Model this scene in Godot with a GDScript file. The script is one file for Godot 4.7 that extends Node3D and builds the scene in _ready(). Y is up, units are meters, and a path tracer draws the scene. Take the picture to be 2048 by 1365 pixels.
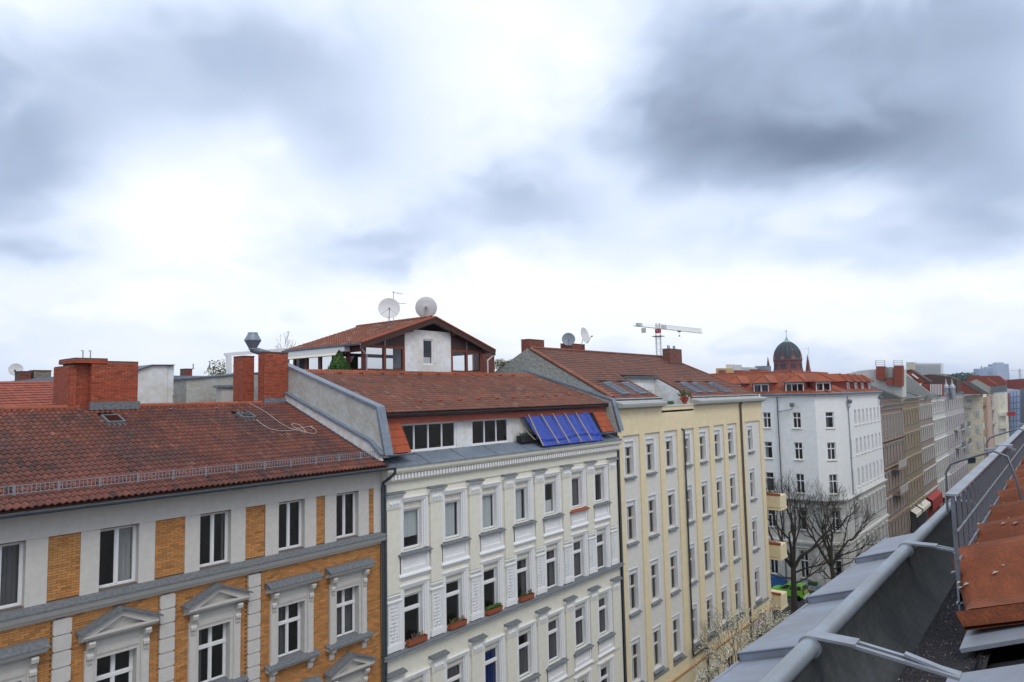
extends Node3D
# A street of old apartment houses seen from a roof edge. x runs along the street, y is up, the far facades stand at z = -19.5.
const F := 1365.0
const CX := 1024.0
const CY := 682.5
const H := 21.5
const D := 19.5
var fw: Vector3
var rt: Vector3
var up: Vector3
var C := Vector3(0, H, 0)
var M := {}
var T := {}
var used := {}
var bases := {}
var cache := {}
var rng := RandomNumberGenerator.new()
var ID := Transform3D()

# ---------- a mesh that is being put together ----------
class B:
	var v := PackedVector3Array()
	var n := PackedVector3Array()
	func tri(a: Vector3, b: Vector3, c: Vector3) -> void:
		var m := (b - a).cross(c - a).normalized()
		v.append(a); v.append(c); v.append(b)
		n.append(m); n.append(m); n.append(m)
	func quad(a: Vector3, b: Vector3, c: Vector3, d: Vector3) -> void:
		var m := (c - a).cross(d - b).normalized()
		for p in [a, c, b, a, d, c]:
			v.append(p); n.append(m)
	func quadn(a: Vector3, b: Vector3, c: Vector3, d: Vector3, na: Vector3, nb: Vector3, nc: Vector3, nd: Vector3) -> void:
		for p in [[a, na], [c, nc], [b, nb], [a, na], [d, nd], [c, nc]]:
			v.append(p[0]); n.append(p[1])
	func box(x0: float, y0: float, z0: float, x1: float, y1: float, z1: float) -> void:
		obox(Transform3D(Basis(), Vector3((x0 + x1) / 2, (y0 + y1) / 2, (z0 + z1) / 2)), Vector3(absf(x1 - x0), absf(y1 - y0), absf(z1 - z0)))
	func obox(t: Transform3D, s: Vector3) -> void:
		var h := s / 2
		var p := []
		for i in 8:
			p.append(t * Vector3(h.x if i & 1 else -h.x, h.y if i & 2 else -h.y, h.z if i & 4 else -h.z))
		quad(p[4], p[5], p[7], p[6]); quad(p[1], p[0], p[2], p[3]); quad(p[5], p[1], p[3], p[7])
		quad(p[0], p[4], p[6], p[2]); quad(p[6], p[7], p[3], p[2]); quad(p[0], p[1], p[5], p[4])
	func bar(a: Vector3, b: Vector3, w: float, h: float, up_hint := Vector3.UP) -> void:
		var z := (b - a).normalized()
		if absf(z.dot(up_hint)) > 0.98: up_hint = Vector3(0, 0, 1) if absf(z.z) < 0.9 else Vector3(1, 0, 0)
		var x := up_hint.cross(z).normalized()
		obox(Transform3D(Basis(x, z.cross(x), z), (a + b) / 2), Vector3(w, h, a.distance_to(b)))
	# a polygon (counter-clockwise in u, v seen from +w) pushed from w0 to w1 in the frame t
	func prism(t: Transform3D, poly: PackedVector2Array, w0: float, w1: float) -> void:
		var k := poly.size()
		var idx := Geometry2D.triangulate_polygon(poly)
		var i := 0
		while i < idx.size():
			var a := poly[idx[i]]; var b := poly[idx[i + 1]]; var c := poly[idx[i + 2]]
			if (b - a).cross(c - a) < 0: var s := b; b = c; c = s
			tri(t * Vector3(a.x, a.y, w1), t * Vector3(b.x, b.y, w1), t * Vector3(c.x, c.y, w1))
			tri(t * Vector3(a.x, a.y, w0), t * Vector3(c.x, c.y, w0), t * Vector3(b.x, b.y, w0))
			i += 3
		var area := 0.0
		for j in k: area += poly[j].cross(poly[(j + 1) % k])
		for j in k:
			var a2 := poly[j]; var b2 := poly[(j + 1) % k]
			if area < 0: var s2 := a2; a2 = b2; b2 = s2
			quad(t * Vector3(a2.x, a2.y, w0), t * Vector3(b2.x, b2.y, w0), t * Vector3(b2.x, b2.y, w1), t * Vector3(a2.x, a2.y, w1))
	# a round tube through points; r is one radius or one for each point
	func tube(pts: Array, r, sides := 8, caps := true) -> void:
		var rings := []
		var norms := []
		var x := Vector3.ZERO
		for i in pts.size():
			var d: Vector3
			if i == 0: d = pts[1] - pts[0]
			elif i == pts.size() - 1: d = pts[i] - pts[i - 1]
			else: d = (pts[i] - pts[i - 1]).normalized() + (pts[i + 1] - pts[i]).normalized()
			d = d.normalized()
			if i == 0: x = d.cross(Vector3.UP if absf(d.y) < 0.9 else Vector3.RIGHT).normalized()
			else: x = (x - d * x.dot(d)).normalized()
			var y := d.cross(x)
			var rad: float = r[i] if r is Array else r
			var ring := []; var nn := []
			for s in sides:
				var a := TAU * s / sides
				var o := x * cos(a) + y * sin(a)
				ring.append(pts[i] + o * rad); nn.append(o)
			rings.append(ring); norms.append(nn)
		for i in pts.size() - 1:
			for s in sides:
				var s1 := (s + 1) % sides
				quadn(rings[i][s], rings[i][s1], rings[i + 1][s1], rings[i + 1][s], norms[i][s], norms[i][s1], norms[i + 1][s1], norms[i + 1][s])
		if caps:
			for e in [0, pts.size() - 1]:
				for s in range(1, sides - 1):
					if e == 0: tri(rings[e][0], rings[e][s + 1], rings[e][s])
					else: tri(rings[e][0], rings[e][s], rings[e][s + 1])
	# a profile of (radius, height) turned about the frame's y axis
	func lathe(t: Transform3D, prof: Array, sides := 16, smooth := true) -> void:
		for i in prof.size() - 1:
			var p: Vector2 = prof[i]; var q: Vector2 = prof[i + 1]
			var nn := Vector2(q.y - p.y, p.x - q.x).normalized()
			for s in sides:
				var a0 := TAU * s / sides; var a1 := TAU * (s + 1) / sides
				var c0 := Vector3(cos(a0), 0, -sin(a0)); var c1 := Vector3(cos(a1), 0, -sin(a1))
				var n0 := t.basis * (c0 * nn.x + Vector3.UP * nn.y); var n1 := t.basis * (c1 * nn.x + Vector3.UP * nn.y)
				if not smooth: n0 = (n0 + n1).normalized(); n1 = n0
				quadn(t * (c0 * p.x + Vector3.UP * p.y), t * (c1 * p.x + Vector3.UP * p.y), t * (c1 * q.x + Vector3.UP * q.y), t * (c0 * q.x + Vector3.UP * q.y), n0, n1, n1, n0)
	# a wall in the frame t (x right, y up, z outwards) with openings and their reveals
	func wall(t: Transform3D, x0: float, x1: float, y0: float, y1: float, ops: Array, depth: float) -> void:
		var xs := [x0, x1]; var ys := [y0, y1]
		for o in ops:
			for e in [o.position.x, o.end.x]: xs.append(clampf(e, x0, x1))
			for e in [o.position.y, o.end.y]: ys.append(clampf(e, y0, y1))
		xs.sort(); ys.sort()
		for j in ys.size() - 1:
			if ys[j + 1] - ys[j] < 0.001: continue
			for i in xs.size() - 1:
				var hole := false
				var mx: float = (xs[i] + xs[i + 1]) / 2; var my: float = (ys[j] + ys[j + 1]) / 2
				for o in ops:
					if mx > o.position.x and mx < o.end.x and my > o.position.y and my < o.end.y: hole = true; break
				if xs[i + 1] - xs[i] < 0.001: continue
				if not hole:
					quad(t * Vector3(xs[i], ys[j], 0), t * Vector3(xs[i + 1], ys[j], 0), t * Vector3(xs[i + 1], ys[j + 1], 0), t * Vector3(xs[i], ys[j + 1], 0))
		for o in ops:
			var a: float = o.position.x; var b: float = o.end.x; var c: float = o.position.y; var d: float = o.end.y
			quad(t * Vector3(a, c, -depth), t * Vector3(a, c, 0), t * Vector3(a, d, 0), t * Vector3(a, d, -depth))
			quad(t * Vector3(b, c, 0), t * Vector3(b, c, -depth), t * Vector3(b, d, -depth), t * Vector3(b, d, 0))
			quad(t * Vector3(a, d, 0), t * Vector3(b, d, 0), t * Vector3(b, d, -depth), t * Vector3(a, d, -depth))
			quad(t * Vector3(a, c, -depth), t * Vector3(b, c, -depth), t * Vector3(b, c, 0), t * Vector3(a, c, 0))
	func mesh(m: Material) -> ArrayMesh:
		var am := ArrayMesh.new()
		if v.is_empty(): return am
		var a := []
		a.resize(Mesh.ARRAY_MAX)
		a[Mesh.ARRAY_VERTEX] = v; a[Mesh.ARRAY_NORMAL] = n
		am.add_surface_from_arrays(Mesh.PRIMITIVE_TRIANGLES, a)
		am.surface_set_material(0, m)
		return am

# ---------- things, parts, labels ----------
func numbered(called: String) -> String:
	if not used.has(called): used[called] = 0; return called
	used[called] += 1
	return "%s_%03d" % [called, used[called]]
func tag(o: Node, label: String, category: String, group := "") -> Node:
	o.set_meta("label", label); o.set_meta("category", category)
	if group: o.set_meta("group", group)
	return o
func thing(called: String, label: String, category: String, at := Vector3.ZERO, group := "") -> Node3D:
	var o := Node3D.new(); o.name = numbered(called); add_child(o); o.position = at; bases[o] = at
	tag(o, label, category, group)
	return o
func inst(called: String, m: Mesh, parent: Node, xf := Transform3D()) -> MeshInstance3D:
	var o := MeshInstance3D.new(); o.mesh = m; o.transform = xf
	if parent == self: o.name = numbered(called); add_child(o)
	else:
		o.name = called; parent.add_child(o, true)
		if bases.has(parent): o.position -= bases[parent]
	return o
func obj(called: String, b: B, mat: Material, parent: Node, xf := Transform3D()) -> MeshInstance3D:
	return inst(called, b.mesh(mat), parent, xf)
func stuff(o: Node) -> Node:
	o.set_meta("kind", "stuff"); return o
func structure(called: String, b: B, mat: Material) -> MeshInstance3D:
	var o := obj(called, b, mat, self); o.set_meta("kind", "structure"); return o
func bx(x0: float, y0: float, z0: float, x1: float, y1: float, z1: float) -> B:
	var b := B.new(); b.box(x0, y0, z0, x1, y1, z1); return b
func tb(pts: Array, r, sides := 8) -> B:
	var b := B.new(); b.tube(pts, r, sides); return b
func poly(a: Array) -> PackedVector2Array:
	var p := PackedVector2Array()
	var i := 0
	while i < a.size(): p.append(Vector2(a[i], a[i + 1])); i += 2
	return p
func fr(x: Vector3, y: Vector3, o: Vector3) -> Transform3D:
	return Transform3D(Basis(x, y, x.cross(y)), o)

# ---------- directions through the photograph's pixels (2048 x 1365), met with planes of the place ----------
func ray(u: float, v: float) -> Vector3: return (fw * F + rt * (u - CX) - up * (v - CY)).normalized()
func onz(u: float, v: float, z: float) -> Vector3: var r := ray(u, v); return C + r * (z / r.z)
func onx(u: float, v: float, x: float) -> Vector3: var r := ray(u, v); return C + r * (x / r.x)
func onpl(u: float, v: float, p0: Vector3, n: Vector3) -> Vector3: var r := ray(u, v); return C + r * ((p0 - C).dot(n) / r.dot(n))
func away(u: float, v: float, depth: float) -> Vector3: var r := ray(u, v); return C + r * (depth / r.dot(fw))
func pix(p: Vector3) -> Vector2: var d := p - C; var z := d.dot(fw); return Vector2(CX + F * d.dot(rt) / z, CY - F * d.dot(up) / z) if z > 0.05 else Vector2(-9999, -9999)
func in_frame(p: Vector3) -> bool: var q := pix(p); return q.x > -5 and q.x < 2053 and q.y > -5 and q.y < 1370

# ---------- textures and materials ----------
func lin(r: float, g: float, b: float) -> Color: return Color(r, g, b).linear_to_srgb()
# grain: a grey (or slightly tinted) pattern that multiplies the colour; fine and coarse noise and specks
func grain(key: String, sd: int, f1: float, f2: float, lo: float, hi: float, speck := 0.0, stretch := 1.0, tint := Vector3.ONE, size := 512) -> void:
	var a := FastNoiseLite.new(); a.seed = sd; a.frequency = f1; a.noise_type = FastNoiseLite.TYPE_SIMPLEX_SMOOTH; a.fractal_octaves = 4
	var c := FastNoiseLite.new(); c.seed = sd + 7; c.frequency = f2; c.noise_type = FastNoiseLite.TYPE_SIMPLEX; c.fractal_octaves = 2
	var ia := a.get_seamless_image(size, int(size / stretch)); var ic := c.get_seamless_image(size, int(size / stretch))
	if stretch != 1.0: ia.resize(size, size); ic.resize(size, size)
	var im := Image.create(size, size, false, Image.FORMAT_RGB8)
	rng.seed = sd
	for y in size:
		for x in size:
			var g := ia.get_pixel(x, y).r * 0.6 + ic.get_pixel(x, y).r * 0.4
			g = clampf((g - 0.5) * 1.7 + 0.5, 0, 1)
			var k := lerpf(lo, hi, g)
			if speck > 0.0 and rng.randf() < speck: k *= rng.randf_range(0.65, 1.1)
			im.set_pixel(x, y, Color(clampf(k * lerpf(tint.x, 1, g), 0, 1), clampf(k * lerpf(tint.y, 1, g), 0, 1), clampf(k * lerpf(tint.z, 1, g), 0, 1)))
	im.generate_mipmaps()
	T[key] = ImageTexture.create_from_image(im)
	var nm := ic.duplicate() as Image
	nm.convert(Image.FORMAT_RGBA8)
	nm.bump_map_to_normal_map(4.0)
	T[key + "_n"] = ImageTexture.create_from_image(nm)
func mat(key: String, col: Color, rough := 0.85, tex := "", metres := 1.0, bump := 0.0, metal := 0.0, vcol := false) -> StandardMaterial3D:
	var m := StandardMaterial3D.new()
	m.albedo_color = col; m.roughness = rough; m.metallic = metal
	if tex:
		m.albedo_texture = T[tex]; m.uv1_triplanar = true; m.uv1_world_triplanar = true; m.uv1_scale = Vector3.ONE / metres
		if bump > 0: m.normal_enabled = true; m.normal_texture = T[tex + "_n"]; m.normal_scale = bump
	m.vertex_color_use_as_albedo = vcol
	M[key] = m
	return m
func glass(key: String, col: Color, alpha: float) -> void:
	var m := StandardMaterial3D.new()
	m.transparency = BaseMaterial3D.TRANSPARENCY_ALPHA; m.albedo_color = Color(col, alpha); m.roughness = 0.02; m.metallic_specular = 0.6
	M[key] = m

# ---------- repeated pieces: the largest in view as parts, the rest as one part ----------
# xs: transforms in the world; cols: linear colours; mats: materials for the single ones; base: the white material for the rest
func pieces(parent: Node, called: String, rest: String, m: B, base: StandardMaterial3D, xs: Array, cols: Array, singles: int, shift := Vector3.ZERO) -> void:
	var order := []
	if singles > 0:
		for i in xs.size():
			var p: Vector3 = xs[i].origin
			if in_frame(p): order.append([p.distance_squared_to(C), i])
		order.sort()
		order = order.slice(0, singles)
	var alone := {}
	var meshes := []
	if order.size() > 0:
		for k in 7:
			var mm := base.duplicate() as StandardMaterial3D
			mm.vertex_color_use_as_albedo = false
			mm.albedo_color = (cols[order[(k * 37) % order.size()][1]] as Color).linear_to_srgb()
			meshes.append(m.mesh(mm))
		for e in order:
			alone[e[1]] = true
			var best := 0; var bd := 9.0
			for k in 7:
				var c: Color = (meshes[k].surface_get_material(0) as StandardMaterial3D).albedo_color.srgb_to_linear()
				var o: Color = cols[e[1]]
				var dd := absf(c.r - o.r) + absf(c.g - o.g) + absf(c.b - o.b)
				if dd < bd: bd = dd; best = k
			var t: Transform3D = xs[e[1]]; t.origin += shift
			inst(called, meshes[best], parent, t)
	var mmesh := MultiMesh.new(); mmesh.transform_format = MultiMesh.TRANSFORM_3D; mmesh.use_colors = true
	mmesh.mesh = m.mesh(base); mmesh.instance_count = xs.size() - alone.size()
	if mmesh.instance_count == 0: return
	var j := 0
	for i in xs.size():
		if alone.has(i): continue
		var t: Transform3D = xs[i]; t.origin += shift
		mmesh.set_instance_transform(j, t); mmesh.set_instance_color(j, cols[i]); j += 1
	var o := MultiMeshInstance3D.new(); o.multimesh = mmesh; o.name = rest; parent.add_child(o, true)
	if bases.has(parent): o.position -= bases[parent]
	stuff(o)
func shade(c: Color, spread: float, hue := 0.0) -> Color:
	var k := 1.0 + rng.randfn(0, spread)
	k = clampf(k, 0.45, 1.7)
	var h := rng.randfn(0, hue)
	return Color(c.r * k, c.g * k * (1 + h), c.b * k * (1 + h * 1.5))
# roof tiles: o = lower left corner of the roof, ux along the eave, us up the slope
func wave_tile(w: float, l: float, amp: float, th: float, seg := 6) -> B:
	var b := B.new()
	var pt := []
	for i in seg + 1:
		var f := float(i) / seg
		pt.append(Vector2(f * w * 1.04, amp * (0.5 - 0.5 * cos(TAU * pow(f, 0.85)))))
	for i in seg:
		var p: Vector2 = pt[i]; var q: Vector2 = pt[i + 1]
		var nn := Vector3(-(q.y - p.y), q.x - p.x, 0).normalized()
		b.quadn(Vector3(p.x, p.y + th, 0), Vector3(q.x, q.y + th, 0), Vector3(q.x, q.y, -l), Vector3(p.x, p.y, -l), nn, nn, nn, nn)
		b.quad(Vector3(p.x, p.y - 0.004, 0), Vector3(q.x, q.y - 0.004, 0), Vector3(q.x, q.y + th, 0), Vector3(p.x, p.y + th, 0))
	return b
func flat_tile(w: float, l: float, th: float) -> B:
	var b := B.new()
	var g := w * 0.02
	b.quad(Vector3(g, th, 0), Vector3(w - g, th, 0), Vector3(w - g, 0.002, -l), Vector3(g, 0.002, -l))
	b.quad(Vector3(g, -0.002, 0), Vector3(w - g, -0.002, 0), Vector3(w - g, th, 0), Vector3(g, th, 0))
	b.quad(Vector3(w - g, -0.002, 0), Vector3(w - g, -0.01, -l), Vector3(w - g, 0.002, -l), Vector3(w - g, th, 0))
	b.quad(Vector3(g, -0.01, -l), Vector3(g, -0.002, 0), Vector3(g, th, 0), Vector3(g, 0.002, -l))
	return b
func tiles(parent: Node, called: String, tile: B, base: StandardMaterial3D, o: Vector3, ux: Vector3, us: Vector3, nu: int, nv: int, pu: float, pv: float, pick: Callable, singles: int, keep: Callable, shift := Vector3.ZERO) -> void:
	var xs := []; var cols := []
	var un := ux.cross(us).normalized()
	var dn := -us
	for j in nv:
		for i in nu:
			var p := o + ux * (i * pu) + us * (j * pv)
			if not keep.call(p): continue
			var wob := Basis(un, rng.randfn(0, 0.008)) * Basis(ux, un, dn)
			xs.append(Transform3D(wob, p + un * rng.randfn(0, 0.002)))
			cols.append(pick.call(p, i, j))
	pieces(parent, called, called + "_field", tile, base, xs, cols, singles, shift)
# bricks laid on a face: o lower left, ux along, n outwards
func bricks(parent: Node, called: String, base: StandardMaterial3D, o: Vector3, ux: Vector3, n: Vector3, w: float, h: float, bw: float, bh: float, depth: float, col: Color, spread: float, singles: int, keep: Callable, shift := Vector3.ZERO) -> void:
	var xs := []; var cols := []
	var uy := Vector3.UP
	var rows := int(h / bh)
	for j in rows:
		var x := -bw * (0.5 if j % 2 else 0.0)
		while x < w:
			var a := maxf(x, 0.0) + 0.004; var b := minf(x + bw, w) - 0.004
			x += bw
			if b - a < 0.03: continue
			var c := o + ux * ((a + b) / 2) + uy * ((j + 0.5) * bh)
			if not keep.call(c): continue
			xs.append(Transform3D(Basis(ux * (b - a), uy * (bh - 0.009), n * depth), c + n * (depth / 2 - 0.006 + rng.randfn(0, 0.0012))))
			var cc := shade(col, spread, 0.05)
			if rng.randf() < 0.05: cc = cc * 0.72
			cols.append(cc)
	var m := B.new(); m.box(-0.5, -0.5, -0.5, 0.5, 0.5, 0.5)
	pieces(parent, called, called + "_field", m, base, xs, cols, singles, shift)
func always(_p: Vector3) -> bool: return true

# ---------- windows ----------
# t: facade frame with its origin at the opening's lower left corner; style: two, cross, one, tee, three
func window(house: Node, t: Transform3D, w: float, h: float, style: String, recess := 0.14, gl := "glass", frame_mat := "frame", curtain := "", fw_ := 0.055, open_left := false) -> MeshInstance3D:
	var key := "w%s_%.2f_%.2f_%.2f_%s_%.3f" % [style, w, h, recess, frame_mat, fw_]
	var panes := []
	var f := fw_
	var z1 := -recess; var z0 := -recess - 0.06
	var ty := h * (0.7 if style == "tee" else 0.64)
	match style:
		"one": panes = [Rect2(f, f, w - 2 * f, h - 2 * f)]
		"two": panes = [Rect2(f, f, w / 2 - 1.6 * f, h - 2 * f), Rect2(w / 2 + 0.6 * f, f, w / 2 - 1.6 * f, h - 2 * f)]
		"tee": panes = [Rect2(f, f, w - 2 * f, ty - 1.6 * f), Rect2(f, ty + 0.8 * f, w - 2 * f, h - ty - 1.8 * f)]
		"n3", "n4":
			var nn := int(style.substr(1)); var k := (w - 2 * f) / nn
			for i in nn: panes.append(Rect2(f + i * k + 0.3 * f, f, k - 0.6 * f, h - 2 * f))
		_: 
			for a in [[f, w / 2 - 1.6 * f], [w / 2 + 0.6 * f, w / 2 - 1.6 * f]]:
				panes.append(Rect2(a[0], f, a[1], ty - 1.6 * f)); panes.append(Rect2(a[0], ty + 0.6 * f, a[1], h - ty - 1.6 * f))
	if not cache.has(key):
		var b := B.new()
		b.wall(Transform3D(Basis(), Vector3(0, 0, z1)), 0, w, 0, h, panes, 0.06)
		for q in panes:                                        # the sashes stand a little behind the frame
			b.box(q.position.x, q.position.y, z0, q.end.x, q.position.y + 0.018, z1 - 0.015); b.box(q.position.x, q.end.y - 0.018, z0, q.end.x, q.end.y, z1 - 0.015)
			b.box(q.position.x, q.position.y + 0.018, z0, q.position.x + 0.018, q.end.y - 0.018, z1 - 0.015); b.box(q.end.x - 0.018, q.position.y + 0.018, z0, q.end.x, q.end.y - 0.018, z1 - 0.015)
		if style in ["tee", "cross"]: b.box(0.0, ty - 0.8 * f, z1, w, ty + 0.5 * f, z1 + 0.02)
		if style in ["two", "cross"]: b.box(w / 2 - 0.35 * f, f, z1, w / 2 + 0.35 * f, (ty - 0.8 * f) if style == "cross" else h - f, z1 + 0.014)
		cache[key] = b.mesh(M[frame_mat])
	var o := inst("window", cache[key], house, t)
	var i := 0
	for q in panes:
		var pk := "p%s_%.3f_%.3f" % [gl, q.size.x, q.size.y]
		if not cache.has(pk):
			var b := B.new(); b.quad(Vector3(0, 0, 0), Vector3(q.size.x, 0, 0), Vector3(q.size.x, q.size.y, 0), Vector3(0, q.size.y, 0))
			cache[pk] = b.mesh(M[gl])
		inst("pane", cache[pk], o, Transform3D(Basis(Vector3.UP, rng.randfn(0, 0.004)) * Basis(Vector3.RIGHT, rng.randfn(0, 0.006)), Vector3(q.position.x, q.position.y, z1 - 0.035)))
		i += 1
	if curtain:
		var parts := curtain.split(":")                        # material : from x : to x : from y : to y in shares of the opening
		var ck := "c%s_%.2f_%.2f" % [curtain, w, h]
		if not cache.has(ck):
			var b := B.new()
			var xa := float(parts[1]) * w; var xb := float(parts[2]) * w; var ya := float(parts[3]) * h; var yb := float(parts[4]) * h
			var seg := maxi(4, int((xb - xa) / 0.035))
			for s in seg:
				var c0 := lerpf(xa, xb, float(s) / seg); var c1 := lerpf(xa, xb, float(s + 1) / seg)
				var d0 := 0.018 * sin(c0 * 61.0) + 0.012 * sin(c0 * 23.0 + 1.0); var d1 := 0.018 * sin(c1 * 61.0) + 0.012 * sin(c1 * 23.0 + 1.0)
				b.quad(Vector3(c0, ya, z0 - 0.08 + d0), Vector3(c1, ya, z0 - 0.08 + d1), Vector3(c1, yb, z0 - 0.08 + d1), Vector3(c0, yb, z0 - 0.08 + d0))
			cache[ck] = b.mesh(M[parts[0]])
		inst("curtain", cache[ck], o)
	return o
func at(t: Transform3D, x: float, y: float, z := 0.0) -> Transform3D:
	return Transform3D(t.basis, t * Vector3(x, y, z))

func make_sky() -> Image:
	var w := 2048; var h := 1024
	var im := Image.create(w, h, false, Image.FORMAT_RGBF)
	var n1 := FastNoiseLite.new(); n1.seed = 11; n1.frequency = 1.5; n1.fractal_octaves = 4; n1.noise_type = FastNoiseLite.TYPE_SIMPLEX_SMOOTH; n1.fractal_gain = 0.5
	var n2 := FastNoiseLite.new(); n2.seed = 23; n2.frequency = 3.2; n2.fractal_octaves = 4; n2.noise_type = FastNoiseLite.TYPE_SIMPLEX_SMOOTH
	# the clouds that the photograph shows: pixel, spread, how dark
	var clouds := [[20, 320, 150, 110, 0.6], [60, 498, 120, 26, 0.32], [170, 110, 260, 120, 0.3], [560, 140, 240, 110, 0.42], [680, 290, 130, 60, 0.22], [790, 495, 115, 42, 0.36], [1080, 425, 120, 48, 0.34], [920, 400, 150, 50, 0.16],
		[1700, 90, 330, 120, 0.5], [1500, 300, 280, 66, 0.48], [1820, 280, 270, 90, 0.48], [1960, 40, 220, 120, 0.34], [1990, 400, 150, 60, 0.4], [1700, 480, 280, 42, 0.24], [1320, 220, 150, 70, 0.26], [1420, 110, 120, 80, 0.22],
		[320, 420, 150, 90, -0.16], [500, 290, 50, 70, -0.12], [950, 130, 130, 90, -0.1], [1180, 60, 120, 70, -0.1], [1100, 600, 600, 60, -0.12], [1960, 560, 130, 30, -0.12], [1700, 720, 300, 25, 0.1], [120, 690, 180, 40, 0.1], [300, 570, 220, 40, 0.08]]
	var zb := Color(0.3, 0.3, 0.3)
	for y in h:
		var el := PI * (y + 0.5) / h
		var sy := cos(el); var sr := sin(el)
		if y > h / 2 + 12:
			for x in w: im.set_pixel(x, y, zb)
			continue
		for x in w:
			var az := TAU * (x + 0.5) / w
			var d := Vector3(sin(az) * sr, sy, -cos(az) * sr)
			# clouds lie in a layer: they shrink towards the horizon
			var q := Vector3(d.x, 0, d.z) / (maxf(d.y, 0.0) + 0.34)
			var a := n1.get_noise_3d(q.x, 5.0, q.z)
			var b := n2.get_noise_3d(q.x + 3.0, a * 0.6, q.z)
			var dark := 0.2 + a * 0.45 + b * 0.1
			var z := d.dot(fw)
			if z > 0.25:
				var u := CX + F * d.dot(rt) / z; var v := CY - F * d.dot(up) / z
				var wu := u + (a * 90 + b * 60); var wv := v + (b * 50 - a * 45)
				var s := 0.0
				for k in clouds:
					var du: float = (wu - k[0]) / k[2]; var dv: float = (wv - k[1]) / k[3]
					var e := du * du + dv * dv
					if e < 9.0: s += k[4] * exp(-0.6 * e)
				var seen := smoothstep(0.25, 0.5, z)
				dark = lerpf(dark, 0.08 + a * 0.14 + b * 0.09 + s * 0.98, seen)
			dark = clampf(dark, 0.0, 1.0)
			var c: Vector3
			if dark < 0.3: c = Vector3(0.79, 0.82, 0.85).lerp(Vector3(0.56, 0.64, 0.79), dark / 0.3)
			elif dark < 0.6: c = Vector3(0.56, 0.64, 0.79).lerp(Vector3(0.345, 0.42, 0.565), (dark - 0.3) / 0.3)
			else: c = Vector3(0.345, 0.42, 0.565).lerp(Vector3(0.155, 0.2, 0.29), (dark - 0.6) / 0.4)
			im.set_pixel(x, y, Color(c.x, c.y, c.z))
	return im

func set_up() -> void:
	var yaw := deg_to_rad(39.12); var pitch := atan(110.5 / F); var roll := 0.0212
	var f0 := Vector3(cos(yaw), 0, -sin(yaw)); var r0 := Vector3(sin(yaw), 0, cos(yaw))
	fw = f0 * cos(pitch) + Vector3.UP * sin(pitch)
	var u1 := Vector3.UP * cos(pitch) - f0 * sin(pitch)
	rt = r0 * cos(roll) - u1 * sin(roll)
	up = r0 * sin(roll) + u1 * cos(roll)
	var cam := Camera3D.new(); cam.name = "camera"
	cam.transform = Transform3D(Basis(rt, up, -fw), C)
	cam.fov = rad_to_deg(2.0 * atan(CY / F)); cam.near = 0.02; cam.far = 6000.0
	add_child(cam); cam.current = true
	var env := Environment.new()
	env.background_mode = Environment.BG_SKY
	var ps := PanoramaSkyMaterial.new(); ps.panorama = ImageTexture.create_from_image(make_sky())
	var sky := Sky.new(); sky.sky_material = ps; env.sky = sky
	env.background_energy_multiplier = 1.0
	env.tonemap_mode = Environment.TONE_MAPPER_LINEAR
	env.tonemap_exposure = 1.36
	env.sdfgi_enabled = true; env.ssao_enabled = true; env.ssil_enabled = true
	env.fog_enabled = true; env.fog_density = 0.00022; env.fog_light_color = Color(0.72, 0.8, 0.92)
	var we := WorldEnvironment.new(); we.name = "world_environment"; we.environment = env; add_child(we)
	var sun := DirectionalLight3D.new(); sun.name = "sun"
	sun.light_energy = 0.3; sun.light_angular_distance = 25.0; sun.light_color = Color(1.0, 0.97, 0.93); sun.shadow_enabled = true
	add_child(sun); sun.look_at_from_position(Vector3.ZERO, Vector3(0.35, -1.0, -0.75))

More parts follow.
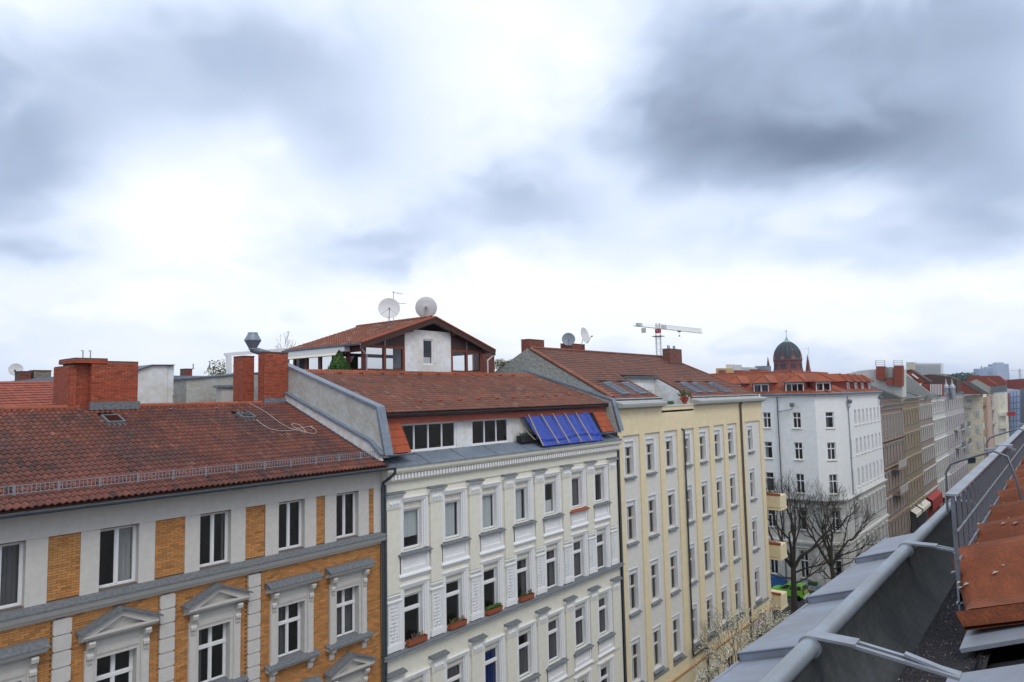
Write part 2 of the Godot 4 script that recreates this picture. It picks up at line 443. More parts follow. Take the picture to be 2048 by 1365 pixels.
func set_materials() -> void:
	grain("plaster", 3, 0.012, 0.09, 0.945, 1.0, 0.03)
	grain("stain", 31, 0.006, 0.02, 0.91, 1.0, 0.02, 1.0, Vector3(1.0, 0.97, 0.92))
	grain("streak", 5, 0.02, 0.06, 0.78, 1.0, 0.0, 6.0)
	grain("clay", 9, 0.02, 0.12, 0.72, 1.0, 0.1, 1.0, Vector3(0.95, 1.0, 1.0))
	grain("metal", 13, 0.008, 0.05, 0.8, 1.0, 0.02, 1.0)
	grain("ground", 17, 0.01, 0.15, 0.6, 1.0, 0.3)
	grain("bark", 21, 0.03, 0.1, 0.5, 1.0, 0.1, 0.25)
	grain("speckle", 27, 0.05, 0.3, 0.35, 1.0, 0.5)
	mat("white_plaster", lin(0.6, 0.585, 0.56), 0.9, "plaster", 1.6, 0.25)
	mat("grey_plaster", lin(0.5, 0.52, 0.52), 0.92, "stain", 3.0, 0.4)
	mat("pale_plaster", lin(0.74, 0.78, 0.82), 0.92, "stain", 5.0, 0.3)
	mat("old_plaster", lin(0.47, 0.46, 0.42), 0.95, "clay", 2.2, 0.6)
	mat("mortar", lin(0.4, 0.22, 0.08), 0.95, "speckle", 0.3)
	mat("mortar_red", lin(0.33, 0.2, 0.16), 0.95, "speckle", 0.3)
	mat("brick_white", Color.WHITE, 0.85, "plaster", 0.5, 0.2, 0.0, true)
	mat("tile_white", Color.WHITE, 0.78, "clay", 0.45, 0.12, 0.0, true)
	mat("cream", lin(0.78, 0.77, 0.67), 0.9, "plaster", 2.2, 0.2)
	mat("cream_trim", lin(0.82, 0.83, 0.85), 0.85, "plaster", 1.1, 0.3)
	mat("yellow", lin(0.8, 0.69, 0.46), 0.9, "plaster", 3.5, 0.2)
	mat("yellow_panel", lin(0.72, 0.71, 0.68), 0.9, "plaster", 2.6, 0.2)
	mat("white_house", lin(0.83, 0.85, 0.86), 0.9, "plaster", 4.0, 0.15)
	mat("stone_grey", lin(0.6, 0.62, 0.63), 0.9, "stain", 2.4, 0.3)
	mat("frame", lin(0.8, 0.81, 0.83), 0.45, "plaster", 0.7)
	mat("frame_old", lin(0.66, 0.66, 0.64), 0.6, "stain", 0.9)
	mat("frame_brown", lin(0.2, 0.045, 0.022), 0.6, "streak", 0.8)
	mat("wood_dark", lin(0.06, 0.02, 0.014), 0.65, "streak", 0.8)
	mat("fascia_red", lin(0.24, 0.05, 0.03), 0.7, "stain", 1.5)
	mat("gutter_brown", lin(0.045, 0.022, 0.022), 0.4, "stain", 1.5)
	mat("zinc", lin(0.25, 0.3, 0.37), 0.5, "metal", 1.3, 0.15, 0.25)
	mat("zinc_dark", lin(0.1, 0.125, 0.15), 0.5, "metal", 1.3, 0.1, 0.25)
	mat("zinc_old", lin(0.22, 0.23, 0.25), 0.7, "clay", 1.1, 0.5)
	mat("steel", lin(0.42, 0.45, 0.5), 0.42, "metal", 0.6, 0.1, 0.55)
	mat("galvanised", lin(0.33, 0.37, 0.44), 0.42, "stain", 0.3, 0.0, 0.4)
	mat("gutter_zinc", lin(0.3, 0.35, 0.42), 0.4, "stain", 0.5, 0.0, 0.3)
	mat("guard_metal", lin(0.19, 0.22, 0.27), 0.4, "stain", 0.3, 0.0, 0.4)
	mat("gutter_patina", lin(0.085, 0.09, 0.095), 0.6, "clay", 0.35, 0.0, 0.1)
	mat("zinc_sheet", lin(0.27, 0.31, 0.39), 0.55, "stain", 0.8, 0.0, 0.15)
	mat("pipe_dark", lin(0.075, 0.095, 0.115), 0.5, "metal", 1.0, 0.0, 0.2)
	mat("pipe_brown", lin(0.13, 0.11, 0.095), 0.6, "stain", 1.0)
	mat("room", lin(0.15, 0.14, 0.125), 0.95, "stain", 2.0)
	mat("net", lin(0.72, 0.76, 0.78), 0.9)
	mat("blind", lin(0.62, 0.7, 0.72), 0.8)
	mat("drape", lin(0.25, 0.26, 0.28), 0.9)
	mat("blue_drape", lin(0.01, 0.05, 0.3), 0.7)
	mat("tarp", lin(0.012, 0.055, 0.44), 0.36, "metal", 0.8, 0.3)
	mat("batten", lin(0.6, 0.47, 0.33), 0.8, "streak", 0.5)
	mat("dish_white", lin(0.68, 0.69, 0.7), 0.5, "plaster", 2.0)
	mat("dish_grey", lin(0.2, 0.24, 0.29), 0.5, "plaster", 2.0)
	mat("terracotta", lin(0.42, 0.1, 0.04), 0.8, "clay", 0.6)
	mat("black_plastic", lin(0.015, 0.016, 0.018), 0.5)
	mat("cable_white", lin(0.62, 0.6, 0.57), 0.6)
	mat("leaf_dark", lin(0.04, 0.07, 0.02), 0.7)
	mat("leaf_green", lin(0.07, 0.16, 0.03), 0.7)
	mat("leaf_olive", lin(0.12, 0.12, 0.035), 0.7)
	mat("blossom", lin(0.72, 0.71, 0.58), 0.8)
	mat("bark_dark", lin(0.075, 0.064, 0.045), 0.9, "bark", 0.5, 0.5)
	mat("bark_pale", lin(0.22, 0.19, 0.13), 0.9, "bark", 0.5, 0.4)
	mat("asphalt", lin(0.06, 0.06, 0.062), 0.9, "ground", 2.0, 0.3)
	mat("pavement", lin(0.2, 0.195, 0.185), 0.9, "ground", 1.3, 0.3)
	mat("kerb", lin(0.3, 0.3, 0.29), 0.9, "ground", 1.0)
	mat("earth", lin(0.15, 0.14, 0.12), 0.95, "ground", 5.0)
	mat("awning", lin(0.72, 0.68, 0.58), 0.9)
	glass("glass", Color(0.02, 0.025, 0.03), 0.42)
	glass("glass_clear", Color(0.05, 0.06, 0.07), 0.22)
	glass("glass_blue", Color(0.03, 0.035, 0.04), 0.4)
	glass("glass_sky", Color(0.03, 0.035, 0.04), 0.4)

func make_ground() -> void:
	var b := B.new()
	b.quad(Vector3(-2500, -0.06, 2500), Vector3(5200, -0.06, 2500), Vector3(5200, -0.06, -3500), Vector3(-2500, -0.06, -3500))
	structure("ground", b, M.earth)
	b = B.new()
	b.quad(Vector3(-120, 0, -4.6), Vector3(420, 0, -4.6), Vector3(420, 0, -15.4), Vector3(-120, 0, -15.4))
	structure("road", b, M.asphalt)
	b = B.new()
	b.quad(Vector3(60.2, 0, -15.4), Vector3(73.8, 0, -15.4), Vector3(73.8, 0, -150), Vector3(60.2, 0, -150))
	structure("side_street", b, M.asphalt)
	for r in [[-120, -19.6, 60.05, -15.55], [73.95, -21.6, 196, -15.55], [-120, -4.45, 420, -0.3], [55.9, -150, 60.05, -19.65], [73.95, -150, 78.1, -21.65]]:
		structure("pavement", bx(r[0], -0.05, r[1], r[2], 0.12, r[3]), M.pavement)
	for r in [[-120, -15.54, 60.19, -15.4], [73.81, -15.54, 196, -15.4], [-120, -4.6, 420, -4.46], [60.06, -150, 60.2, -15.56], [73.8, -150, 73.94, -15.56]]:
		structure("kerb", bx(r[0], -0.04, r[1], r[2], 0.13, r[3]), M.kerb)

# ---------- shared trim ----------
# a moulding: polygon of (outwards, height) run along a facade from x0 to x1
func mould(b: B, t: Transform3D, x0: float, x1: float, prof: Array) -> void:
	b.prism(Transform3D(Basis(t.basis.z, t.basis.y, -t.basis.x), t.origin), poly(prof), -x1, -x0)
func moulded(called: String, parent: Node, t: Transform3D, x0: float, x1: float, prof: Array, m: Material) -> MeshInstance3D:
	var b := B.new(); mould(b, t, x0, x1, prof); return obj(called, b, m, parent)
func gutter(parent: Node, a: Vector3, e: Vector3, r: float, m: Material, called := "gutter") -> MeshInstance3D:
	var b := B.new()
	var d := (e - a).normalized(); var s := d.cross(Vector3.UP).normalized()
	var k := 10
	for i in k:
		var a0 := PI + PI * i / k; var a1 := PI + PI * (i + 1) / k
		var o0 := s * cos(a0) + Vector3.UP * sin(a0); var o1 := s * cos(a1) + Vector3.UP * sin(a1)
		b.quadn(a + o1 * r, a + o0 * r, e + o0 * r, e + o1 * r, o1, o0, o0, o1)
		b.quadn(a + o0 * (r - 0.006), a + o1 * (r - 0.006), e + o1 * (r - 0.006), e + o0 * (r - 0.006), -o0, -o1, -o1, -o0)
		for p in [a, e]: b.tri(p, p + o0 * r, p + o1 * r)
	b.tube([a + s * r, e + s * r], r * 0.14, 6); b.tube([a - s * r, e - s * r], r * 0.1, 6)
	return obj(called, b, m, parent)
func ridge_tiles(parent: Node, a: Vector3, e: Vector3, r: float, l: float, base: Color, skip := Vector2(1e9, 1e9), singles := 300) -> void:
	var d := (e - a).normalized(); var s := Vector3.UP.cross(d).normalized(); var u2 := d.cross(s)
	var m := B.new()
	for i in 6:
		var a0 := -0.25 + (PI + 0.5) * i / 6; var a1 := -0.25 + (PI + 0.5) * (i + 1) / 6
		var o0 := Vector3(cos(a0), sin(a0), 0); var o1 := Vector3(cos(a1), sin(a1), 0)
		m.quadn(o1 * r, o0 * r, o0 * (r * 0.9) + Vector3(0, 0, -l), o1 * (r * 0.9) + Vector3(0, 0, -l), o1, o0, o0, o1)
		m.quad(o1 * (r - 0.02), o0 * (r - 0.02), o0 * r, o1 * r)
	var xs := []; var cols := []
	for i in int(a.distance_to(e) / l):
		var p := a + d * ((i + 1) * l)
		if p.x > skip.x and p.x < skip.y: continue
		xs.append(Transform3D(Basis(s, u2, d), p)); cols.append(shade(base, 0.09, 0.04))
	pieces(parent, "ridge_tile", "ridge_tile_row", m, M.tile_white, xs, cols, singles)
# brick faces on a box-shaped stack; faces: f front (+z), l left (-x), r right (+x)
func stack(parent: Node, called: String, x0: float, y0: float, z0: float, x1: float, y1: float, z1: float, col: Color, faces := "fl", cap := true) -> MeshInstance3D:
	var o := obj(called, bx(x0, y0, z0, x1, y1, z1), M.mortar_red, parent)
	brick_stack(o, x0, y0, z0, x1, y1, z1, col, faces)
	if cap: obj("cap", bx(x0 - 0.015, y1, z0 - 0.015, x1 + 0.015, y1 + 0.045, z1 + 0.02), M.mortar_red, o)
	return o
func brick_stack(o: Node, x0: float, y0: float, z0: float, x1: float, y1: float, z1: float, col: Color, faces: String, bw := 0.2, bh := 0.064) -> void:
	if "f" in faces: bricks(o, "brick", M.brick_white, Vector3(x0, y0, z1), Vector3.RIGHT, Vector3(0, 0, 1), x1 - x0, y1 - y0, bw, bh, 0.022, col, 0.13, 0, always)
	if "l" in faces: bricks(o, "brick", M.brick_white, Vector3(x0, y0, z0), Vector3(0, 0, 1), Vector3(-1, 0, 0), z1 - z0, y1 - y0, bw, bh, 0.022, col, 0.13, 0, always)
	if "r" in faces: bricks(o, "brick", M.brick_white, Vector3(x1, y0, z1), Vector3(0, 0, -1), Vector3(1, 0, 0), z1 - z0, y1 - y0, bw, bh, 0.022, col, 0.13, 0, always)

# ---------- the house of yellow brick with white trim ----------
func brick_house() -> void:
	var h := thing("brick_apartment_house", "ochre brick apartment house with white window surrounds and mossy red tile roof", "house", Vector3(8, 0, -19.5))
	var t := Transform3D(Basis(), Vector3(0, 0, -D))
	var wx := [[-0.7, 0.26], [1.9, 2.86], [4.52, 5.48], [7.07, 8.03], [9.67, 10.61], [12.17, 13.12], [14.34, 15.28]]
	var rows := [[16.79, 18.31], [13.5, 15.13], [10.2, 11.83], [6.9, 8.53], [3.2, 5.2]]
	var ops := []
	for r in rows:
		for w in wx: ops.append(Rect2(w[0], r[0], w[1] - w[0], r[1] - r[0]))
	var b := B.new(); b.wall(t, -2, 16.27, 0, 18.95, ops, 0.34)
	var wall := obj("wall", b, M.mortar, h)
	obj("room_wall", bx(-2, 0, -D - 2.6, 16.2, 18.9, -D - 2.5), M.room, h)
	b = B.new(); b.quad(Vector3(-2, 0, -31), Vector3(-2, 0, -D), Vector3(-2, 19, -D), Vector3(-2, 19, -31)); b.quad(Vector3(16.25, 0, -31), Vector3(-2, 0, -31), Vector3(-2, 19.3, -31), Vector3(16.25, 19.3, -31))
	obj("rear_wall", b, M.grey_plaster, h)
	# ochre bricks: the field between trims and the panels of the top storey
	var panels := [[3.35, 4.1], [5.93, 6.64], [8.44, 9.25], [11.06, 11.72], [13.55, 13.89], [15.72, 15.94]]
	var ochre := Color(0.5, 0.235, 0.078)
	var free := func(p: Vector3) -> bool:
		for o in ops:
			if p.x > o.position.x - 0.24 and p.x < o.end.x + 0.24 and p.y > o.position.y - 0.02 and p.y < o.end.y + 0.22: return false
			if p.x > o.position.x - 0.08 and p.x < o.end.x + 0.08 and p.y > o.position.y - 0.06 and p.y < o.end.y + 0.06: return false
		for q in [3.73, 6.28, 8.79, 11.35]:
			if absf(p.x - q) < 0.17: return false
		return true
	rng.seed = 41
	bricks(wall, "brick", M.brick_white, Vector3(1.0, 9.3, -D), Vector3.RIGHT, Vector3(0, 0, 1), 15.25, 7.06, 0.21, 0.063, 0.024, ochre, 0.13, 240, free)
	for p in panels:
		bricks(wall, "brick", M.brick_white, Vector3(p[0], 16.8, -D), Vector3.RIGHT, Vector3(0, 0, 1), p[1] - p[0], 1.58, 0.21, 0.063, 0.024, ochre * 0.98, 0.13, 60 if p[0] < 9 and p[0] > 5 else 0, always)
	# white plaster of the top storey
	var edges := [2.86 + 0.0, 3.35, 4.1, 4.52, 5.48, 5.93, 6.64, 7.07, 8.03, 8.44, 9.25, 9.67, 10.61, 11.06, 11.72, 12.17, 13.12, 13.55, 13.89, 14.34, 15.28, 15.72, 15.94, 16.285]
	var lefts := [2.86, 5.48, 8.03, 10.61, 13.12, 15.28]; var rights := [4.52, 7.07, 9.67, 12.17, 14.34]
	var i := 0
	while i < edges.size():
		obj("plaster_pier", bx(edges[i] - (0.006 if edges[i] in lefts else 0.0), 16.7, -D - 0.2, edges[i + 1] + (0.006 if edges[i + 1] in rights else 0.0), 18.36, -D + 0.035), M.white_plaster, h); i += 2
	obj("frieze", bx(-2, 18.34, -D - 0.05, 16.3, 18.92, -D + 0.06), M.white_plaster, h)
	moulded("cornice", h, t, -2, 16.36, [0, 18.9, 0.1, 18.9, 0.13, 18.97, 0.36, 18.99, 0.42, 19.08, 0.42, 19.12, 0, 19.12], M.white_plaster)
	moulded("string_course", h, t, -2, 16.33, [0, 16.36, 0.07, 16.36, 0.09, 16.44, 0.2, 16.47, 0.26, 16.57, 0.26, 16.61, 0, 16.66], M.white_plaster)
	moulded("string_course_cover", h, t, -2, 16.34, [-0.2, 16.79, 0.04, 16.765, 0.3, 16.655, 0.3, 16.615, 0.0, 16.665, -0.2, 16.7], M.zinc_old)
	for w in wx.slice(1):
		obj("window_sill", _sill(t, w[0], w[1], 16.72), M.zinc_old, h)
	# windows
	for k in wx.size():
		for r in rows.size():
			if k == 0 and r > 1: continue
			var w: float = wx[k][1] - wx[k][0]; var hh: float = rows[r][1] - rows[r][0]
			var cur := ""
			if r == 0: cur = ["", "", "drape:0.6:0.95:0:1", "net:0.52:0.97:0.02:0.98", "drape:0.86:0.97:0:1", "", ""][k]
			elif r == 1: cur = ["", "net:0.05:0.3:0:1", "", "drape:0.02:0.14:0:1", "drape:0.0:0.3:0:1", "drape:0.3:0.46:0:1", "drape:0.05:0.95:0.0:1"][k]
			window(h, at(t, wx[k][0], rows[r][0]), w, hh, "two" if r == 0 else "cross", 0.16 if r == 0 else 0.2, "glass", "frame", cur, 0.06)
	# surrounds with pediments and caps
	for r in [1, 2]:
		for k in range(1, wx.size()):
			var ped: bool = (k in [3, 4]) if r == 1 else (k in [1, 2, 6])
			_surround(h, t, wx[k][0], wx[k][1], rows[r][0], rows[r][1], ped)
	# quoins of rusticated blocks
	var qm := B.new()
	qm.prism(Transform3D(), poly([-0.2, 0.03, -0.17, 0.0, 0.17, 0.0, 0.2, 0.03, 0.2, 0.33, 0.17, 0.36, -0.17, 0.36, -0.2, 0.33]), 0, 0.085)
	qm.box(-0.15, -0.03, 0, 0.15, 0.0, 0.04)
	var qmesh := qm.mesh(M.white_plaster)
	for q in [3.73, 6.28, 8.79, 11.35]:
		var y := 15.95
		while y > 9.0:
			inst("quoin_block", qmesh, h, Transform3D(Basis(), Vector3(q, y, -D))); y -= 0.385
	brick_house_roof(h)

func _sill(t: Transform3D, x0: float, x1: float, y: float) -> B:
	var b := B.new()
	mould(b, t, x0, x1, [-0.17, y + 0.085, 0.05, y + 0.05, 0.05, y + 0.0, -0.17, y])
	return b
func _surround(h: Node, t: Transform3D, x0: float, x1: float, y0: float, y1: float, ped: bool) -> void:
	var w := x1 - x0; var c := (x0 + x1) / 2
	var key := "sur%s%.2f" % [ped, w]
	if not cache.has(key):
		var b := B.new(); var hh := y1 - y0
		var o := Transform3D()
		# origin: middle of the opening, at its foot
		for s in [-1, 1]:
			b.box(s * (w / 2 - 0.006), -0.02, -0.21, s * (w / 2 + 0.08), hh + 0.0, 0.05); b.box(s * (w / 2 + 0.08), -0.05, 0, s * (w / 2 + 0.29), hh + 0.26, 0.1); b.box(s * (w / 2 + 0.11), 0.1, 0.1, s * (w / 2 + 0.26), hh - 0.1, 0.115)
		b.box(-w / 2 - 0.08, hh - 0.006, -0.21, w / 2 + 0.08, hh + 0.09, 0.055); b.box(-w / 2 - 0.08, hh + 0.09, 0, w / 2 + 0.08, hh + 0.26, 0.075)
		b.box(-w / 2 - 0.02, hh + 0.12, 0.075, w / 2 + 0.02, hh + 0.23, 0.088)
		b.box(-w / 2 - 0.25, hh + 0.26, 0, w / 2 + 0.25, hh + 0.5, 0.08)
		b.box(-w / 2 - 0.05, hh + 0.32, 0.08, w / 2 + 0.05, hh + 0.44, 0.095)
		for s in [-1, 1]:                                       # scrolled consoles
			var cx: float = s * (w / 2 + 0.19)
			b.prism(Transform3D(Basis(Vector3(0, 0, 1), Vector3.UP, Vector3(-1, 0, 0)), Vector3(cx, hh, 0)), poly([0.08, 0.02, 0.17, 0.06, 0.18, 0.14, 0.13, 0.2, 0.17, 0.3, 0.27, 0.36, 0.3, 0.46, 0.27, 0.5, 0.08, 0.5]), -0.075, 0.075)
			for q in 4: b.box(cx - 0.06 + q * 0.033, hh - 0.06 - (q % 2) * 0.02, 0.1, cx - 0.04 + q * 0.033, hh + 0.02, 0.15)
		mould(b, o, -w / 2 - 0.42, w / 2 + 0.42, [0, hh + 0.5, 0.1, hh + 0.5, 0.14, hh + 0.54, 0.3, hh + 0.56, 0.36, hh + 0.64, 0.36, hh + 0.68, 0, hh + 0.68])
		if ped:
			for s in [-1, 1]:
				b.prism(Transform3D(Basis(), Vector3(0, hh + 0.68, 0)), poly([s * (w / 2 + 0.46), 0.0, s * (w / 2 + 0.12), 0.0, 0.0, 0.3, 0.0, 0.47, s * (w / 2 + 0.46), 0.06]), 0, 0.3 if s < 0 else 0.3)
			b.prism(Transform3D(Basis(), Vector3(0, hh + 0.68, 0)), poly([-w / 2 - 0.12, 0.0, w / 2 + 0.12, 0.0, 0, 0.3]), 0, 0.12)
		cache[key] = b.mesh(M.white_plaster)
		var z := B.new()
		if ped:
			for s in [-1, 1]: z.prism(Transform3D(Basis(), Vector3(0, hh + 0.68, 0)), poly([s * (w / 2 + 0.5), 0.05, 0, 0.475, 0, 0.52, s * (w / 2 + 0.5), 0.1]), 0, 0.42)
		else:
			mould(z, o, -w / 2 - 0.46, w / 2 + 0.46, [0, hh + 0.68, 0.4, hh + 0.68, 0.4, hh + 0.71, 0.16, hh + 0.82, 0, hh + 0.84])
		cache[key + "z"] = z.mesh(M.zinc_old)
		var sb := B.new()
		mould(sb, o, -w / 2 - 0.42, w / 2 + 0.42, [0, -0.2, 0.2, -0.2, 0.24, -0.13, 0.28, -0.12, 0.28, -0.08, 0, -0.06])
		for s in [-1, 1]:
			sb.prism(Transform3D(Basis(Vector3(0, 0, 1), Vector3.UP, Vector3(-1, 0, 0)), Vector3(s * (w / 2 + 0.2), -0.2, 0)), poly([0, 0, 0, -0.34, 0.06, -0.34, 0.09, -0.24, 0.08, -0.16, 0.2, -0.08, 0.22, 0]), -0.085, 0.085)
		cache[key + "s"] = sb.mesh(M.white_plaster)
		var sz := B.new(); mould(sz, o, -w / 2 - 0.45, w / 2 + 0.45, [-0.2, 0.03, 0.0, 0.0, 0.32, -0.08, 0.32, -0.105, 0, -0.06, -0.2, -0.03])
		cache[key + "t"] = sz.mesh(M.zinc_old)
	var f := at(t, c, y0)
	var su := inst("window_surround", cache[key], h, f)
	inst("pediment_cover" if ped else "lintel_cover", cache[key + "z"], su)
	inst("sill_bracket", cache[key + "s"], su); inst("sill_cover", cache[key + "t"], su)

func brick_house_roof(h: Node) -> void:
	var e := Vector3(0, 19.14, -18.9); var r := Vector3(0, 21.4, -25.0)
	var us := (r - e).normalized(); var ln := e.distance_to(r)
	var b := B.new()
	b.quad(Vector3(-2, e.y - 0.03, e.z), Vector3(16.25, e.y - 0.03, e.z), Vector3(16.25, r.y - 0.03, r.z), Vector3(-2, r.y - 0.03, r.z))
	b.quad(Vector3(16.25, r.y - 0.03, r.z), Vector3(16.25, 19.3, -31), Vector3(-2, 19.3, -31), Vector3(-2, r.y - 0.03, r.z))
	b.quad(Vector3(-2, e.y - 0.05, e.z), Vector3(-2, e.y - 0.05, -D), Vector3(16.25, e.y - 0.05, -D), Vector3(16.25, e.y - 0.05, e.z))
	var roof := obj("roof", b, M.wood_dark, h)
	var ns := FastNoiseLite.new(); ns.seed = 5; ns.frequency = 0.35; ns.fractal_octaves = 3
	rng.seed = 77
	var pick := func(p: Vector3, _i: int, j: int) -> Color:
		# weathered dark clay with lichen lower down the middle, fresher red near the ridge and the party wall
		var g := clampf(0.5 + ns.get_noise_2d(p.x, p.z) * 1.3, 0, 1)
		var c := Color(0.215, 0.066, 0.042).lerp(Color(0.13, 0.05, 0.042), g)
		if rng.randf() < 0.05 * g: c = Color(0.11, 0.062, 0.045)
		if rng.randf() < 0.05: c = Color(0.24, 0.08, 0.05)
		if j > 20 or p.x > 15.3: c = c.lerp(Color(0.28, 0.07, 0.04), 0.5)
		return shade(c, 0.14, 0.08)
	var holes := [[onpl(225, 843, e, ux_n(us)), 0.3, 0.36], [onpl(491, 835, e, ux_n(us)), 0.3, 0.3]]
	var keep := func(p: Vector3) -> bool:
		for q in holes:
			if absf(p.x + 0.08 - q[0].x) < q[1] and absf(p.z - q[0].z) < q[2]: return false
		return true
	tiles(roof, "roof_tile", wave_tile(0.157, 0.33, 0.052, 0.03), M.tile_white, e + Vector3(-1.5, 0, 0), Vector3.RIGHT, us, 112, 23, 0.157, ln / 23.0, pick, 300, keep)
	# moss cushions on the tile edges
	rng.seed = 99
	var mx := []; var mc := []
	var mm := B.new(); mm.lathe(Transform3D(), [Vector2(0.05, -0.01), Vector2(0.045, 0.018), Vector2(0.0, 0.03)], 7)
	for k in 420:
		var x := rng.randf_range(2, 16); var j := rng.randi_range(0, 20)
		var g := clampf(0.5 + ns.get_noise_2d(x, e.lerp(r, j / 23.0).z) * 1.3, 0, 1)
		if rng.randf() > g * g + 0.1: continue
		var p := Vector3(x, 0, 0) + e + us * (j * ln / 23.0 + rng.randf_range(-0.01, 0.03)) + Vector3(0, 0.03, 0)
		var pale := rng.randf() < 0.45
		var s := rng.randf_range(0.25, 0.5) if pale else rng.randf_range(0.5, 1.1)
		mx.append(Transform3D(Basis.from_scale(Vector3(s, s * 0.7, s)), p)); mc.append(Color(0.3, 0.29, 0.26) if pale else shade(Color(0.05, 0.055, 0.016), 0.2))
	pieces(roof, "moss", "moss", mm, M.tile_white, mx, mc, 0)
	ridge_tiles(roof, Vector3(-1.5, 21.43, -25.0), Vector3(14.85, 21.43, -25.0), 0.1, 0.34, Color(0.4, 0.1, 0.045), Vector2(8.65, 10.3))
	gutter(h, Vector3(-2, 19.06, -18.84), Vector3(16.42, 19.06, -18.84), 0.08, M.zinc_dark)
	# roof hooks under the ridge
	var un := ux_n(us)
	for q in [[60, 826], [159, 823], [249, 821], [340, 820], [431, 818]]:
		var p := onpl(q[0], q[1], e + un * 0.05, un)
		obj("roof_hook", tb([p + us * 0.1, p + un * 0.035, p - us * 0.1 + un * 0.05, p - us * 0.1 + un * 0.1], 0.017, 6), M.steel, roof)
	# skylights
	for k in 2:
		var q: Vector3 = holes[k][0]
		var f := Transform3D(Basis(Vector3.RIGHT, un, -us), q)
		var wd := 0.26; var lg := 0.32 if k == 0 else 0.26
		var fb := B.new()
		fb.wall(Transform3D(Basis(f.basis.x, us, un), q + un * 0.12), -wd, wd, -lg, lg, [Rect2(-wd + 0.05, -lg + 0.05, 2 * wd - 0.1, 2 * lg - 0.1)], 0.06)
		for s in [-1, 1]:
			fb.obox(Transform3D(f.basis, q + Vector3.RIGHT * (s * wd) + un * 0.06), Vector3(0.02, 0.12, 2 * lg)); fb.obox(Transform3D(f.basis, q + us * (s * lg) + un * 0.06), Vector3(2 * wd, 0.12, 0.02))
		fb.obox(Transform3D(f.basis, q - us * (lg + 0.07) + un * 0.03), Vector3(2 * wd + 0.1, 0.012, 0.16))
		var sk := obj("skylight", fb, M.zinc_old, roof)
		var pb := B.new()
		if k == 0: pb.obox(Transform3D(f.basis, q + un * 0.1), Vector3(2 * wd - 0.1, 0.01, 2 * lg - 0.1)); obj("pane", pb, M.glass, sk)
		else: pb.lathe(Transform3D(Basis(Vector3.RIGHT, un, -us), q + un * 0.1), [Vector2(0.2, 0.0), Vector2(0.17, 0.06), Vector2(0.1, 0.09), Vector2(0, 0.1)], 14); obj("pane", pb, M.glass_sky, sk)
	# snow guard: posts, rails, bars
	var g0 := e + us * 0.62 + un * 0.05
	var guard := B.new()
	for dy in [0.05, 0.235]: guard.box(-1.4, g0.y + dy - 0.008, g0.z - 0.006, 16.1, g0.y + dy + 0.008, g0.z + 0.006)
	var go := obj("snow_guard", guard, M.galvanised, h)
	var bar := bx(-0.007, 0, -0.005, 0.007, 0.19, 0.005).mesh(M.galvanised)
	var post := B.new(); post.box(-0.012, -0.06, -0.012, 0.012, 0.26, 0.012); post.bar(Vector3(0, 0.2, 0), Vector3(0, 0.1, -0.3), 0.02, 0.012); post.bar(Vector3(0.03, -0.05, 0.02), Vector3(0.03, 0.25, 0.0), 0.02, 0.01)
	var pm := post.mesh(M.galvanised)
	var x := -1.3; var n := 0
	while x < 16.05:
		if n % 10 == 0: inst("guard_post", pm, go, Transform3D(Basis(), Vector3(x, g0.y, g0.z)))
		else: inst("guard_bar", bar, go, Transform3D(Basis(), Vector3(x, g0.y + 0.048, g0.z)))
		x += 0.0925; n += 1
	# stacks on the ridge
	var red := Color(0.37, 0.088, 0.045)
	var cb := B.new(); cb.box(8.62, 21.0, -26.2, 10.06, 22.96, -24.78); cb.box(8.24, 21.0, -26.2, 8.62, 22.9, -25.0); cb.box(8.03, 21.0, -26.35, 8.24, 22.8, -24.92)
	var ch := obj("chimney", cb, M.mortar_red, h)
	rng.seed = 5
	brick_stack(ch, 8.62, 21.3, -26.2, 10.06, 22.96, -24.78, red, "fl")
	brick_stack(ch, 8.24, 21.3, -26.2, 8.62, 22.9, -25.0, red * 0.9, "f")
	brick_stack(ch, 8.03, 21.3, -26.35, 8.24, 22.8, -24.92, red * 0.97, "fl")
	obj("cap", bx(8.12, 22.87, -26.2, 9.08, 23.04, -24.74), M.mortar_red, ch)
	brick_stack(ch, 8.12, 22.87, -26.2, 9.08, 23.06, -24.74, red, "fl")
	obj("flashing", bx(8.56, 21.34, -24.78, 10.1, 21.6, -24.66), M.zinc_old, ch)
	for k in 2:
		var p := onz([165, 180][k], 717, -25.5)
		obj("vent_pipe", tb([p - Vector3(0, 0.2, 0), p + Vector3(0, 0.26, 0)], 0.018, 6), M.steel, ch)
		obj("pipe_cap", tb([p + Vector3(-0.06, 0.25, 0), p + Vector3(0.02, 0.25, 0)], 0.014, 5), M.steel, ch)
	stack(h, "chimney", 14.6, 21.0, -26.75, 15.08, 23.34, -26.0, red, "fl")
	var c2 := stack(h, "chimney", 15.05, 21.0, -25.62, 16.14, 23.48, -25.2, red, "fl")
	obj("flashing", bx(15.05, 21.2, -25.2, 16.15, 21.62, -25.1), M.zinc, c2)
	# the ventilation pipe with its double cone
	var vp := B.new()
	var q0 := onz(541, 712, -26.4); var q1 := onz(505, 699, -26.4)
	vp.tube([q0 + Vector3(0.3, -0.15, 0), q0 + Vector3(-0.1, 0.06, 0), q1 + Vector3(0.03, -0.02, 0), q1 + Vector3(0, 0.2, 0)], 0.16, 14)
	vp.lathe(Transform3D(Basis(), q1), [Vector2(0.165, -0.02), Vector2(0.165, 0.05), Vector2(0.34, 0.36), Vector2(0.345, 0.38), Vector2(0.21, 0.63), Vector2(0.2, 0.7), Vector2(0.17, 0.7)], 18)
	obj("ventilation_pipe", vp, M.zinc, h)
	# downpipes at the party wall
	var dp := B.new()
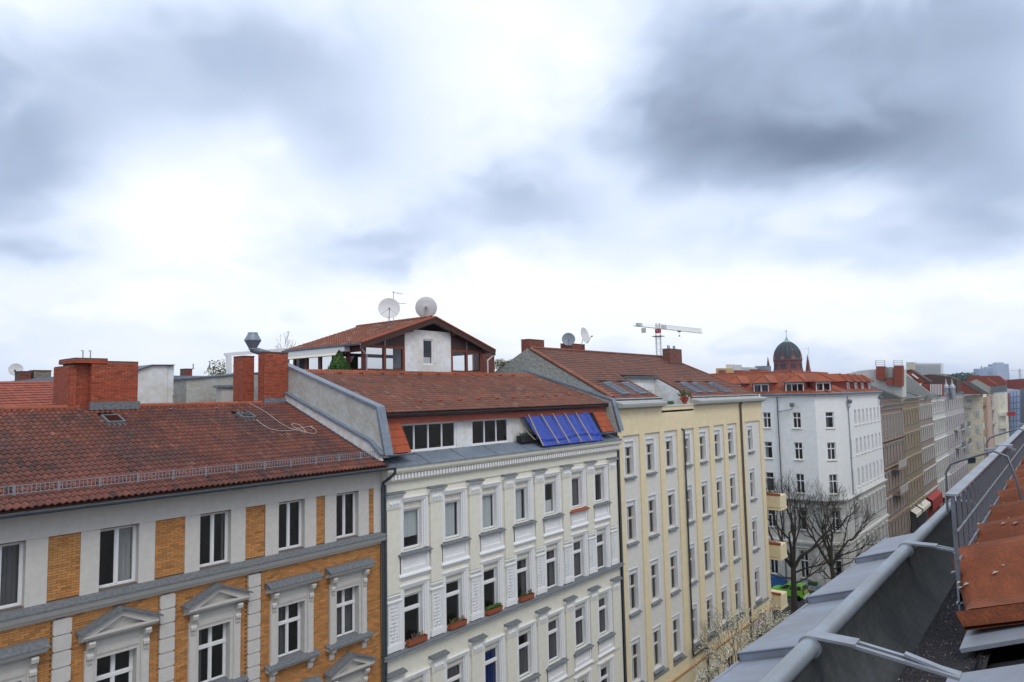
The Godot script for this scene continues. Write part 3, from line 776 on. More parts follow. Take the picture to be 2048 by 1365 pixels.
	dp.tube([Vector3(16.4, 19.0, -18.84), Vector3(16.4, 18.86, -18.84), Vector3(16.36, 18.66, -19.1), Vector3(16.3, 18.5, -19.36), Vector3(16.3, 18.3, -19.4), Vector3(16.3, 0.1, -19.4)], 0.055, 10)
	dp.tube([Vector3(16.42, 18.4, -19.4), Vector3(16.42, 0.1, -19.4)], 0.045, 10)
	obj("downpipe", dp, M.pipe_dark, h)
	# a loose aerial cable on the tiles
	for path in [[[497, 806], [530, 824], [560, 846], [583, 858], [600, 862], [612, 866], [600, 851], [583, 847], [590, 856], [625, 868], [632, 861], [618, 852], [627, 858]], [[512, 840], [540, 858], [575, 862], [605, 856], [625, 852]]]:
		var pts := []
		for q in path: pts.append(onpl(q[0], q[1], e + un * 0.085, un))
		var cv := Curve3D.new()
		for k in pts.size():
			var d: Vector3 = (pts[mini(k + 1, pts.size() - 1)] - pts[maxi(k - 1, 0)]) / 6.0
			cv.add_point(pts[k], -d, d)
		var sm := []
		for k in 61: sm.append(cv.sample_baked(cv.get_baked_length() * k / 60.0))
		tag(obj("aerial_cable", tb(sm, 0.007, 5), M.cable_white, self), "pale loose cable looping over mossy red tiles" if path.size() > 6 else "pale cable running slack from small roof light across tiles", "cable")
func ux_n(us: Vector3) -> Vector3: return Vector3.RIGHT.cross(us).normalized()

# ---------- the cream stucco house ----------
func ornament(seed_: int, w: float, h: float) -> B:
	var r := RandomNumberGenerator.new(); r.seed = seed_
	var b := B.new()
	# acanthus-like scrolls up a middle stem, mirrored
	b.tube([Vector3(0, 0.04, 0.012), Vector3(0.01, h * 0.5, 0.02), Vector3(0, h - 0.04, 0.012)], 0.014, 5)
	var y := 0.08
	while y < h - 0.1:
		for s in [-1, 1]:
			var k := r.randf_range(0.5, 0.95) * w / 2
			b.tube([Vector3(0, y, 0.012), Vector3(s * k * 0.6, y + 0.05, 0.022), Vector3(s * k, y + 0.02, 0.016), Vector3(s * k * 0.7, y - 0.03, 0.012)], [0.012, 0.018, 0.015, 0.008], 5)
			b.lathe(Transform3D(Basis(Vector3.RIGHT, Vector3(0, 0, 1), Vector3(0, -1, 0)), Vector3(s * k * 0.55, y + 0.0, 0.004)), [Vector2(0.028, 0), Vector2(0.02, 0.022), Vector2(0, 0.03)], 6)
		y += r.randf_range(0.1, 0.15)
	return b
func cream_house() -> void:
	var h := thing("cream_apartment_house", "cream stucco apartment house with white ornaments and set back attic windows", "house", Vector3(24.5, 0, -19.5))
	var t := Transform3D(Basis(), Vector3(0, 0, -D))
	var wx := [17.33, 19.51, 21.73, 23.95, 26.15, 28.39, 30.53]
	var px := [16.83, 19.0, 21.22, 23.46, 25.66, 27.88, 30.02, 32.2]
	var ww := 1.03
	var rows := [[15.86, 17.65, 17.36], [12.41, 14.49, 14.22], [9.09, 11.2, 10.95], [5.6, 7.7, 7.45], [1.4, 4.0, 4.0]]
	var ops := []
	for r in rows:
		for x in wx: ops.append(Rect2(x, r[0], ww, r[1] - r[0]))
	var b := B.new(); b.wall(t, 16.29, 32.83, 0, 19.0, ops, 0.36)
	obj("wall", b, M.cream, h)
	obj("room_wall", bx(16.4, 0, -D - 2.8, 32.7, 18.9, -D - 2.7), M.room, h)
	b = B.new(); b.quad(Vector3(32.8, 0, -37), Vector3(16.35, 0, -37), Vector3(16.35, 22.7, -37), Vector3(32.8, 22.7, -37)); b.quad(Vector3(16.35, 0, -37), Vector3(16.35, 0, -20), Vector3(16.35, 19.3, -20), Vector3(16.35, 19.3, -37)); b.quad(Vector3(16.35, 19.3, -37), Vector3(16.35, 19.3, -25.2), Vector3(16.35, 22.7, -25.2), Vector3(16.35, 22.7, -37))
	b.quad(Vector3(32.8, 0, -20), Vector3(32.8, 0, -37), Vector3(32.8, 22.7, -37), Vector3(32.8, 19.3, -20))
	obj("rear_wall", b, M.grey_plaster, h)
	# windows
	var curt := [["blind:0.0:1.0:0.28:1", "blind:0:0.86:0:1", "blind:0:0.9:0:1", "blind:0:0.8:0:1", "net:0:0.95:0.0:0.42", "drape:0.0:1.0:0:1", ""],
		["", "", "", "drape:0.7:1:0:1", "drape:0.6:1:0:1", "drape:0.5:1:0:1", "drape:0.4:1:0:1"],
		["drape:0:1:0:1", "drape:0.0:0.9:0:1", "blue_drape:0:1:0:1", "drape:0:1:0:0.66", "drape:0.5:1:0:1", "drape:0.3:1:0:1", "drape:0.4:1:0:1"], ["", "", "", "", "", "", ""], ["", "", "", "", "", "", ""]]
	for r in rows.size():
		for k in wx.size():
			var f := at(t, wx[k], rows[r][0])
			var o := window(h, f, ww, rows[r][2] - rows[r][0], "one" if r == 0 else "tee", 0.17, "glass_clear" if (r == 0 and k < 5) else "glass", "frame", curt[r][k], 0.075)
			if r < 4: inst("shutter_box", _cached("shutter%.2f" % (rows[r][1] - rows[r][2]), func(): return bx(0, 0, -0.24, ww, rows[r][1] - rows[r][2], -0.1), M.cream), o, Transform3D(Basis(), Vector3(0, rows[r][2] - rows[r][0], 0)))
	# surrounds, sills, aprons
	for r in 4:
		for k in wx.size():
			var hh: float = rows[r][1] - rows[r][0]
			var f := at(t, wx[k] + ww / 2, rows[r][0])
			inst("window_surround", _cached("csur%d" % r, func():
				var q := B.new()
				for s in [-1, 1]:
					q.box(s * ww / 2, 0.0, 0, s * (ww / 2 + 0.09), hh + 0.06, 0.04); q.box(s * (ww / 2 + 0.09), 0.0, 0, s * (ww / 2 + 0.2), hh + 0.14, 0.075)
					q.box(s * (ww / 2 - 0.055), 0.0, -0.16, s * ww / 2, hh, -0.01)
				q.box(-ww / 2, hh, 0, ww / 2, hh + 0.06, 0.04); q.box(-ww / 2 - 0.09, hh + 0.06, 0, ww / 2 + 0.09, hh + 0.14, 0.075); q.box(-ww / 2 - 0.24, hh + 0.14, 0, ww / 2 + 0.24, hh + 0.18, 0.11)
				return q, M.cream_trim), h, f)
			if r in [0, 2]:
				var sm: Material = M.terracotta if (r == 0 and k == 5) else M.zinc_old
				inst("window_sill", _cached("csill%s" % str(sm == M.terracotta), func():
					var q := B.new(); mould(q, Transform3D(), -0.82, 0.82, [-0.2, 0.02, 0.0, -0.03, 0.22, -0.1, 0.22, -0.13, -0.2, -0.1]); return q, sm), h, f)
				inst("apron_panel", _cached("capron", func():
					var q := B.new()
					q.wall(Transform3D(Basis(), Vector3(0, 0, 0.08)), -0.74, 0.74, -0.86, -0.13, [Rect2(-0.6, -0.62, 1.2, 0.4)], 0.05)
					q.box(-0.6, -0.62, 0, 0.6, -0.22, 0.03)
					for s in [-1, 1]: q.box(s * 0.74, -0.86, 0, s * 0.741, -0.13, 0.08)
					mould(q, Transform3D(), -0.8, 0.8, [0, -1.02, 0.06, -1.02, 0.1, -0.94, 0.14, -0.9, 0.14, -0.86, 0.09, -0.78, 0, -0.78])
					return q, M.cream_trim), h, f)
	# pilasters with capitals; relief panels on the storey below
	for x in px:
		for base_y in [17.5, 11.15]:
			var f := at(t, x, base_y)
			inst("pilaster", _cached("cpil", func():
				var q := B.new(); q.box(-0.32, -3.05, 0, 0.32, 0.0, 0.08); q.box(-0.36, -0.02, 0, 0.36, 0.36, 0.11); q.box(-0.27, 0.06, 0.11, 0.27, 0.3, 0.125); return q, M.cream), h, f)
			inst("capital", _cached("ccap", func():
				var q := B.new(); mould(q, Transform3D(), -0.42, 0.42, [0, 0.36, 0.12, 0.36, 0.14, 0.42, 0.24, 0.47, 0.24, 0.52, 0, 0.52])
				q.box(-0.29, 0.05, 0.12, 0.29, 0.31, 0.13)
				for s in [-1, 0, 1]: q.lathe(Transform3D(Basis(Vector3.RIGHT, Vector3(0, 0, 1), Vector3(0, -1, 0)), Vector3(s * 0.17, 0.18, 0.125)), [Vector2(0.075, 0), Vector2(0.07, 0.03), Vector2(0.03, 0.035), Vector2(0.02, 0.06), Vector2(0, 0.06)], 8)
				return q, M.cream_trim), h, f)
			inst("capital_cover", _cached("ccapz", func():
				var q := B.new(); mould(q, Transform3D(), -0.45, 0.45, [0, 0.52, 0.28, 0.52, 0.28, 0.545, 0.05, 0.6, 0, 0.6]); return q, M.zinc_old), h, f)
		var g := at(t, x, 12.45)
		var pan := inst("relief_panel", _cached("crel", func():
			var q := B.new(); q.box(-0.34, 0, 0, 0.34, 0.22, 0.1); q.box(-0.3, 0.22, 0, 0.3, 1.68, 0.06)
			q.wall(Transform3D(Basis(), Vector3(0, 0, 0.085)), -0.29, 0.29, 0.22, 1.68, [Rect2(-0.24, 0.27, 0.48, 1.36)], 0.025)
			mould(q, Transform3D(), -0.34, 0.34, [0, 1.68, 0.1, 1.68, 0.12, 1.72, 0.12, 1.76, 0, 1.78]); mould(q, Transform3D(), -0.33, 0.33, [0, 1.88, 0.09, 1.88, 0.11, 1.94, 0, 1.97])
			return q, M.cream_trim), h, g)
		inst("ornament", _cached("corn", func(): return ornament(3, 0.44, 1.34), M.cream_trim), pan, Transform3D(Basis(), Vector3(0, 0.28, 0.058)))
	# the storeys' ledges and the main cornice
	moulded("string_course", h, t, 16.3, 32.84, [0, 12.16, 0.06, 12.16, 0.1, 12.24, 0.22, 12.27, 0.25, 12.34, 0, 12.36], M.cream_trim)
	moulded("string_course_cover", h, t, 16.28, 32.86, [-0.2, 12.44, 0.04, 12.42, 0.29, 12.375, 0.29, 12.345, 0, 12.36, -0.2, 12.36], M.zinc_old)
	moulded("frieze", h, t, 16.32, 32.82, [0, 18.06, 0.03, 18.06, 0.05, 18.1, 0.05, 18.47, 0, 18.47], M.cream)
	moulded("cornice", h, t, 16.3, 32.84, [0, 18.45, 0.16, 18.45, 0.2, 18.52, 0.2, 18.74, 0.3, 18.76, 0.36, 18.86, 0.38, 18.98, 0.38, 19.02, 0, 19.02], M.cream)
	b = B.new()
	var x := 16.4
	while x < 32.75: b.box(x, 18.54, -D + 0.19, x + 0.09, 18.72, -D + 0.27); x += 0.165
	stuff(obj("dentil_band", b, M.cream_trim, h))
	moulded("cornice_cover", h, t, 16.28, 32.86, [0.42, 19.0, 0.42, 19.03, -0.52, 19.4, -0.62, 19.4, -0.62, 19.36, 0.3, 19.0], M.zinc)
	for u in [785.6, 850, 921, 986, 1050, 1105, 1160]:
		var sx := onz(u, 915, -19.4).x
		var q := B.new(); q.bar(Vector3(sx, 19.035, -D + 0.42), Vector3(sx, 19.41, -D - 0.5), 0.035, 0.03); obj("cover_seam", q, M.zinc, h)
	# attic: set back window wall under the eave
	var wz := -20.06
	var tw := Transform3D(Basis(), Vector3(0, 0, wz))
	var g1 := [onz(797, 870, wz).x, onz(913, 870, wz).x, onz(943.5, 870, wz).x, onz(1018, 870, wz).x]
	var aops := [Rect2(g1[0], 19.42, g1[1] - g1[0], 1.1), Rect2(g1[2], 19.42, g1[3] - g1[2], 1.1), Rect2(26.6, 19.42, 2.6, 1.1)]
	b = B.new(); b.wall(tw, 16.45, 32.7, 19.3, 20.95, aops, 0.2); obj("attic_wall", b, M.pale_plaster, h)
	for k in 3: window(h, at(tw, aops[k].position.x, aops[k].position.y), aops[k].size.x, aops[k].size.y, "n4" if k == 0 else "n3", 0.03, "glass", "frame", "", 0.06)
	obj("attic_room_wall", bx(16.45, 19.3, -23.2, 32.7, 20.9, -23.1), M.room, h); obj("attic_floor", bx(16.45, 19.1, -23.2, 32.7, 19.3, -20.1), M.room, h)
	obj("fascia", bx(16.5, 20.53, -19.95, 32.35, 20.78, -19.8), M.fascia_red, h)
	gutter(h, Vector3(16.5, 20.9, -19.7), Vector3(32.4, 20.9, -19.7), 0.085, M.gutter_brown)
	# main roof
	var e := Vector3(0, 20.97, -19.72); var r := Vector3(0, 22.8, -25.1)
	var us := (r - e).normalized(); var un := ux_n(us)
	b = B.new()
	b.quad(Vector3(16.4, e.y - 0.04, e.z), Vector3(32.65, e.y - 0.04, e.z), Vector3(32.65, r.y - 0.04, r.z), Vector3(16.4, r.y - 0.04, r.z))
	b.quad(Vector3(16.4, r.y - 0.06, r.z), Vector3(32.65, r.y - 0.06, r.z), Vector3(32.8, 22.7, -37), Vector3(16.4, 22.7, -37))
	b.quad(Vector3(16.4, e.y - 0.07, e.z), Vector3(16.4, e.y - 0.07, -20.3), Vector3(32.65, e.y - 0.07, -20.3), Vector3(32.65, e.y - 0.07, e.z))
	var roof := obj("roof", b, M.zinc_dark, h)
	var ns := FastNoiseLite.new(); ns.seed = 15; ns.frequency = 0.5; ns.fractal_octaves = 3
	rng.seed = 177
	var pick := func(p: Vector3, _i: int, j: int) -> Color:
		var g := clampf(0.5 + ns.get_noise_2d(p.x, p.z * 1.5) * 1.3, 0, 1)
		var c := Color(0.27, 0.095, 0.06).lerp(Color(0.2, 0.08, 0.057), g)
		if rng.randf() < 0.1 * g: c = Color(0.32, 0.17, 0.12)
		if j > 17: c = Color(0.4, 0.11, 0.05)
		return shade(c, 0.12, 0.08)
	tiles(roof, "roof_tile", wave_tile(0.141, 0.32, 0.04, 0.024), M.tile_white, Vector3(16.42, e.y, e.z), Vector3.RIGHT, us, 115, 20, 0.141, e.distance_to(r) / 20.0, pick, 0, always)
	for q in [[[680, 724, 766, 805.5, 842, 877.6, 912, 944, 974, 1002.7, 1028], 747.0, 752.5], [[841.5, 882.5, 922, 959, 994.6, 1027, 1057, 1086, 1113, 1139, 1164], 804.5, 789.0]]:
		for k in q[0].size():
			var p := onpl(q[0][k], lerpf(q[1], q[2], float(k) / 10.0), e + un * 0.06, un)
			var vb := B.new(); vb.prism(Transform3D(Basis(Vector3.RIGHT, un, -us), p), poly([-0.09, 0, 0.09, 0, 0.06, 0.07, -0.06, 0.07]), -0.16, 0.0)
			obj("vent_tile", vb, M.terracotta, roof)
	# steep tiled cheeks left and right of the attic windows
	var clay := Color(0.5, 0.105, 0.035)
	for c in [[16.52, 17.56], [31.05, 32.3]]:
		var c0 := Vector3(0, 19.5, -19.24); var c1 := Vector3(0, 20.62, -19.86)
		var cs := (c1 - c0).normalized()
		var cb := B.new(); cb.quad(Vector3(c[0], c0.y, c0.z - 0.05), Vector3(c[1], c0.y, c0.z - 0.05), Vector3(c[1], c1.y, c1.z - 0.05), Vector3(c[0], c1.y, c1.z - 0.05))
		for s in [0, 1]: cb.tri(Vector3(c[s], 19.3, -20.05), Vector3(c[s], c0.y, c0.z - 0.05), Vector3(c[s], c1.y, c1.z - 0.05)); cb.tri(Vector3(c[s], 19.3, -20.05), Vector3(c[s], c1.y, c1.z - 0.05), Vector3(c[s], 20.62, -20.05))
		var ck := obj("attic_cheek", cb, M.zinc_dark, h)
		var pk := func(_p: Vector3, _i: int, _j: int) -> Color: return shade(clay, 0.1, 0.05)
		tiles(ck, "roof_tile", wave_tile(0.205, 0.35, 0.022, 0.022), M.tile_white, Vector3(c[0], c0.y, c0.z), Vector3.RIGHT, cs, int((c[1] - c[0]) / 0.205), 4, 0.205, c0.distance_to(c1) / 4.0, pk, 60, always)
		gutter(h, Vector3(c[0] - 0.15, 19.47, -19.16), Vector3(c[1] + 0.08, 19.47, -19.16), 0.06, M.zinc)
	# party walls with zinc covers
	var prof := [0.36, 19.4, 0.3, 19.6, -0.08, 21.12, -6.1, 23.0, -6.1, 21.2]
	for s in [[16.16, 16.44], [32.58, 32.86]]:
		var pw := moulded("party_wall", h, t, s[0], s[1], prof, M.grey_plaster)
		moulded("wall_cover", pw, t, s[0] - 0.05, s[1] + 0.04, [0.5, 19.5, 0.45, 19.5, -0.02, 21.1, -0.06, 21.15, -6.12, 23.02, -6.12, 23.1, -0.03, 21.26, 0.03, 21.22], M.zinc)
	var lw := moulded("party_wall_base", h, t, 16.0, 16.16, [0.32, 19.3, 0.24, 19.5, -0.3, 19.93, -6.1, 21.92, -6.1, 21.3], mat("limewash", lin(0.76, 0.77, 0.79), 0.9, "stain", 1.2))
	moulded("base_cover", lw, t, 15.96, 16.17, [0.4, 19.5, 0.25, 19.52, -0.3, 19.94, -6.1, 21.93, -6.1, 22.02, -0.26, 20.03, 0.42, 19.56], M.zinc)
	moulded("base_flashing", lw, t, 15.93, 16.0, [0.3, 19.22, 0.24, 19.34, -5.9, 21.62, -5.9, 21.3], M.zinc_dark)
	# tarpaulin, battens, planter
	var tl := onz(1045, 827, -19.88); var tr := onz(1176, 822, -19.88); var bl := onz(1088, 893, -19.1); var br := onz(1209, 880, -19.1)
	b = B.new()
	var nn2 := FastNoiseLite.new(); nn2.seed = 8; nn2.frequency = 1.1; nn2.fractal_octaves = 3
	var nu := 60; var nv := 24
	var gp := []
	for j in nv + 1:
		var row := []
		for i in nu + 1:
			var fu := float(i) / nu; var fv := float(j) / nv
			var p := tl.lerp(tr, fu).lerp(bl.lerp(br, fu), fv)
			var sag := -0.035 * absf(sin(fu * PI * 5.6 + 0.5)) * sin(fv * PI)
			var fold := 0.045 * exp(-pow((fv - 0.78 - 0.05 * sin(fu * 7.0)) * 22.0, 2.0)) - 0.03 * exp(-pow((fv - 0.84 - 0.05 * sin(fu * 7.0)) * 22.0, 2.0))
			var hem := 0.05 * exp(-pow((fu - 0.93 - fv * 0.02) * 30.0, 2.0)) - 0.05 * exp(-pow((fu - 0.88 - fv * 0.03) * 35.0, 2.0)) * fv
			p += Vector3(0, 0.68, 0.73) * (sag + fold + hem + 0.022 * nn2.get_noise_2d(fu * 6.0, fv * 2.5)) + Vector3(0.02 * nn2.get_noise_2d(fv * 5.0, 3.0) * (1 if i in [0, nu] else 0), 0, 0)
			row.append(p)
		gp.append(row)
	for j in nv:
		for i in nu: b.quad(gp[j + 1][i], gp[j + 1][i + 1], gp[j][i + 1], gp[j][i])
	tag(obj("tarpaulin", b, M.tarp, self), "blue tarpaulin stretched over attic opening of cream house", "tarpaulin")
	var bt := [[1055.7, 828, 1086.7, 892], [1080.9, 827, 1117.8, 887.3], [1104.3, 826, 1139.5, 885.6], [1127.7, 825, 1163.5, 883.2], [1150.6, 824, 1184, 880.3]]
	for q in bt:
		b = B.new(); b.bar(onz(q[0], q[1], -19.83), onz(q[2], q[3], -19.03), 0.05, 0.035, Vector3(0, 0.7, 0.7))
		tag(obj("wooden_batten", b, M.batten, self), "pale wooden batten holding down blue tarpaulin", "batten", "battens across the tarpaulin")
	b = B.new(); b.bar(onz(1032, 841, -19.7), onz(1070, 880, -19.35), 0.05, 0.03)
	tag(obj("wooden_batten", b, M.batten, self), "loose wooden batten leaning before black planter", "batten")
	var pc := onz(1053, 884, -19.75)
	var pl := thing("planter_box", "black planter with short green plants beside blue tarpaulin", "planter", pc)
	b = B.new(); b.prism(fr(Vector3.RIGHT, Vector3.UP, pc), poly([-0.52, 0, 0.52, 0, 0.56, 0.3, -0.56, 0.3]), -0.15, 0.15); obj("box", b, M.black_plastic, pl)
	stuff(obj("plants", tufts(Vector3(pc.x, pc.y + 0.3, pc.z), 0.45, 0.1, 0.2, 160, 6), M.leaf_dark, pl))
	# window boxes of the second storey
	var boxes := [[17.43, 1.0, 30, "bark_pale", "terracotta window box with few dry stems, next to brick house"], [19.6, 1.0, 60, "leaf_olive", "terracotta window box with thin stems, between two stucco reliefs"], [21.82, 0.95, 420, "leaf_green", "terracotta window box overflowing with fresh green leaves"], [24.05, 0.9, 50, "leaf_dark", "terracotta window box with small dark plants before reddish room"]]
	for q in boxes:
		var p := Vector3(q[0] + 0.46, 12.46, -D + 0.1)
		var o := thing("window_box", q[4], "planter", p)
		b = B.new(); b.wall(fr(Vector3.RIGHT, Vector3(0, 0, -1), p + Vector3(0, 0.19, 0)), -0.47, 0.47, -0.09, 0.09, [Rect2(-0.45, -0.075, 0.9, 0.15)], 0.05)
		b.prism(fr(Vector3.RIGHT, Vector3.UP, p), poly([-0.44, 0, 0.44, 0, 0.47, 0.15, 0.47, 0.19, -0.47, 0.19, -0.47, 0.15]), 0.075, 0.09)
		b.box(p.x - 0.45, p.y, p.z - 0.09, p.x + 0.45, p.y + 0.13, p.z + 0.075)
		for s in [-1, 1]: b.box(p.x + s * 0.45, p.y, p.z - 0.09, p.x + s * 0.47, p.y + 0.19, p.z + 0.075)
		obj("box", b, M.terracotta, o)
		stuff(obj("plants", tufts(p + Vector3(0, 0.15, 0), 0.4, 0.07, 0.24 if q[2] > 100 else 0.3, q[2], int(q[0])), M[q[3]], o))
	for s in [16.33, 32.93]:
		if s > 20: obj("downpipe", tb([Vector3(s, 19.2, -19.42), Vector3(s, 0.1, -19.42)], 0.06, 10), M.pipe_dark, h)
func _cached(key: String, make: Callable, m: Material) -> Mesh:
	if not cache.has(key): cache[key] = (make.call() as B).mesh(m)
	return cache[key]
# a tuft of narrow leaves standing on a bed
func tufts(c: Vector3, wx: float, wz: float, hgt: float, n: int, sd: int) -> B:
	var r := RandomNumberGenerator.new(); r.seed = sd
	var b := B.new()
	for i in n:
		var p := c + Vector3(r.randf_range(-wx, wx), r.randf_range(-0.02, hgt * 0.35), r.randf_range(-wz, wz))
		var a := r.randf() * TAU
		var d := Vector3(cos(a) * 0.6, r.randf_range(0.3, 1.2), sin(a) * 0.6).normalized() * hgt * r.randf_range(0.25, 0.7)
		var s := d.cross(Vector3(sin(a * 3), 0.3, cos(a * 2))).normalized() * hgt * 0.07
		b.quad(p - s * 0.3, p + d * 0.5 - s, p + d, p + d * 0.5 + s)
	return b
# leaves spread through a crown: centre, half axes
func leaves(c: Vector3, ax: Vector3, n: int, size: float, sd: int, shell := 0.55, cone := false) -> B:
	var r := RandomNumberGenerator.new(); r.seed = sd
	var b := B.new()
	for i in n:
		var d := Vector3(r.randfn(), r.randfn(), r.randfn()).normalized() * pow(r.randf(), shell)
		if cone:
			var y := r.randf(); var a0 := r.randf() * TAU; var k := (1.0 - pow(y, 1.3)) * pow(r.randf(), 0.35) * (1.0 + 0.16 * sin(a0 * 5.0 + y * 13.0))
			d = Vector3(cos(a0) * k, y * 2.0 - 1.0, sin(a0) * k)
		var p := c + d * ax
		var n1 := (d + Vector3(r.randfn(), r.randfn(), r.randfn()) * 0.6).normalized()
		var x := n1.cross(Vector3(r.randfn(), r.randfn(), r.randfn())).normalized(); var y2 := n1.cross(x)
		var s := size * r.randf_range(0.6, 1.3)
		b.quad(p - x * s, p - y2 * s * 0.55, p + x * s, p + y2 * s * 0.55)
	return b

# ---------- the glazed penthouse on the cream house ----------
func dish(label: String, base_p: Vector3, c: Vector3, rad: float, face: Vector3, m: Material, group := "") -> void:
	var o := thing("satellite_dish", label, "satellite dish", base_p, group)
	var z := face.normalized(); var x := Vector3.UP.cross(z).normalized(); var y := z.cross(x)
	var f := Transform3D(Basis(x, z, -y) if true else Basis(), c)
	f = Transform3D(Basis(x, z, x.cross(z)), c)
	var b := B.new()
	var dp := rad * 0.17
	b.lathe(f, [Vector2(0, 0), Vector2(rad * 0.4, dp * 0.16), Vector2(rad * 0.75, dp * 0.56), Vector2(rad, dp), Vector2(rad * 1.01, dp * 0.98), Vector2(rad * 1.0, dp * 0.9), Vector2(rad * 0.75, dp * 0.56 - 0.014), Vector2(0, -0.02)], 32)
	obj("reflector", b, m, o)
	b = B.new()
	var tip := c + z * rad * 1.0 - y * rad * 0.35
	b.tube([c - y * rad * 0.98 + z * dp, tip], 0.012 + rad * 0.008, 6)
	for s in [-1, 1]: b.tube([c + x * s * rad * 0.75 - y * rad * 0.6 + z * dp, tip], 0.007, 5)
	obj("feed_arm", b, M.steel, o)
	b = B.new(); b.bar(tip - z * 0.05, tip + z * 0.07, 0.07, 0.08); obj("feed_head", b, M.zinc_old, o)
	b = B.new(); b.tube([base_p, c - z * 0.1 - y * 0.1, c - z * 0.08], 0.025, 8); b.bar(c - z * 0.12, c - z * 0.01, 0.14, 0.18)
	obj("mast", b, M.steel, o)
func aerial(label: String, foot: Vector3, hgt: float, arms: Array) -> void:
	var o := thing("roof_aerial", label, "aerial", foot)
	obj("mast", tb([foot, foot + Vector3(0, hgt, 0)], 0.018, 6), M.steel, o)
	for a in arms:                                             # height, direction, length, number of rods
		var p := foot + Vector3(0, a[0], 0); var d: Vector3 = a[1].normalized(); var q: Vector3 = p + d * a[2]
		var b := B.new(); b.tube([p - d * 0.1, q], 0.012, 5)
		var s := d.cross(Vector3.UP).normalized()
		for k in a[3]:
			var c: Vector3 = p + d * (a[2] * (k + 0.5) / a[3]); b.tube([c - s * 0.2, c + s * 0.2], 0.006, 4)
		obj("antenna", b, M.steel, o)
func penthouse() -> void:
	var zf := -25.45; var zb := -31.2
	var h := thing("rooftop_penthouse", "glazed penthouse with brown timber and low gabled tile roof on cream house", "penthouse", Vector3(24.6, 22.75, zf))
	var t := Transform3D(Basis(), Vector3(0, 0, zf))
	var ax := 24.63; var ay := 25.62; var sl := 0.326
	var yl := func(x: float) -> float: return ay - absf(x - ax) * sl
	# white middle wall
	var b := B.new()
	var wo := Rect2(24.08, 23.2, 0.74, 1.32)
	b.wall(t, 22.86, 26.1, 22.72, 24.96, [wo], 0.16)
	b.prism(t, poly([22.86, 24.96, 26.1, 24.96, 26.1, yl.call(26.1) - 0.12, ax, ay - 0.12, 22.86, yl.call(22.86) - 0.12]), -0.1, 0.0)
	b.box(22.85, 22.72, zf - 0.9, 22.86, 24.9, zf); b.box(26.1, 22.72, zf - 0.9, 26.11, 24.9, zf)
	obj("wall", b, M.pale_plaster, h)
	obj("base_flashing", bx(22.84, 22.7, zf, 26.12, 22.84, zf + 0.03), M.zinc, h)
	window(h, at(t, wo.position.x, wo.position.y), wo.size.x, wo.size.y, "one", 0.04, "glass_clear", "frame", "net:0.05:0.9:0.0:0.3", 0.06)
	# timber bays left and right
	for s in [[20.28, 22.86], [26.1, 28.6]]:
		b = B.new()
		var m: float = (s[0] + s[1]) / 2
		b.wall(t, s[0], s[1], 22.72, 24.06, [Rect2(s[0] + 0.16, 22.94, m - s[0] - 0.24, 1.0), Rect2(m + 0.08, 22.94, s[1] - m - 0.24, 1.0)], 0.12)
		obj("window", b, M.frame_brown, h)
		var wn := h.get_child(h.get_child_count() - 1)
		for q in [[s[0] + 0.16, m - 0.08], [m + 0.08, s[1] - 0.16]]:
			var pb := B.new(); pb.quad(Vector3(q[0], 22.94, zf - 0.06), Vector3(q[1], 22.94, zf - 0.06), Vector3(q[1], 23.94, zf - 0.06), Vector3(q[0], 23.94, zf - 0.06))
			obj("pane", pb, M.glass_blue if s[0] < 24 else M.glass_clear, wn)
		b = B.new(); b.prism(t, poly([s[0], 24.06, s[1], 24.06, s[1], yl.call(s[1]) - 0.1, s[0], yl.call(s[0]) - 0.1]), -0.1, -0.02); obj("gable_panel", b, M.wood_dark, h)
		obj("batten", bx(m - 0.02, 24.06, zf - 0.02, m + 0.02, yl.call(m) - 0.1, zf + 0.02), M.steel, h)
		obj("sill", bx(s[0] - 0.03, 22.68, zf, s[1] + 0.03, 22.78, zf + 0.09), M.zinc_dark, h)
	# roof: two slopes of tile with verges and bargeboards
	var red := Color(0.36, 0.1, 0.05)
	rng.seed = 311
	for s in [-1, 1]:
		var ex: float = ax + s * 4.72
		var ey: float = yl.call(ex)
		b = B.new()
		var f := Transform3D(Basis(), Vector3.ZERO)
		b.prism(f, poly([ex, ey - 0.1, ax, ay - 0.1, ax, ay, ex, ey]), zb - 0.3, zf + 0.32)
		var rf := obj("roof", b, M.wood_dark, h)
		var ux := Vector3(0, 0, 1) if s < 0 else Vector3(0, 0, -1)
		var o := Vector3(ex, ey, zb - 0.25) if s < 0 else Vector3(ex, ey, zf + 0.28)
		var us := (Vector3(ax, ay, 0) - Vector3(ex, ey, 0)).normalized()
		var pick := func(p: Vector3, i: int, _j: int) -> Color:
			var c := Color(0.3, 0.095, 0.055)
			if (s < 0 and p.z > zf + 0.05) or (s > 0 and i < 2): c = Color(0.46, 0.13, 0.06)
			elif rng.randf() < 0.08: c = Color(0.3, 0.25, 0.2)
			return shade(c, 0.12, 0.06)
		tiles(rf, "roof_tile", wave_tile(0.19, 0.34, 0.045, 0.028), M.tile_white, o, ux, us, 33, 17, 0.19, 4.95 / 17.0, pick, 0, always)
		b = B.new(); b.prism(Transform3D(), poly([ex, ey - 0.26, ax, ay - 0.26, ax, ay + 0.02, ex, ey + 0.02]), zf + 0.3, zf + 0.36); obj("bargeboard", b, M.wood_dark, h)
		b = B.new(); b.prism(Transform3D(), poly([ex, ey + 0.02, ax, ay + 0.02, ax, ay + 0.09, ex, ey + 0.09]), zf + 0.2, zf + 0.4); obj("verge_tiles", b, M.terracotta, h)
		gutter(h, Vector3(ex + s * 0.03, ey + 0.0, zb - 0.3), Vector3(ex + s * 0.03, ey + 0.0, zf + 0.3), 0.09, M.zinc)
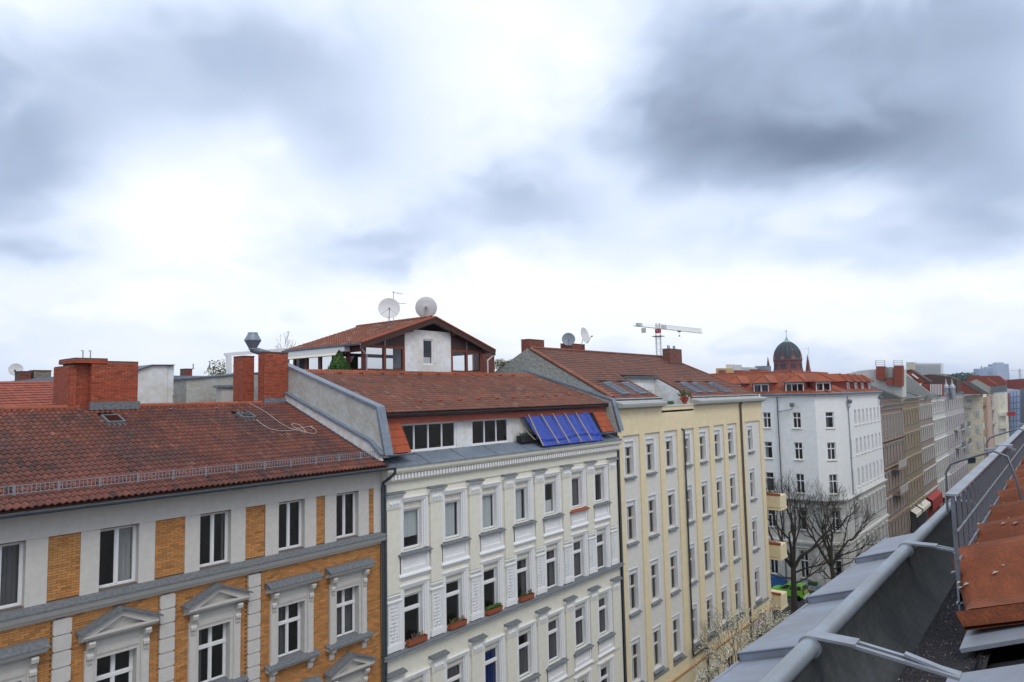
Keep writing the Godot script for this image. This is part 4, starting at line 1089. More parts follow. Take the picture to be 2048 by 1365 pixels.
		for q in 2: obj("purlin_end", bx(ax + s * (1.45 + q * 2.55), yl.call(ax + s * (1.45 + q * 2.55)) - 0.34, zf - 0.1, ax + s * (1.6 + q * 2.55), yl.call(ax + s * (1.5 + q * 2.55)) - 0.2, zf + 0.28), M.frame_brown, h)
	ridge_tiles(h, Vector3(ax, ay + 0.05, zb - 0.3), Vector3(ax, ay + 0.05, zf + 0.4), 0.1, 0.34, red, Vector2(1e9, 1e9), 0)
	for s in [-1, 1]:
		var x0: float = ax + s * 4.68; var x1: float = ax + s * 4.28
		obj("downpipe", tb([Vector3(x0, 23.98, zf + 0.25), Vector3(x0, 23.85, zf + 0.25), Vector3(x1, 23.55, zf + 0.14), Vector3(x1, 23.4, zf + 0.13), Vector3(x1, 22.8, zf + 0.13), Vector3(x1 + 0.1, 22.72, zf + 0.2)], 0.045, 8), M.dish_white if s > 0 else M.steel, h)
	# glazed left side under the eave, fascia and awning
	var sx := 20.28
	b = B.new()
	var ts := fr(Vector3(0, 0, 1), Vector3.UP, Vector3(sx, 0, 0))
	var so := []
	for k in 5: so.append(Rect2(zb + 0.15 + k * 1.13, 22.95, 0.9, 0.8))
	b.wall(ts, zb, zf, 22.72, 24.1, so, 0.1); var sw := obj("window", b, M.frame_brown, h)
	for q in so:
		var pb := B.new(); pb.quad(ts * Vector3(q.position.x, q.position.y, -0.05), ts * Vector3(q.end.x, q.position.y, -0.05), ts * Vector3(q.end.x, q.end.y, -0.05), ts * Vector3(q.position.x, q.end.y, -0.05)); obj("pane", pb, M.glass_clear, sw)
	obj("fascia", bx(19.86, 23.78, zb, 20.2, 24.02, zf - 0.9), M.frame, h)
	b = B.new(); b.prism(Transform3D(), poly([19.72, 23.62, 20.05, 23.62, 20.1, 23.76, 19.8, 23.76]), zb + 0.2, zf - 1.3); obj("awning_cassette", b, M.awning, h)
	obj("post", bx(19.75, 22.72, zb - 0.05, 19.98, 24.0, zb + 0.15), M.frame, h)
	# right side and rear close the room; furniture is not seen
	b = B.new(); var tr := fr(Vector3(0, 0, -1), Vector3.UP, Vector3(28.6, 0, 0)); b.wall(tr, -zf, -zb, 22.72, 24.2, [Rect2(-zf + 0.5, 23.0, 3.6, 0.9)], 0.1); b.wall(fr(Vector3(-1, 0, 0), Vector3.UP, Vector3(0, 0, zb)), -28.6, -20.28, 22.72, 24.1, [Rect2(-27.6, 22.9, 3.2, 1.0), Rect2(-23.6, 22.9, 2.6, 1.0)], 0.1); obj("rear_wall", b, M.frame_brown, h)
	obj("floor", bx(20.3, 22.66, zb, 28.6, 22.74, zf - 0.1), M.room, h)
	# things up there
	var top := func(x: float, z: float) -> Vector3: return Vector3(x, yl.call(x) + 0.03, z)
	var c1 := onz(778, 618, -27.2)
	dish("white satellite dish on tile slope of penthouse, seen from its front", top.call(c1.x + 0.15, -27.4), c1, 0.56, Vector3(-0.62, 0.22, 0.75), M.dish_white)
	var c2 := onz(852, 616, -29.3)
	dish("large pale satellite dish standing behind penthouse ridge", top.call(c2.x - 0.3, -29.5), c2, 0.645, Vector3(0.72, 0.22, -0.66), M.dish_white)
	var af := onz(787, 640, -27.9)
	aerial("thin television aerial behind dish on penthouse roof", Vector3(af.x, yl.call(af.x), -27.9), onz(787, 583, -27.9).y - yl.call(af.x), [[1.72, Vector3(1, 0.0, -0.25), 0.85, 2], [1.15, Vector3(1, 0, 0.3), 0.75, 4]])
	var cp := onz(678, 738, -26.6)
	var cn := thing("conifer_shrub", "small cone shaped conifer in front of penthouse windows", "shrub", Vector3(cp.x, 22.75, cp.z))
	obj("trunk", tb([Vector3(cp.x, 22.72, cp.z), Vector3(cp.x, 23.6, cp.z)], [0.06, 0.02], 6), M.bark_dark, cn)
	obj("crown", leaves(Vector3(cp.x, 23.26, cp.z), Vector3(0.62, 0.56, 0.6), 5200, 0.05, 12, 0.5, true), M.leaf_green, cn)
	# stack and shrubs to the right of the penthouse
	var k1 := onz(966, 706, -28); var k2 := onz(989, 738, -28)
	var ch := thing("chimney", "brown brick chimney stack close behind right end of penthouse", "chimney", Vector3(k2.x, 22.7, -28.3))
	rng.seed = 61
	stack(ch, "brick_stack", k1.x, 22.7, -28.9, k2.x, k1.y - 0.05, -28, Color(0.2, 0.07, 0.05), "fl")
	var sh := [[1000, 730, 0.55, "leaf_olive", "dry brownish shrub at foot of rooftop chimney"], [1022, 732, 0.6, "leaf_dark", "dark green shrub on cream house roof beside tall plastered gable"]]
	for q in sh:
		var p := onz(q[0], q[1], -29.2)
		var s := thing("roof_shrub", q[4], "shrub", Vector3(p.x, 22.7, p.z))
		obj("stem", tb([Vector3(p.x, 22.7, p.z), Vector3(p.x + 0.1, p.y + 0.2, p.z)], [0.04, 0.012], 5), M.bark_dark, s)
		obj("crown", leaves(p, Vector3(q[2] * 1.3, q[2] * 0.75, q[2]), 900, 0.05, int(q[0]), 0.4), M[q[3]], s)

# ---------- the pale yellow house ----------
func yellow_house() -> void:
	var h := thing("yellow_apartment_house", "pale yellow apartment house with tall recessed window strips and brown tile roof", "house", Vector3(45, 0, -19.5))
	var t := Transform3D(Basis(), Vector3(0, 0, -D))
	var tp := Transform3D(Basis(), Vector3(0, 0, -D - 0.1))
	var strips := [[33.59, 35.52], [36.14, 38.03], [38.63, 40.41], [41.25, 42.88], [43.64, 45.44], [46.13, 47.93], [48.58, 50.39], [52.02, 55.33]]
	var wx := [33.87, 36.37, 38.87, 41.39, 43.87, 46.36, 48.84, 52.82]
	var ww := 1.06
	var rows := [[16.86, 18.8], [13.22, 15.48], [9.42, 11.73], [5.6, 7.93]]
	var so := []
	for s in strips: so.append(Rect2(s[0], 5.22, s[1] - s[0], 13.94))
	var go := []
	for x in [34.0, 36.5, 39.0, 41.6, 44.1, 46.6]: go.append(Rect2(x, 0.9, 1.25, 2.3))
	go.append(Rect2(52.3, 0.2, 2.2, 3.3))
	var b := B.new(); b.wall(t, 33.0, 56.0, 0, 20.66, so + go, 0.1); obj("wall", b, M.yellow, h)
	var po := []
	for r in rows:
		for x in wx: po.append(Rect2(x, r[0], ww, r[1] - r[0]))
	b = B.new(); b.wall(tp, 33.3, 55.6, 4.9, 19.4, po, 0.34); obj("strip_wall", b, M.yellow_panel, h)
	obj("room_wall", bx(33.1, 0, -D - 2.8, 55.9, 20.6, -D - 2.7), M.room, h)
	rng.seed = 3
	for r in rows.size():
		for k in wx.size():
			var f := at(tp, wx[k], rows[r][0]); var hh: float = rows[r][1] - rows[r][0]
			var o := window(h, f, ww, hh - 0.3, "cross", 0.2, "glass", "frame_old", ["net:0.3:0.75:0:1", "drape:0.25:0.8:0:1", "net:0.1:0.5:0:1", ""][rng.randi() % 4], 0.065)
			inst("shutter_box", _cached("yshut", func(): return bx(0, 0, -0.28, ww, 0.3, -0.09), M.frame), o, Transform3D(Basis(), Vector3(0, hh - 0.3, 0)))
			inst("window_sill", _cached("ysill", func():
				var q := B.new(); mould(q, Transform3D(), -0.09, ww + 0.09, [-0.24, 0.0, 0.0, -0.04, 0.17, -0.11, 0.17, -0.145, -0.24, -0.12]); return q, M.zinc_old), o)
			inst("reveal", _cached("yrev%.2f" % hh, func():
				var q := B.new()
				for s in [0, 1]:
					q.box(s * ww - 0.04, 0, -0.18, s * ww + 0.04, hh, 0.012); q.box((-0.13 if s == 0 else ww + 0.04), 0, 0, (-0.04 if s == 0 else ww + 0.13), hh + 0.06, 0.025)
				q.box(-0.13, hh + 0.001, 0, ww + 0.13, hh + 0.06, 0.025); return q, M.frame), o)
	for q in go: window(h, at(t, q.position.x, q.position.y), q.size.x, q.size.y, "two", 0.2, "glass", "frame_old", "", 0.07)
	for k in 6:                                                # arched heads over the ground floor windows
		var cx: float = go[k].position.x + 0.625
		b = B.new()
		for i in 8:
			var a0 := PI * i / 8; var a1 := PI * (i + 1) / 8
			b.prism(at(t, cx, 3.2), poly([cos(a0) * 0.63, sin(a0) * 0.3, cos(a0) * 0.75, sin(a0) * 0.42 + 0.04, cos(a1) * 0.75, sin(a1) * 0.42 + 0.04, cos(a1) * 0.63, sin(a1) * 0.3]), 0, 0.03)
		obj("window_head", b, M.frame, h)
	moulded("string_course", h, t, 33.0, 56.05, [0, 4.32, 0.05, 4.32, 0.09, 4.4, 0.09, 4.5, 0, 4.53], mat("yellow_band", lin(0.55, 0.37, 0.2), 0.9, "stain", 2.0))
	# the sills of the lowest row reach across their strips
	for s in strips: moulded("strip_sill", h, t, s[0], s[1], [-0.1, 5.3, 0.06, 5.25, 0.06, 5.2, -0.1, 5.2], M.zinc_old)
	# cornice of weathered white boards, left and right of the terrace
	for c in [[32.95, 38.35], [42.95, 56.15]]:
		moulded("cornice", h, t, c[0], c[1], [0, 20.62, 0.1, 20.62, 0.16, 20.7, 0.4, 20.73, 0.44, 20.86, 0.44, 20.95, 0, 21.04], mat("peeling_white", lin(0.6, 0.6, 0.58), 0.9, "clay", 0.7, 0.6))
	b = B.new(); b.wall(Transform3D(Basis(), Vector3(0, 0, -D - 0.02)), 33.0, 38.4, 20.66, 21.25, [], 0.1); b.wall(Transform3D(Basis(), Vector3(0, 0, -D - 0.02)), 42.9, 55.8, 20.66, 21.25, [], 0.1); obj("eaves_wall", b, M.pale_plaster, h)
	# roof with its sunk terrace
	var e := Vector3(0, 21.24, -19.66); var r := Vector3(0, 24.45, -25.62)
	var us := (r - e).normalized(); var un := ux_n(us); var ln := e.distance_to(r)
	var hipx := func(z: float) -> float: return 51.3 + (z - r.z) / (e.z - r.z) * 4.2
	b = B.new()
	var dn := un * 0.04
	var pt := func(x: float, s: float) -> Vector3: return Vector3(x, 0, 0) + e.lerp(r, s) - dn
	b.quad(pt.call(33.0, 0), pt.call(38.45, 0), pt.call(38.45, 0.43), pt.call(33.0, 0.43)); b.quad(pt.call(42.95, 0), pt.call(55.5, 0), pt.call(53.7, 0.43), pt.call(42.95, 0.43))
	b.quad(pt.call(33.0, 0.43), pt.call(53.7, 0.43), pt.call(51.3, 1), pt.call(33.0, 1))
	b.tri(pt.call(55.5, 0), Vector3(58, 21.2, -32), pt.call(51.3, 1)); b.tri(Vector3(58, 21.2, -32), Vector3(51.3, 24.4, -26.2), pt.call(51.3, 1))
	b.quad(pt.call(51.3, 1), Vector3(58, 21.2, -32), Vector3(33, 21.2, -32), pt.call(33.0, 1))
	b.quad(Vector3(33, 21.18, -19.7), Vector3(33, 21.18, -20.4), Vector3(38.45, 21.18, -20.4), Vector3(38.45, 21.18, -19.7))
	var roof := obj("roof", b, M.wood_dark, h)
	rng.seed = 271
	var sky := [34.95, 37.05, 45.15, 47.05, 50.05]
	var ns := FastNoiseLite.new(); ns.seed = 25; ns.frequency = 0.4; ns.fractal_octaves = 3
	var keep := func(p: Vector3) -> bool:
		if p.x + 0.2 > hipx.call(p.z): return false
		if p.x > 38.3 and p.x < 42.9 and p.z > -22.25: return false
		for s in sky:
			if absf(p.x + 0.1 - s) < 0.48 and p.z > -21.5 and p.z < -20.0: return false
		return true
	var pick := func(p: Vector3, _i: int, j: int) -> Color:
		var g := clampf(0.5 + ns.get_noise_2d(p.x, p.z * 1.5) * 1.3, 0, 1)
		var c := Color(0.24, 0.088, 0.055).lerp(Color(0.18, 0.072, 0.05), g)
		if rng.randf() < 0.07: c = Color(0.3, 0.1, 0.055)
		if j < 2: c = c.lerp(Color(0.26, 0.07, 0.04), 0.5)
		return shade(c, 0.12, 0.06)
	tiles(roof, "roof_tile", flat_tile(0.2, 0.34, 0.034), M.tile_white, Vector3(33.02, e.y, e.z), Vector3.RIGHT, us, 112, 24, 0.2, ln / 24.0, pick, 0, keep)
	ridge_tiles(roof, Vector3(33.2, 24.46, -25.6), Vector3(51.3, 24.46, -25.6), 0.1, 0.36, Color(0.26, 0.085, 0.05), Vector2(1e9, 1e9), 0)
	ridge_tiles(roof, Vector3(55.3, 21.3, -19.75), Vector3(51.3, 24.46, -25.6), 0.1, 0.36, Color(0.3, 0.09, 0.05), Vector2(1e9, 1e9), 0)
	ridge_tiles(roof, Vector3(32.98, 21.3, -19.7), Vector3(32.98, 24.5, -25.6), 0.13, 0.34, Color(0.36, 0.13, 0.08), Vector2(1e9, 1e9), 0)
	gutter(h, Vector3(32.9, 21.2, -19.55), Vector3(38.5, 21.2, -19.55), 0.09, M.zinc_dark); gutter(h, Vector3(42.85, 21.2, -19.55), Vector3(55.4, 21.2, -19.55), 0.09, M.zinc_dark)
	# terrace: floor, white side and rear walls, lead-coloured top edge
	obj("terrace_floor", bx(38.4, 20.3, -22.3, 42.95, 20.42, -19.5), M.zinc_dark, h)
	b = B.new(); b.box(38.4, 20.42, -22.35, 42.95, 22.55, -22.25)
	b.prism(Transform3D(Basis(Vector3(0, 0, 1), Vector3.UP, Vector3(-1, 0, 0)), Vector3.ZERO), poly([-22.25, 20.42, -19.7, 20.42, -19.7, 21.2, -22.25, 22.58]), -42.95, -42.87); b.prism(Transform3D(Basis(Vector3(0, 0, 1), Vector3.UP, Vector3(-1, 0, 0)), Vector3.ZERO), poly([-22.25, 20.42, -19.7, 20.42, -19.7, 21.2, -22.25, 22.58]), -38.5, -38.42)
	obj("terrace_wall", b, M.pale_plaster, h)
	obj("terrace_edge", bx(38.35, 22.5, -22.3, 43.0, 22.66, -22.0), M.zinc_dark, h)
	obj("terrace_door", bx(39.4, 20.45, -22.24, 41.2, 22.2, -22.2), M.frame, h)
	b = B.new()
	for k in 6: b.box(38.42 + k * 0.76, 20.66, -D - 0.3, 38.42 + k * 0.76 + 0.73, 20.76, -D + 0.04)
	obj("parapet_coping", b, M.frame_old, h)
	obj("parapet_back", bx(38.4, 20.4, -D - 0.26, 42.95, 20.66, -D - 0.02), M.yellow, h)
	# skylights with small snow guards under them
	for s in sky:
		var c := Vector3(s, 0, 0) + e + us * 1.12 + un * 0.06
		var f := Transform3D(Basis(Vector3.RIGHT, us, un), c)
		b = B.new(); b.wall(Transform3D(f.basis, c + un * 0.06), -0.44, 0.44, -0.72, 0.72, [Rect2(-0.36, -0.64, 0.72, 1.28)], 0.05)
		for q in [-1, 1]: b.obox(Transform3D(f.basis, f * Vector3(q * 0.44, 0, 0)), Vector3(0.03, 1.46, 0.13)); b.obox(Transform3D(f.basis, f * Vector3(0, q * 0.72, 0)), Vector3(0.9, 0.03, 0.13))
		var sk := obj("skylight", b, M.zinc, roof)
		b = B.new(); b.obox(Transform3D(f.basis, c + un * 0.045), Vector3(0.72, 1.28, 0.01)); obj("pane", b, M.glass_sky, sk)
		b = B.new()
		var g := Vector3(s, 0, 0) + e + us * 0.42 + un * 0.05
		for dy in [0.02, 0.2]: b.box(g.x + 0.4, g.y + dy, g.z - 0.01, g.x + 1.2, g.y + dy + 0.02, g.z + 0.01)
		for k in 9: b.box(g.x + 0.4 + k * 0.1, g.y + 0.03, g.z - 0.006, g.x + 0.412 + k * 0.1, g.y + 0.21, g.z + 0.006)
		obj("snow_guard", b, M.galvanised, roof)
	# rendered gable towards the cream house
	b = B.new(); b.prism(Transform3D(Basis(Vector3(0, 0, 1), Vector3.UP, Vector3(-1, 0, 0)), Vector3.ZERO), poly([-19.62, 0, -19.62, 21.15, -25.6, 24.38, -31.5, 21.3, -31.5, 0]), -33.1, -32.9); obj("gable_wall", b, M.old_plaster, h)
	b = B.new(); b.wall(fr(Vector3(1, 0, -1).normalized(), Vector3.UP, Vector3(56, 0, -19.5)), 0, 2.83, 0, 21.1, [Rect2(0.9, 12.0, 1.0, 2.3), Rect2(0.9, 8.0, 1.0, 2.3), Rect2(0.9, 4.2, 1.0, 2.3)], 0.2); b.wall(fr(Vector3(0, 0, -1), Vector3.UP, Vector3(58, 0, -21.5)), 0, 10.5, 0, 21.1, [], 0.2); b.wall(fr(Vector3(-1, 0, 0), Vector3.UP, Vector3(58, 0, -32)), 0, 25, 0, 21.2, [], 0.2); obj("corner_wall", b, M.yellow, h)
	# stacks
	rng.seed = 19
	var br := Color(0.24, 0.075, 0.048)
	var c1 := stack(h, "chimney", 33.5, 24.0, -26.5, 35.1, 25.0, -25.9, br, "fl"); obj("flashing", bx(33.45, 24.2, -26.0, 35.25, 24.5, -25.85), M.zinc, c1)
	stack(h, "chimney", 38.2, 24.0, -26.8, 40.3, 24.98, -26.2, br, "fl")
	var c3 := stack(h, "chimney", 49.75, 23.4, -25.0, 51.95, 24.98, -24.4, Color(0.2, 0.085, 0.06), "fl"); obj("flashing", bx(49.65, 23.5, -24.5, 52.05, 23.85, -24.3), M.black_plastic, c3)
	for k in 4: obj("vent_pipe", tb([Vector3(50.1 + k * 0.25 + (0.5 if k > 1 else 0.0), 24.95, -24.7), Vector3(50.1 + k * 0.25 + (0.5 if k > 1 else 0.0), 25.3, -24.7)], 0.05, 8), M.zinc, c3)
	dish("slate grey satellite dish at brick chimney on yellow house ridge", Vector3(38.4, 24.9, -26.15), onz(1137, 680, -26.2) + Vector3(0, 0.02, 0), 0.45, Vector3(-0.8, 0.2, 0.6), M.dish_grey)
	dish("narrow looking white satellite dish on brick chimney of yellow house", Vector3(39.8, 24.9, -26.15), onz(1168, 672, -26.1), 0.58, Vector3(0.08, 0.2, 0.95), M.dish_white)
	# rain pipes
	obj("downpipe", tb([Vector3(41.0, 19.2, -19.55), Vector3(41.2, 19.1, -19.4), Vector3(41.2, 18.9, -19.4), Vector3(41.2, 5.1, -19.4), Vector3(41.3, 5.02, -19.4), Vector3(43.25, 4.98, -19.4), Vector3(43.35, 4.9, -19.4), Vector3(43.35, 0.1, -19.4)], 0.06, 8), M.pipe_dark, h)
	obj("downpipe", tb([Vector3(51.1, 20.7, -19.3), Vector3(51.1, 20.5, -19.4), Vector3(51.1, 0.1, -19.4)], 0.085, 8), M.pipe_brown, h)
	# balconies at the corner
	var by := [[13.0, 11.9, "uppermost"], [9.06, 7.95, ""], [5.1, 4.02, ""]]
	for k in 3:
		var y0: float = by[k][1]; var y1: float = by[k][0]; var zz: float = -18.72 - k * 0.17
		b = B.new(); b.box(56.9, y0 + 0.14, -21.4, 58.4, y1, zz); b.box(56.85, y0 - 0.06, -21.4, 58.45, y0 + 0.1, zz + 0.04)
		var bl := obj("balcony", b, M.yellow, h)
		for q in 11: obj("slat", bx(56.885, y0 + 0.16, zz - 0.04 - q * 0.105, 56.9, y1 - 0.02, zz - 0.12 - q * 0.105), M.yellow, bl)
		obj("railing_box", bx(56.86, y1, zz - 1.4, 57.1, y1 + 0.16, zz - 0.02), M.terracotta, bl)
		if k < 2: stuff(obj("plants", tufts(Vector3(57.0, y1 + 0.12, zz - 0.6), 0.1, 0.5, 0.3, 90, k), M.leaf_olive if k == 0 else M.terracotta, bl))
	# flowers on the terrace, shop sign
	var fp := Vector3(41.9, 20.76, -D - 0.12)
	var pot := thing("flower_pot", "red flowering pot plant on tiled parapet of yellow house terrace", "plant", fp)
	b = B.new(); b.lathe(Transform3D(Basis(), fp), [Vector2(0.0, 0.0), Vector2(0.12, 0), Vector2(0.17, 0.24), Vector2(0.14, 0.24), Vector2(0, 0.2)], 12); obj("pot", b, M.terracotta, pot)
	stuff(obj("flowers", leaves(fp + Vector3(0, 0.34, 0), Vector3(0.42, 0.24, 0.3), 260, 0.06, 4), mat("flower_red", lin(0.42, 0.06, 0.03), 0.7), pot)); stuff(obj("leaves", tufts(fp + Vector3(0.1, 0.3, 0), 0.3, 0.2, 0.9, 40, 5), M.leaf_dark, pot))
	var gp := Vector3(39.9, 20.76, -D - 0.12)
	tag(stuff_free(obj("herb_tuft", tufts(gp, 0.3, 0.08, 0.34, 160, 15), M.leaf_green, self)), "small green herb tuft growing at parapet of roof terrace", "plant")
	var sg := thing("shop_sign", "magenta shop sign with pale script on grey fascia board", "sign", Vector3(53.3, 3.8, -19.4))
	obj("board", bx(51.75, 3.72, -D, 54.95, 4.28, -D + 0.1), M.stone_grey, sg)
	obj("panel", bx(52.55, 3.76, -D + 0.1, 54.35, 4.25, -D + 0.13), mat("magenta", lin(0.42, 0.012, 0.16), 0.5), sg)
	b = B.new()
	for w in [[52.75, 53.45], [53.6, 54.15]]:
		var pts := []
		for k in 21:
			var q := float(k) / 20
			pts.append(Vector3(lerpf(w[0], w[1], q), 4.0 + 0.1 * sin(q * 24.0) * (1.2 - 0.6 * q), -D + 0.14))
		b.tube(pts, 0.022, 5)
	obj("script", b, M.frame, sg)
func stuff_free(o: Node) -> Node: return o

# ---------- the white corner house across the side street ----------
func facade_windows(h: Node, f: Transform3D, list: Array, style: String, recess: float, sill: Material, trim: Material = null, curtains := true) -> void:
	for q in list:
		var st := style
		if rng.randf() < 0.25 and style == "cross": st = "tee"
		var o := window(h, at(f, q.position.x, q.position.y), q.size.x, q.size.y, st, recess, "glass", "frame", ["net:0.05:0.4:0:1", "drape:0.1:0.5:0:1", "", "", ""][rng.randi() % 5] if curtains else "", 0.06)
		inst("window_sill", _cached("fs%.2f%s" % [q.size.x, sill], func():
			var k := B.new(); mould(k, Transform3D(), -0.08, q.size.x + 0.08, [-0.15, 0.0, 0.12, -0.05, 0.12, -0.1, -0.15, -0.1]); return k, sill), o)
		if trim:
			inst("window_surround", _cached("ft%.2f_%.2f%s" % [q.size.x, q.size.y, trim], func():
				var k := B.new(); var w: float = q.size.x; var hh: float = q.size.y
				for s in [0, 1]: k.box(-0.16 if s == 0 else w, -0.05, 0, 0.0 if s == 0 else w + 0.16, hh + 0.1, 0.07)
				k.box(-0.16, hh + 0.1, 0, w + 0.16, hh + 0.26, 0.08); mould(k, Transform3D(), -0.26, w + 0.26, [0, hh + 0.26, 0.1, hh + 0.26, 0.22, hh + 0.36, 0.22, hh + 0.42, 0, hh + 0.46]); return k, trim), o)
func white_house() -> void:
	var h := thing("white_corner_house", "white rendered corner house with red tile mansard and dormers", "house", Vector3(88, 0, -24))
	var f1 := fr(Vector3(0, 0, 1), Vector3.UP, Vector3(78.05, 0, 0))
	var f2 := fr(Vector3(1, 0, 1).normalized(), Vector3.UP, Vector3(78.05, 0, -21.45))
	var f3 := Transform3D(Basis(), Vector3(80, 0, -D))
	var rows := [[17.36, 19.08], [13.95, 15.8], [10.33, 12.4], [6.4, 8.5], [1.3, 4.2]]
	var l1 := []; var l2 := []; var l3 := []
	for r in rows:
		var hh: float = r[1] - r[0]
		for x in [-36.8, -33.6, -30.4, -27.12, -23.87]: l1.append(Rect2(x, r[0], 0.86, hh))
		l2.append(Rect2(1.14, r[0], 0.92, hh))
		for x in [3.55, 6.35, 8.35, 10.35, 12.3, 14.4, 16.45, 18.55]:
			if r[0] > 17 and x < 4: continue
			l3.append(Rect2(x, r[0], 0.9, hh))
	rng.seed = 12
	var hi := func(a: Array, up_: bool) -> Array: return a.filter(func(q): return (q.position.y > 9.0) == up_)
	for p in [[f1, l1, -40.0, -21.45, "a"], [f2, l2, 0.0, 2.758, "b"], [f3, l3, 0.0, 20.35, "c"]]:
		var b := B.new(); b.wall(p[0], p[2], p[3], 9.75, 21.0, hi.call(p[1], true), 0.3); obj("wall", b, M.white_house, h)
		b = B.new(); b.wall(at(p[0], 0, 0, 0.06), p[2], p[3], 0, 9.75, hi.call(p[1], false), 0.36); obj("plinth_wall", b, M.stone_grey, h)
		facade_windows(h, p[0], hi.call(p[1], true), "cross", 0.12, M.frame_old, null)
		facade_windows(h, at(p[0], 0, 0, 0.06), hi.call(p[1], false), "cross", 0.14, M.zinc_old, M.stone_grey)
		for c in [[9.6, 0.3], [5.1, 0.22]]:
			var k := B.new(); mould(k, at(p[0], 0, 0, 0.06), p[2] - 0.0, p[3] + 0.0, [0, c[0] - 0.3, 0.08, c[0] - 0.3, 0.1, c[0] - 0.12, 0.24, c[0] - 0.08, c[1], c[0] + 0.06, c[1], c[0] + 0.12, -0.05, c[0] + 0.2]); obj("string_course", k, M.stone_grey, h)
		var g := B.new(); mould(g, p[0], p[2], p[3], [0, 20.72, 0.1, 20.75, 0.22, 20.84, 0.22, 20.92, 0, 20.98]); obj("cornice", g, M.white_house, h)
		obj("eaves_gutter", _run(p[0], p[2] - 0.15, p[3] + 0.15, [0.02, 20.95, 0.42, 20.95, 0.46, 21.1, 0.3, 21.16, 0.02, 21.16]), M.zinc, h)
	obj("room_wall", bx(80.6, 0, -40, 80.7, 21, -22.3), M.room, h); obj("room_wall", bx(80.6, 0, -22.4, 100.3, 21, -22.3), M.room, h)
	var b := B.new(); b.wall(fr(Vector3(0, 0, -1), Vector3.UP, Vector3(100.35, 0, 0)), 19.5, 31, 0, 21.0, [], 0.1); b.wall(fr(Vector3(-1, 0, 0), Vector3.UP, Vector3(0, 0, -40)), -90, -78.05, 0, 21.0, [], 0.1); obj("end_wall", b, M.pale_plaster, h)
	obj("downpipe", tb([Vector3(77.9, 20.9, -25.4), Vector3(77.9, 0.1, -25.4)], 0.06, 8), M.pipe_dark, h); obj("downpipe", tb([Vector3(83.4, 20.9, -19.4), Vector3(83.4, 0.1, -19.4)], 0.06, 8), M.steel, h)
	# roof: slope towards the side street and slope towards the street, meeting on a hip
	var e1 := Vector3(78.2, 21.15, 0); var rr := Vector3(84.2, 23.7, 0)
	b = B.new()
	b.quad(Vector3(78.2, 21.12, -40), Vector3(78.2, 21.12, -21.2), Vector3(84.2, 23.67, -25.7), Vector3(84.2, 23.67, -40))
	b.tri(Vector3(78.2, 21.12, -21.2), Vector3(80.1, 21.12, -19.3), Vector3(84.2, 23.67, -25.7))
	b.quad(Vector3(80.1, 21.12, -19.3), Vector3(100.3, 21.12, -19.3), Vector3(100.3, 23.67, -25.7), Vector3(84.2, 23.67, -25.7))
	b.quad(Vector3(84.2, 23.67, -25.7), Vector3(100.3, 23.67, -25.7), Vector3(100.3, 21, -31), Vector3(84.2, 23.67, -40))
	var roof := obj("roof", b, M.terracotta, h)
	rng.seed = 431
	var red := Color(0.4, 0.095, 0.035)
	var pick := func(_p: Vector3, _i: int, _j: int) -> Color: return shade(red, 0.13, 0.07)
	var us1 := (rr - e1).normalized()
	tiles(roof, "roof_tile", flat_tile(0.3, 0.4, 0.04), M.tile_white, Vector3(78.2, 21.17, -39.5), Vector3(0, 0, 1), us1, 61, 19, 0.3, 6.52 / 19, pick, 0, func(p: Vector3) -> bool: return p.z < -21.2 - (p.x - 78.2) * 0.75 - 0.3)
	var us3 := (Vector3(0, 23.7, -25.7) - Vector3(0, 21.15, -19.3)).normalized()
	tiles(roof, "roof_tile", flat_tile(0.3, 0.4, 0.04), M.tile_white, Vector3(80.1, 21.17, -19.3), Vector3.RIGHT, us3, 67, 19, 0.3, 6.88 / 19, pick, 0, func(p: Vector3) -> bool: return p.x > 80.1 + (-19.3 - p.z) * 0.64)
	ridge_tiles(roof, Vector3(84.2, 23.75, -39.5), Vector3(84.2, 23.75, -25.7), 0.12, 0.4, red, Vector2(1e9, 1e9), 0); ridge_tiles(roof, Vector3(84.2, 23.75, -25.7), Vector3(100.3, 23.75, -25.7), 0.12, 0.4, red, Vector2(1e9, 1e9), 0); ridge_tiles(roof, Vector3(79.2, 21.2, -20.2), Vector3(84.2, 23.75, -25.7), 0.12, 0.4, red, Vector2(1e9, 1e9), 0)
	# dormers: frame at the foot of the front wall, x along the eave, z outwards
	for q in [[fr(Vector3(0, 0, 1), Vector3.UP, Vector3(78.75, 21.2, -30.6)), 1.7, "two"], [fr(Vector3(0, 0, 1), Vector3.UP, Vector3(78.75, 21.2, -27.4)), 1.75, "two"], [fr(Vector3(0, 0, 1), Vector3.UP, Vector3(78.75, 21.2, -23.7)), 2.0, "n3"], [fr(Vector3(1, 0, 1).normalized(), Vector3.UP, Vector3(79.6, 21.2, -20.9)), 1.7, "two"], [fr(Vector3.RIGHT, Vector3.UP, Vector3(86.5, 21.2, -20.0)), 1.5, "two"], [fr(Vector3.RIGHT, Vector3.UP, Vector3(90.2, 21.2, -20.0)), 1.5, "two"], [fr(Vector3.RIGHT, Vector3.UP, Vector3(93.6, 21.2, -20.0)), 1.5, "two"], [fr(Vector3.RIGHT, Vector3.UP, Vector3(97.4, 21.2, -20.0)), 1.5, "two"]]:
		var f: Transform3D = q[0]; var w: float = q[1]
		b = B.new(); b.wall(f, -w / 2 - 0.12, w / 2 + 0.12, 0, 1.22, [Rect2(-w / 2, 0.12, w, 0.96)], 0.12)
		for s in [-1, 1]: b.prism(Transform3D(Basis(f.basis.z, f.basis.y, -f.basis.x), f.origin), poly([0, 0, 0, 1.22, -2.9, 1.22]), s * (w / 2 + 0.12) - 0.01, s * (w / 2 + 0.12) + 0.01)
		var dm := obj("dormer", b, M.fascia_red, h)
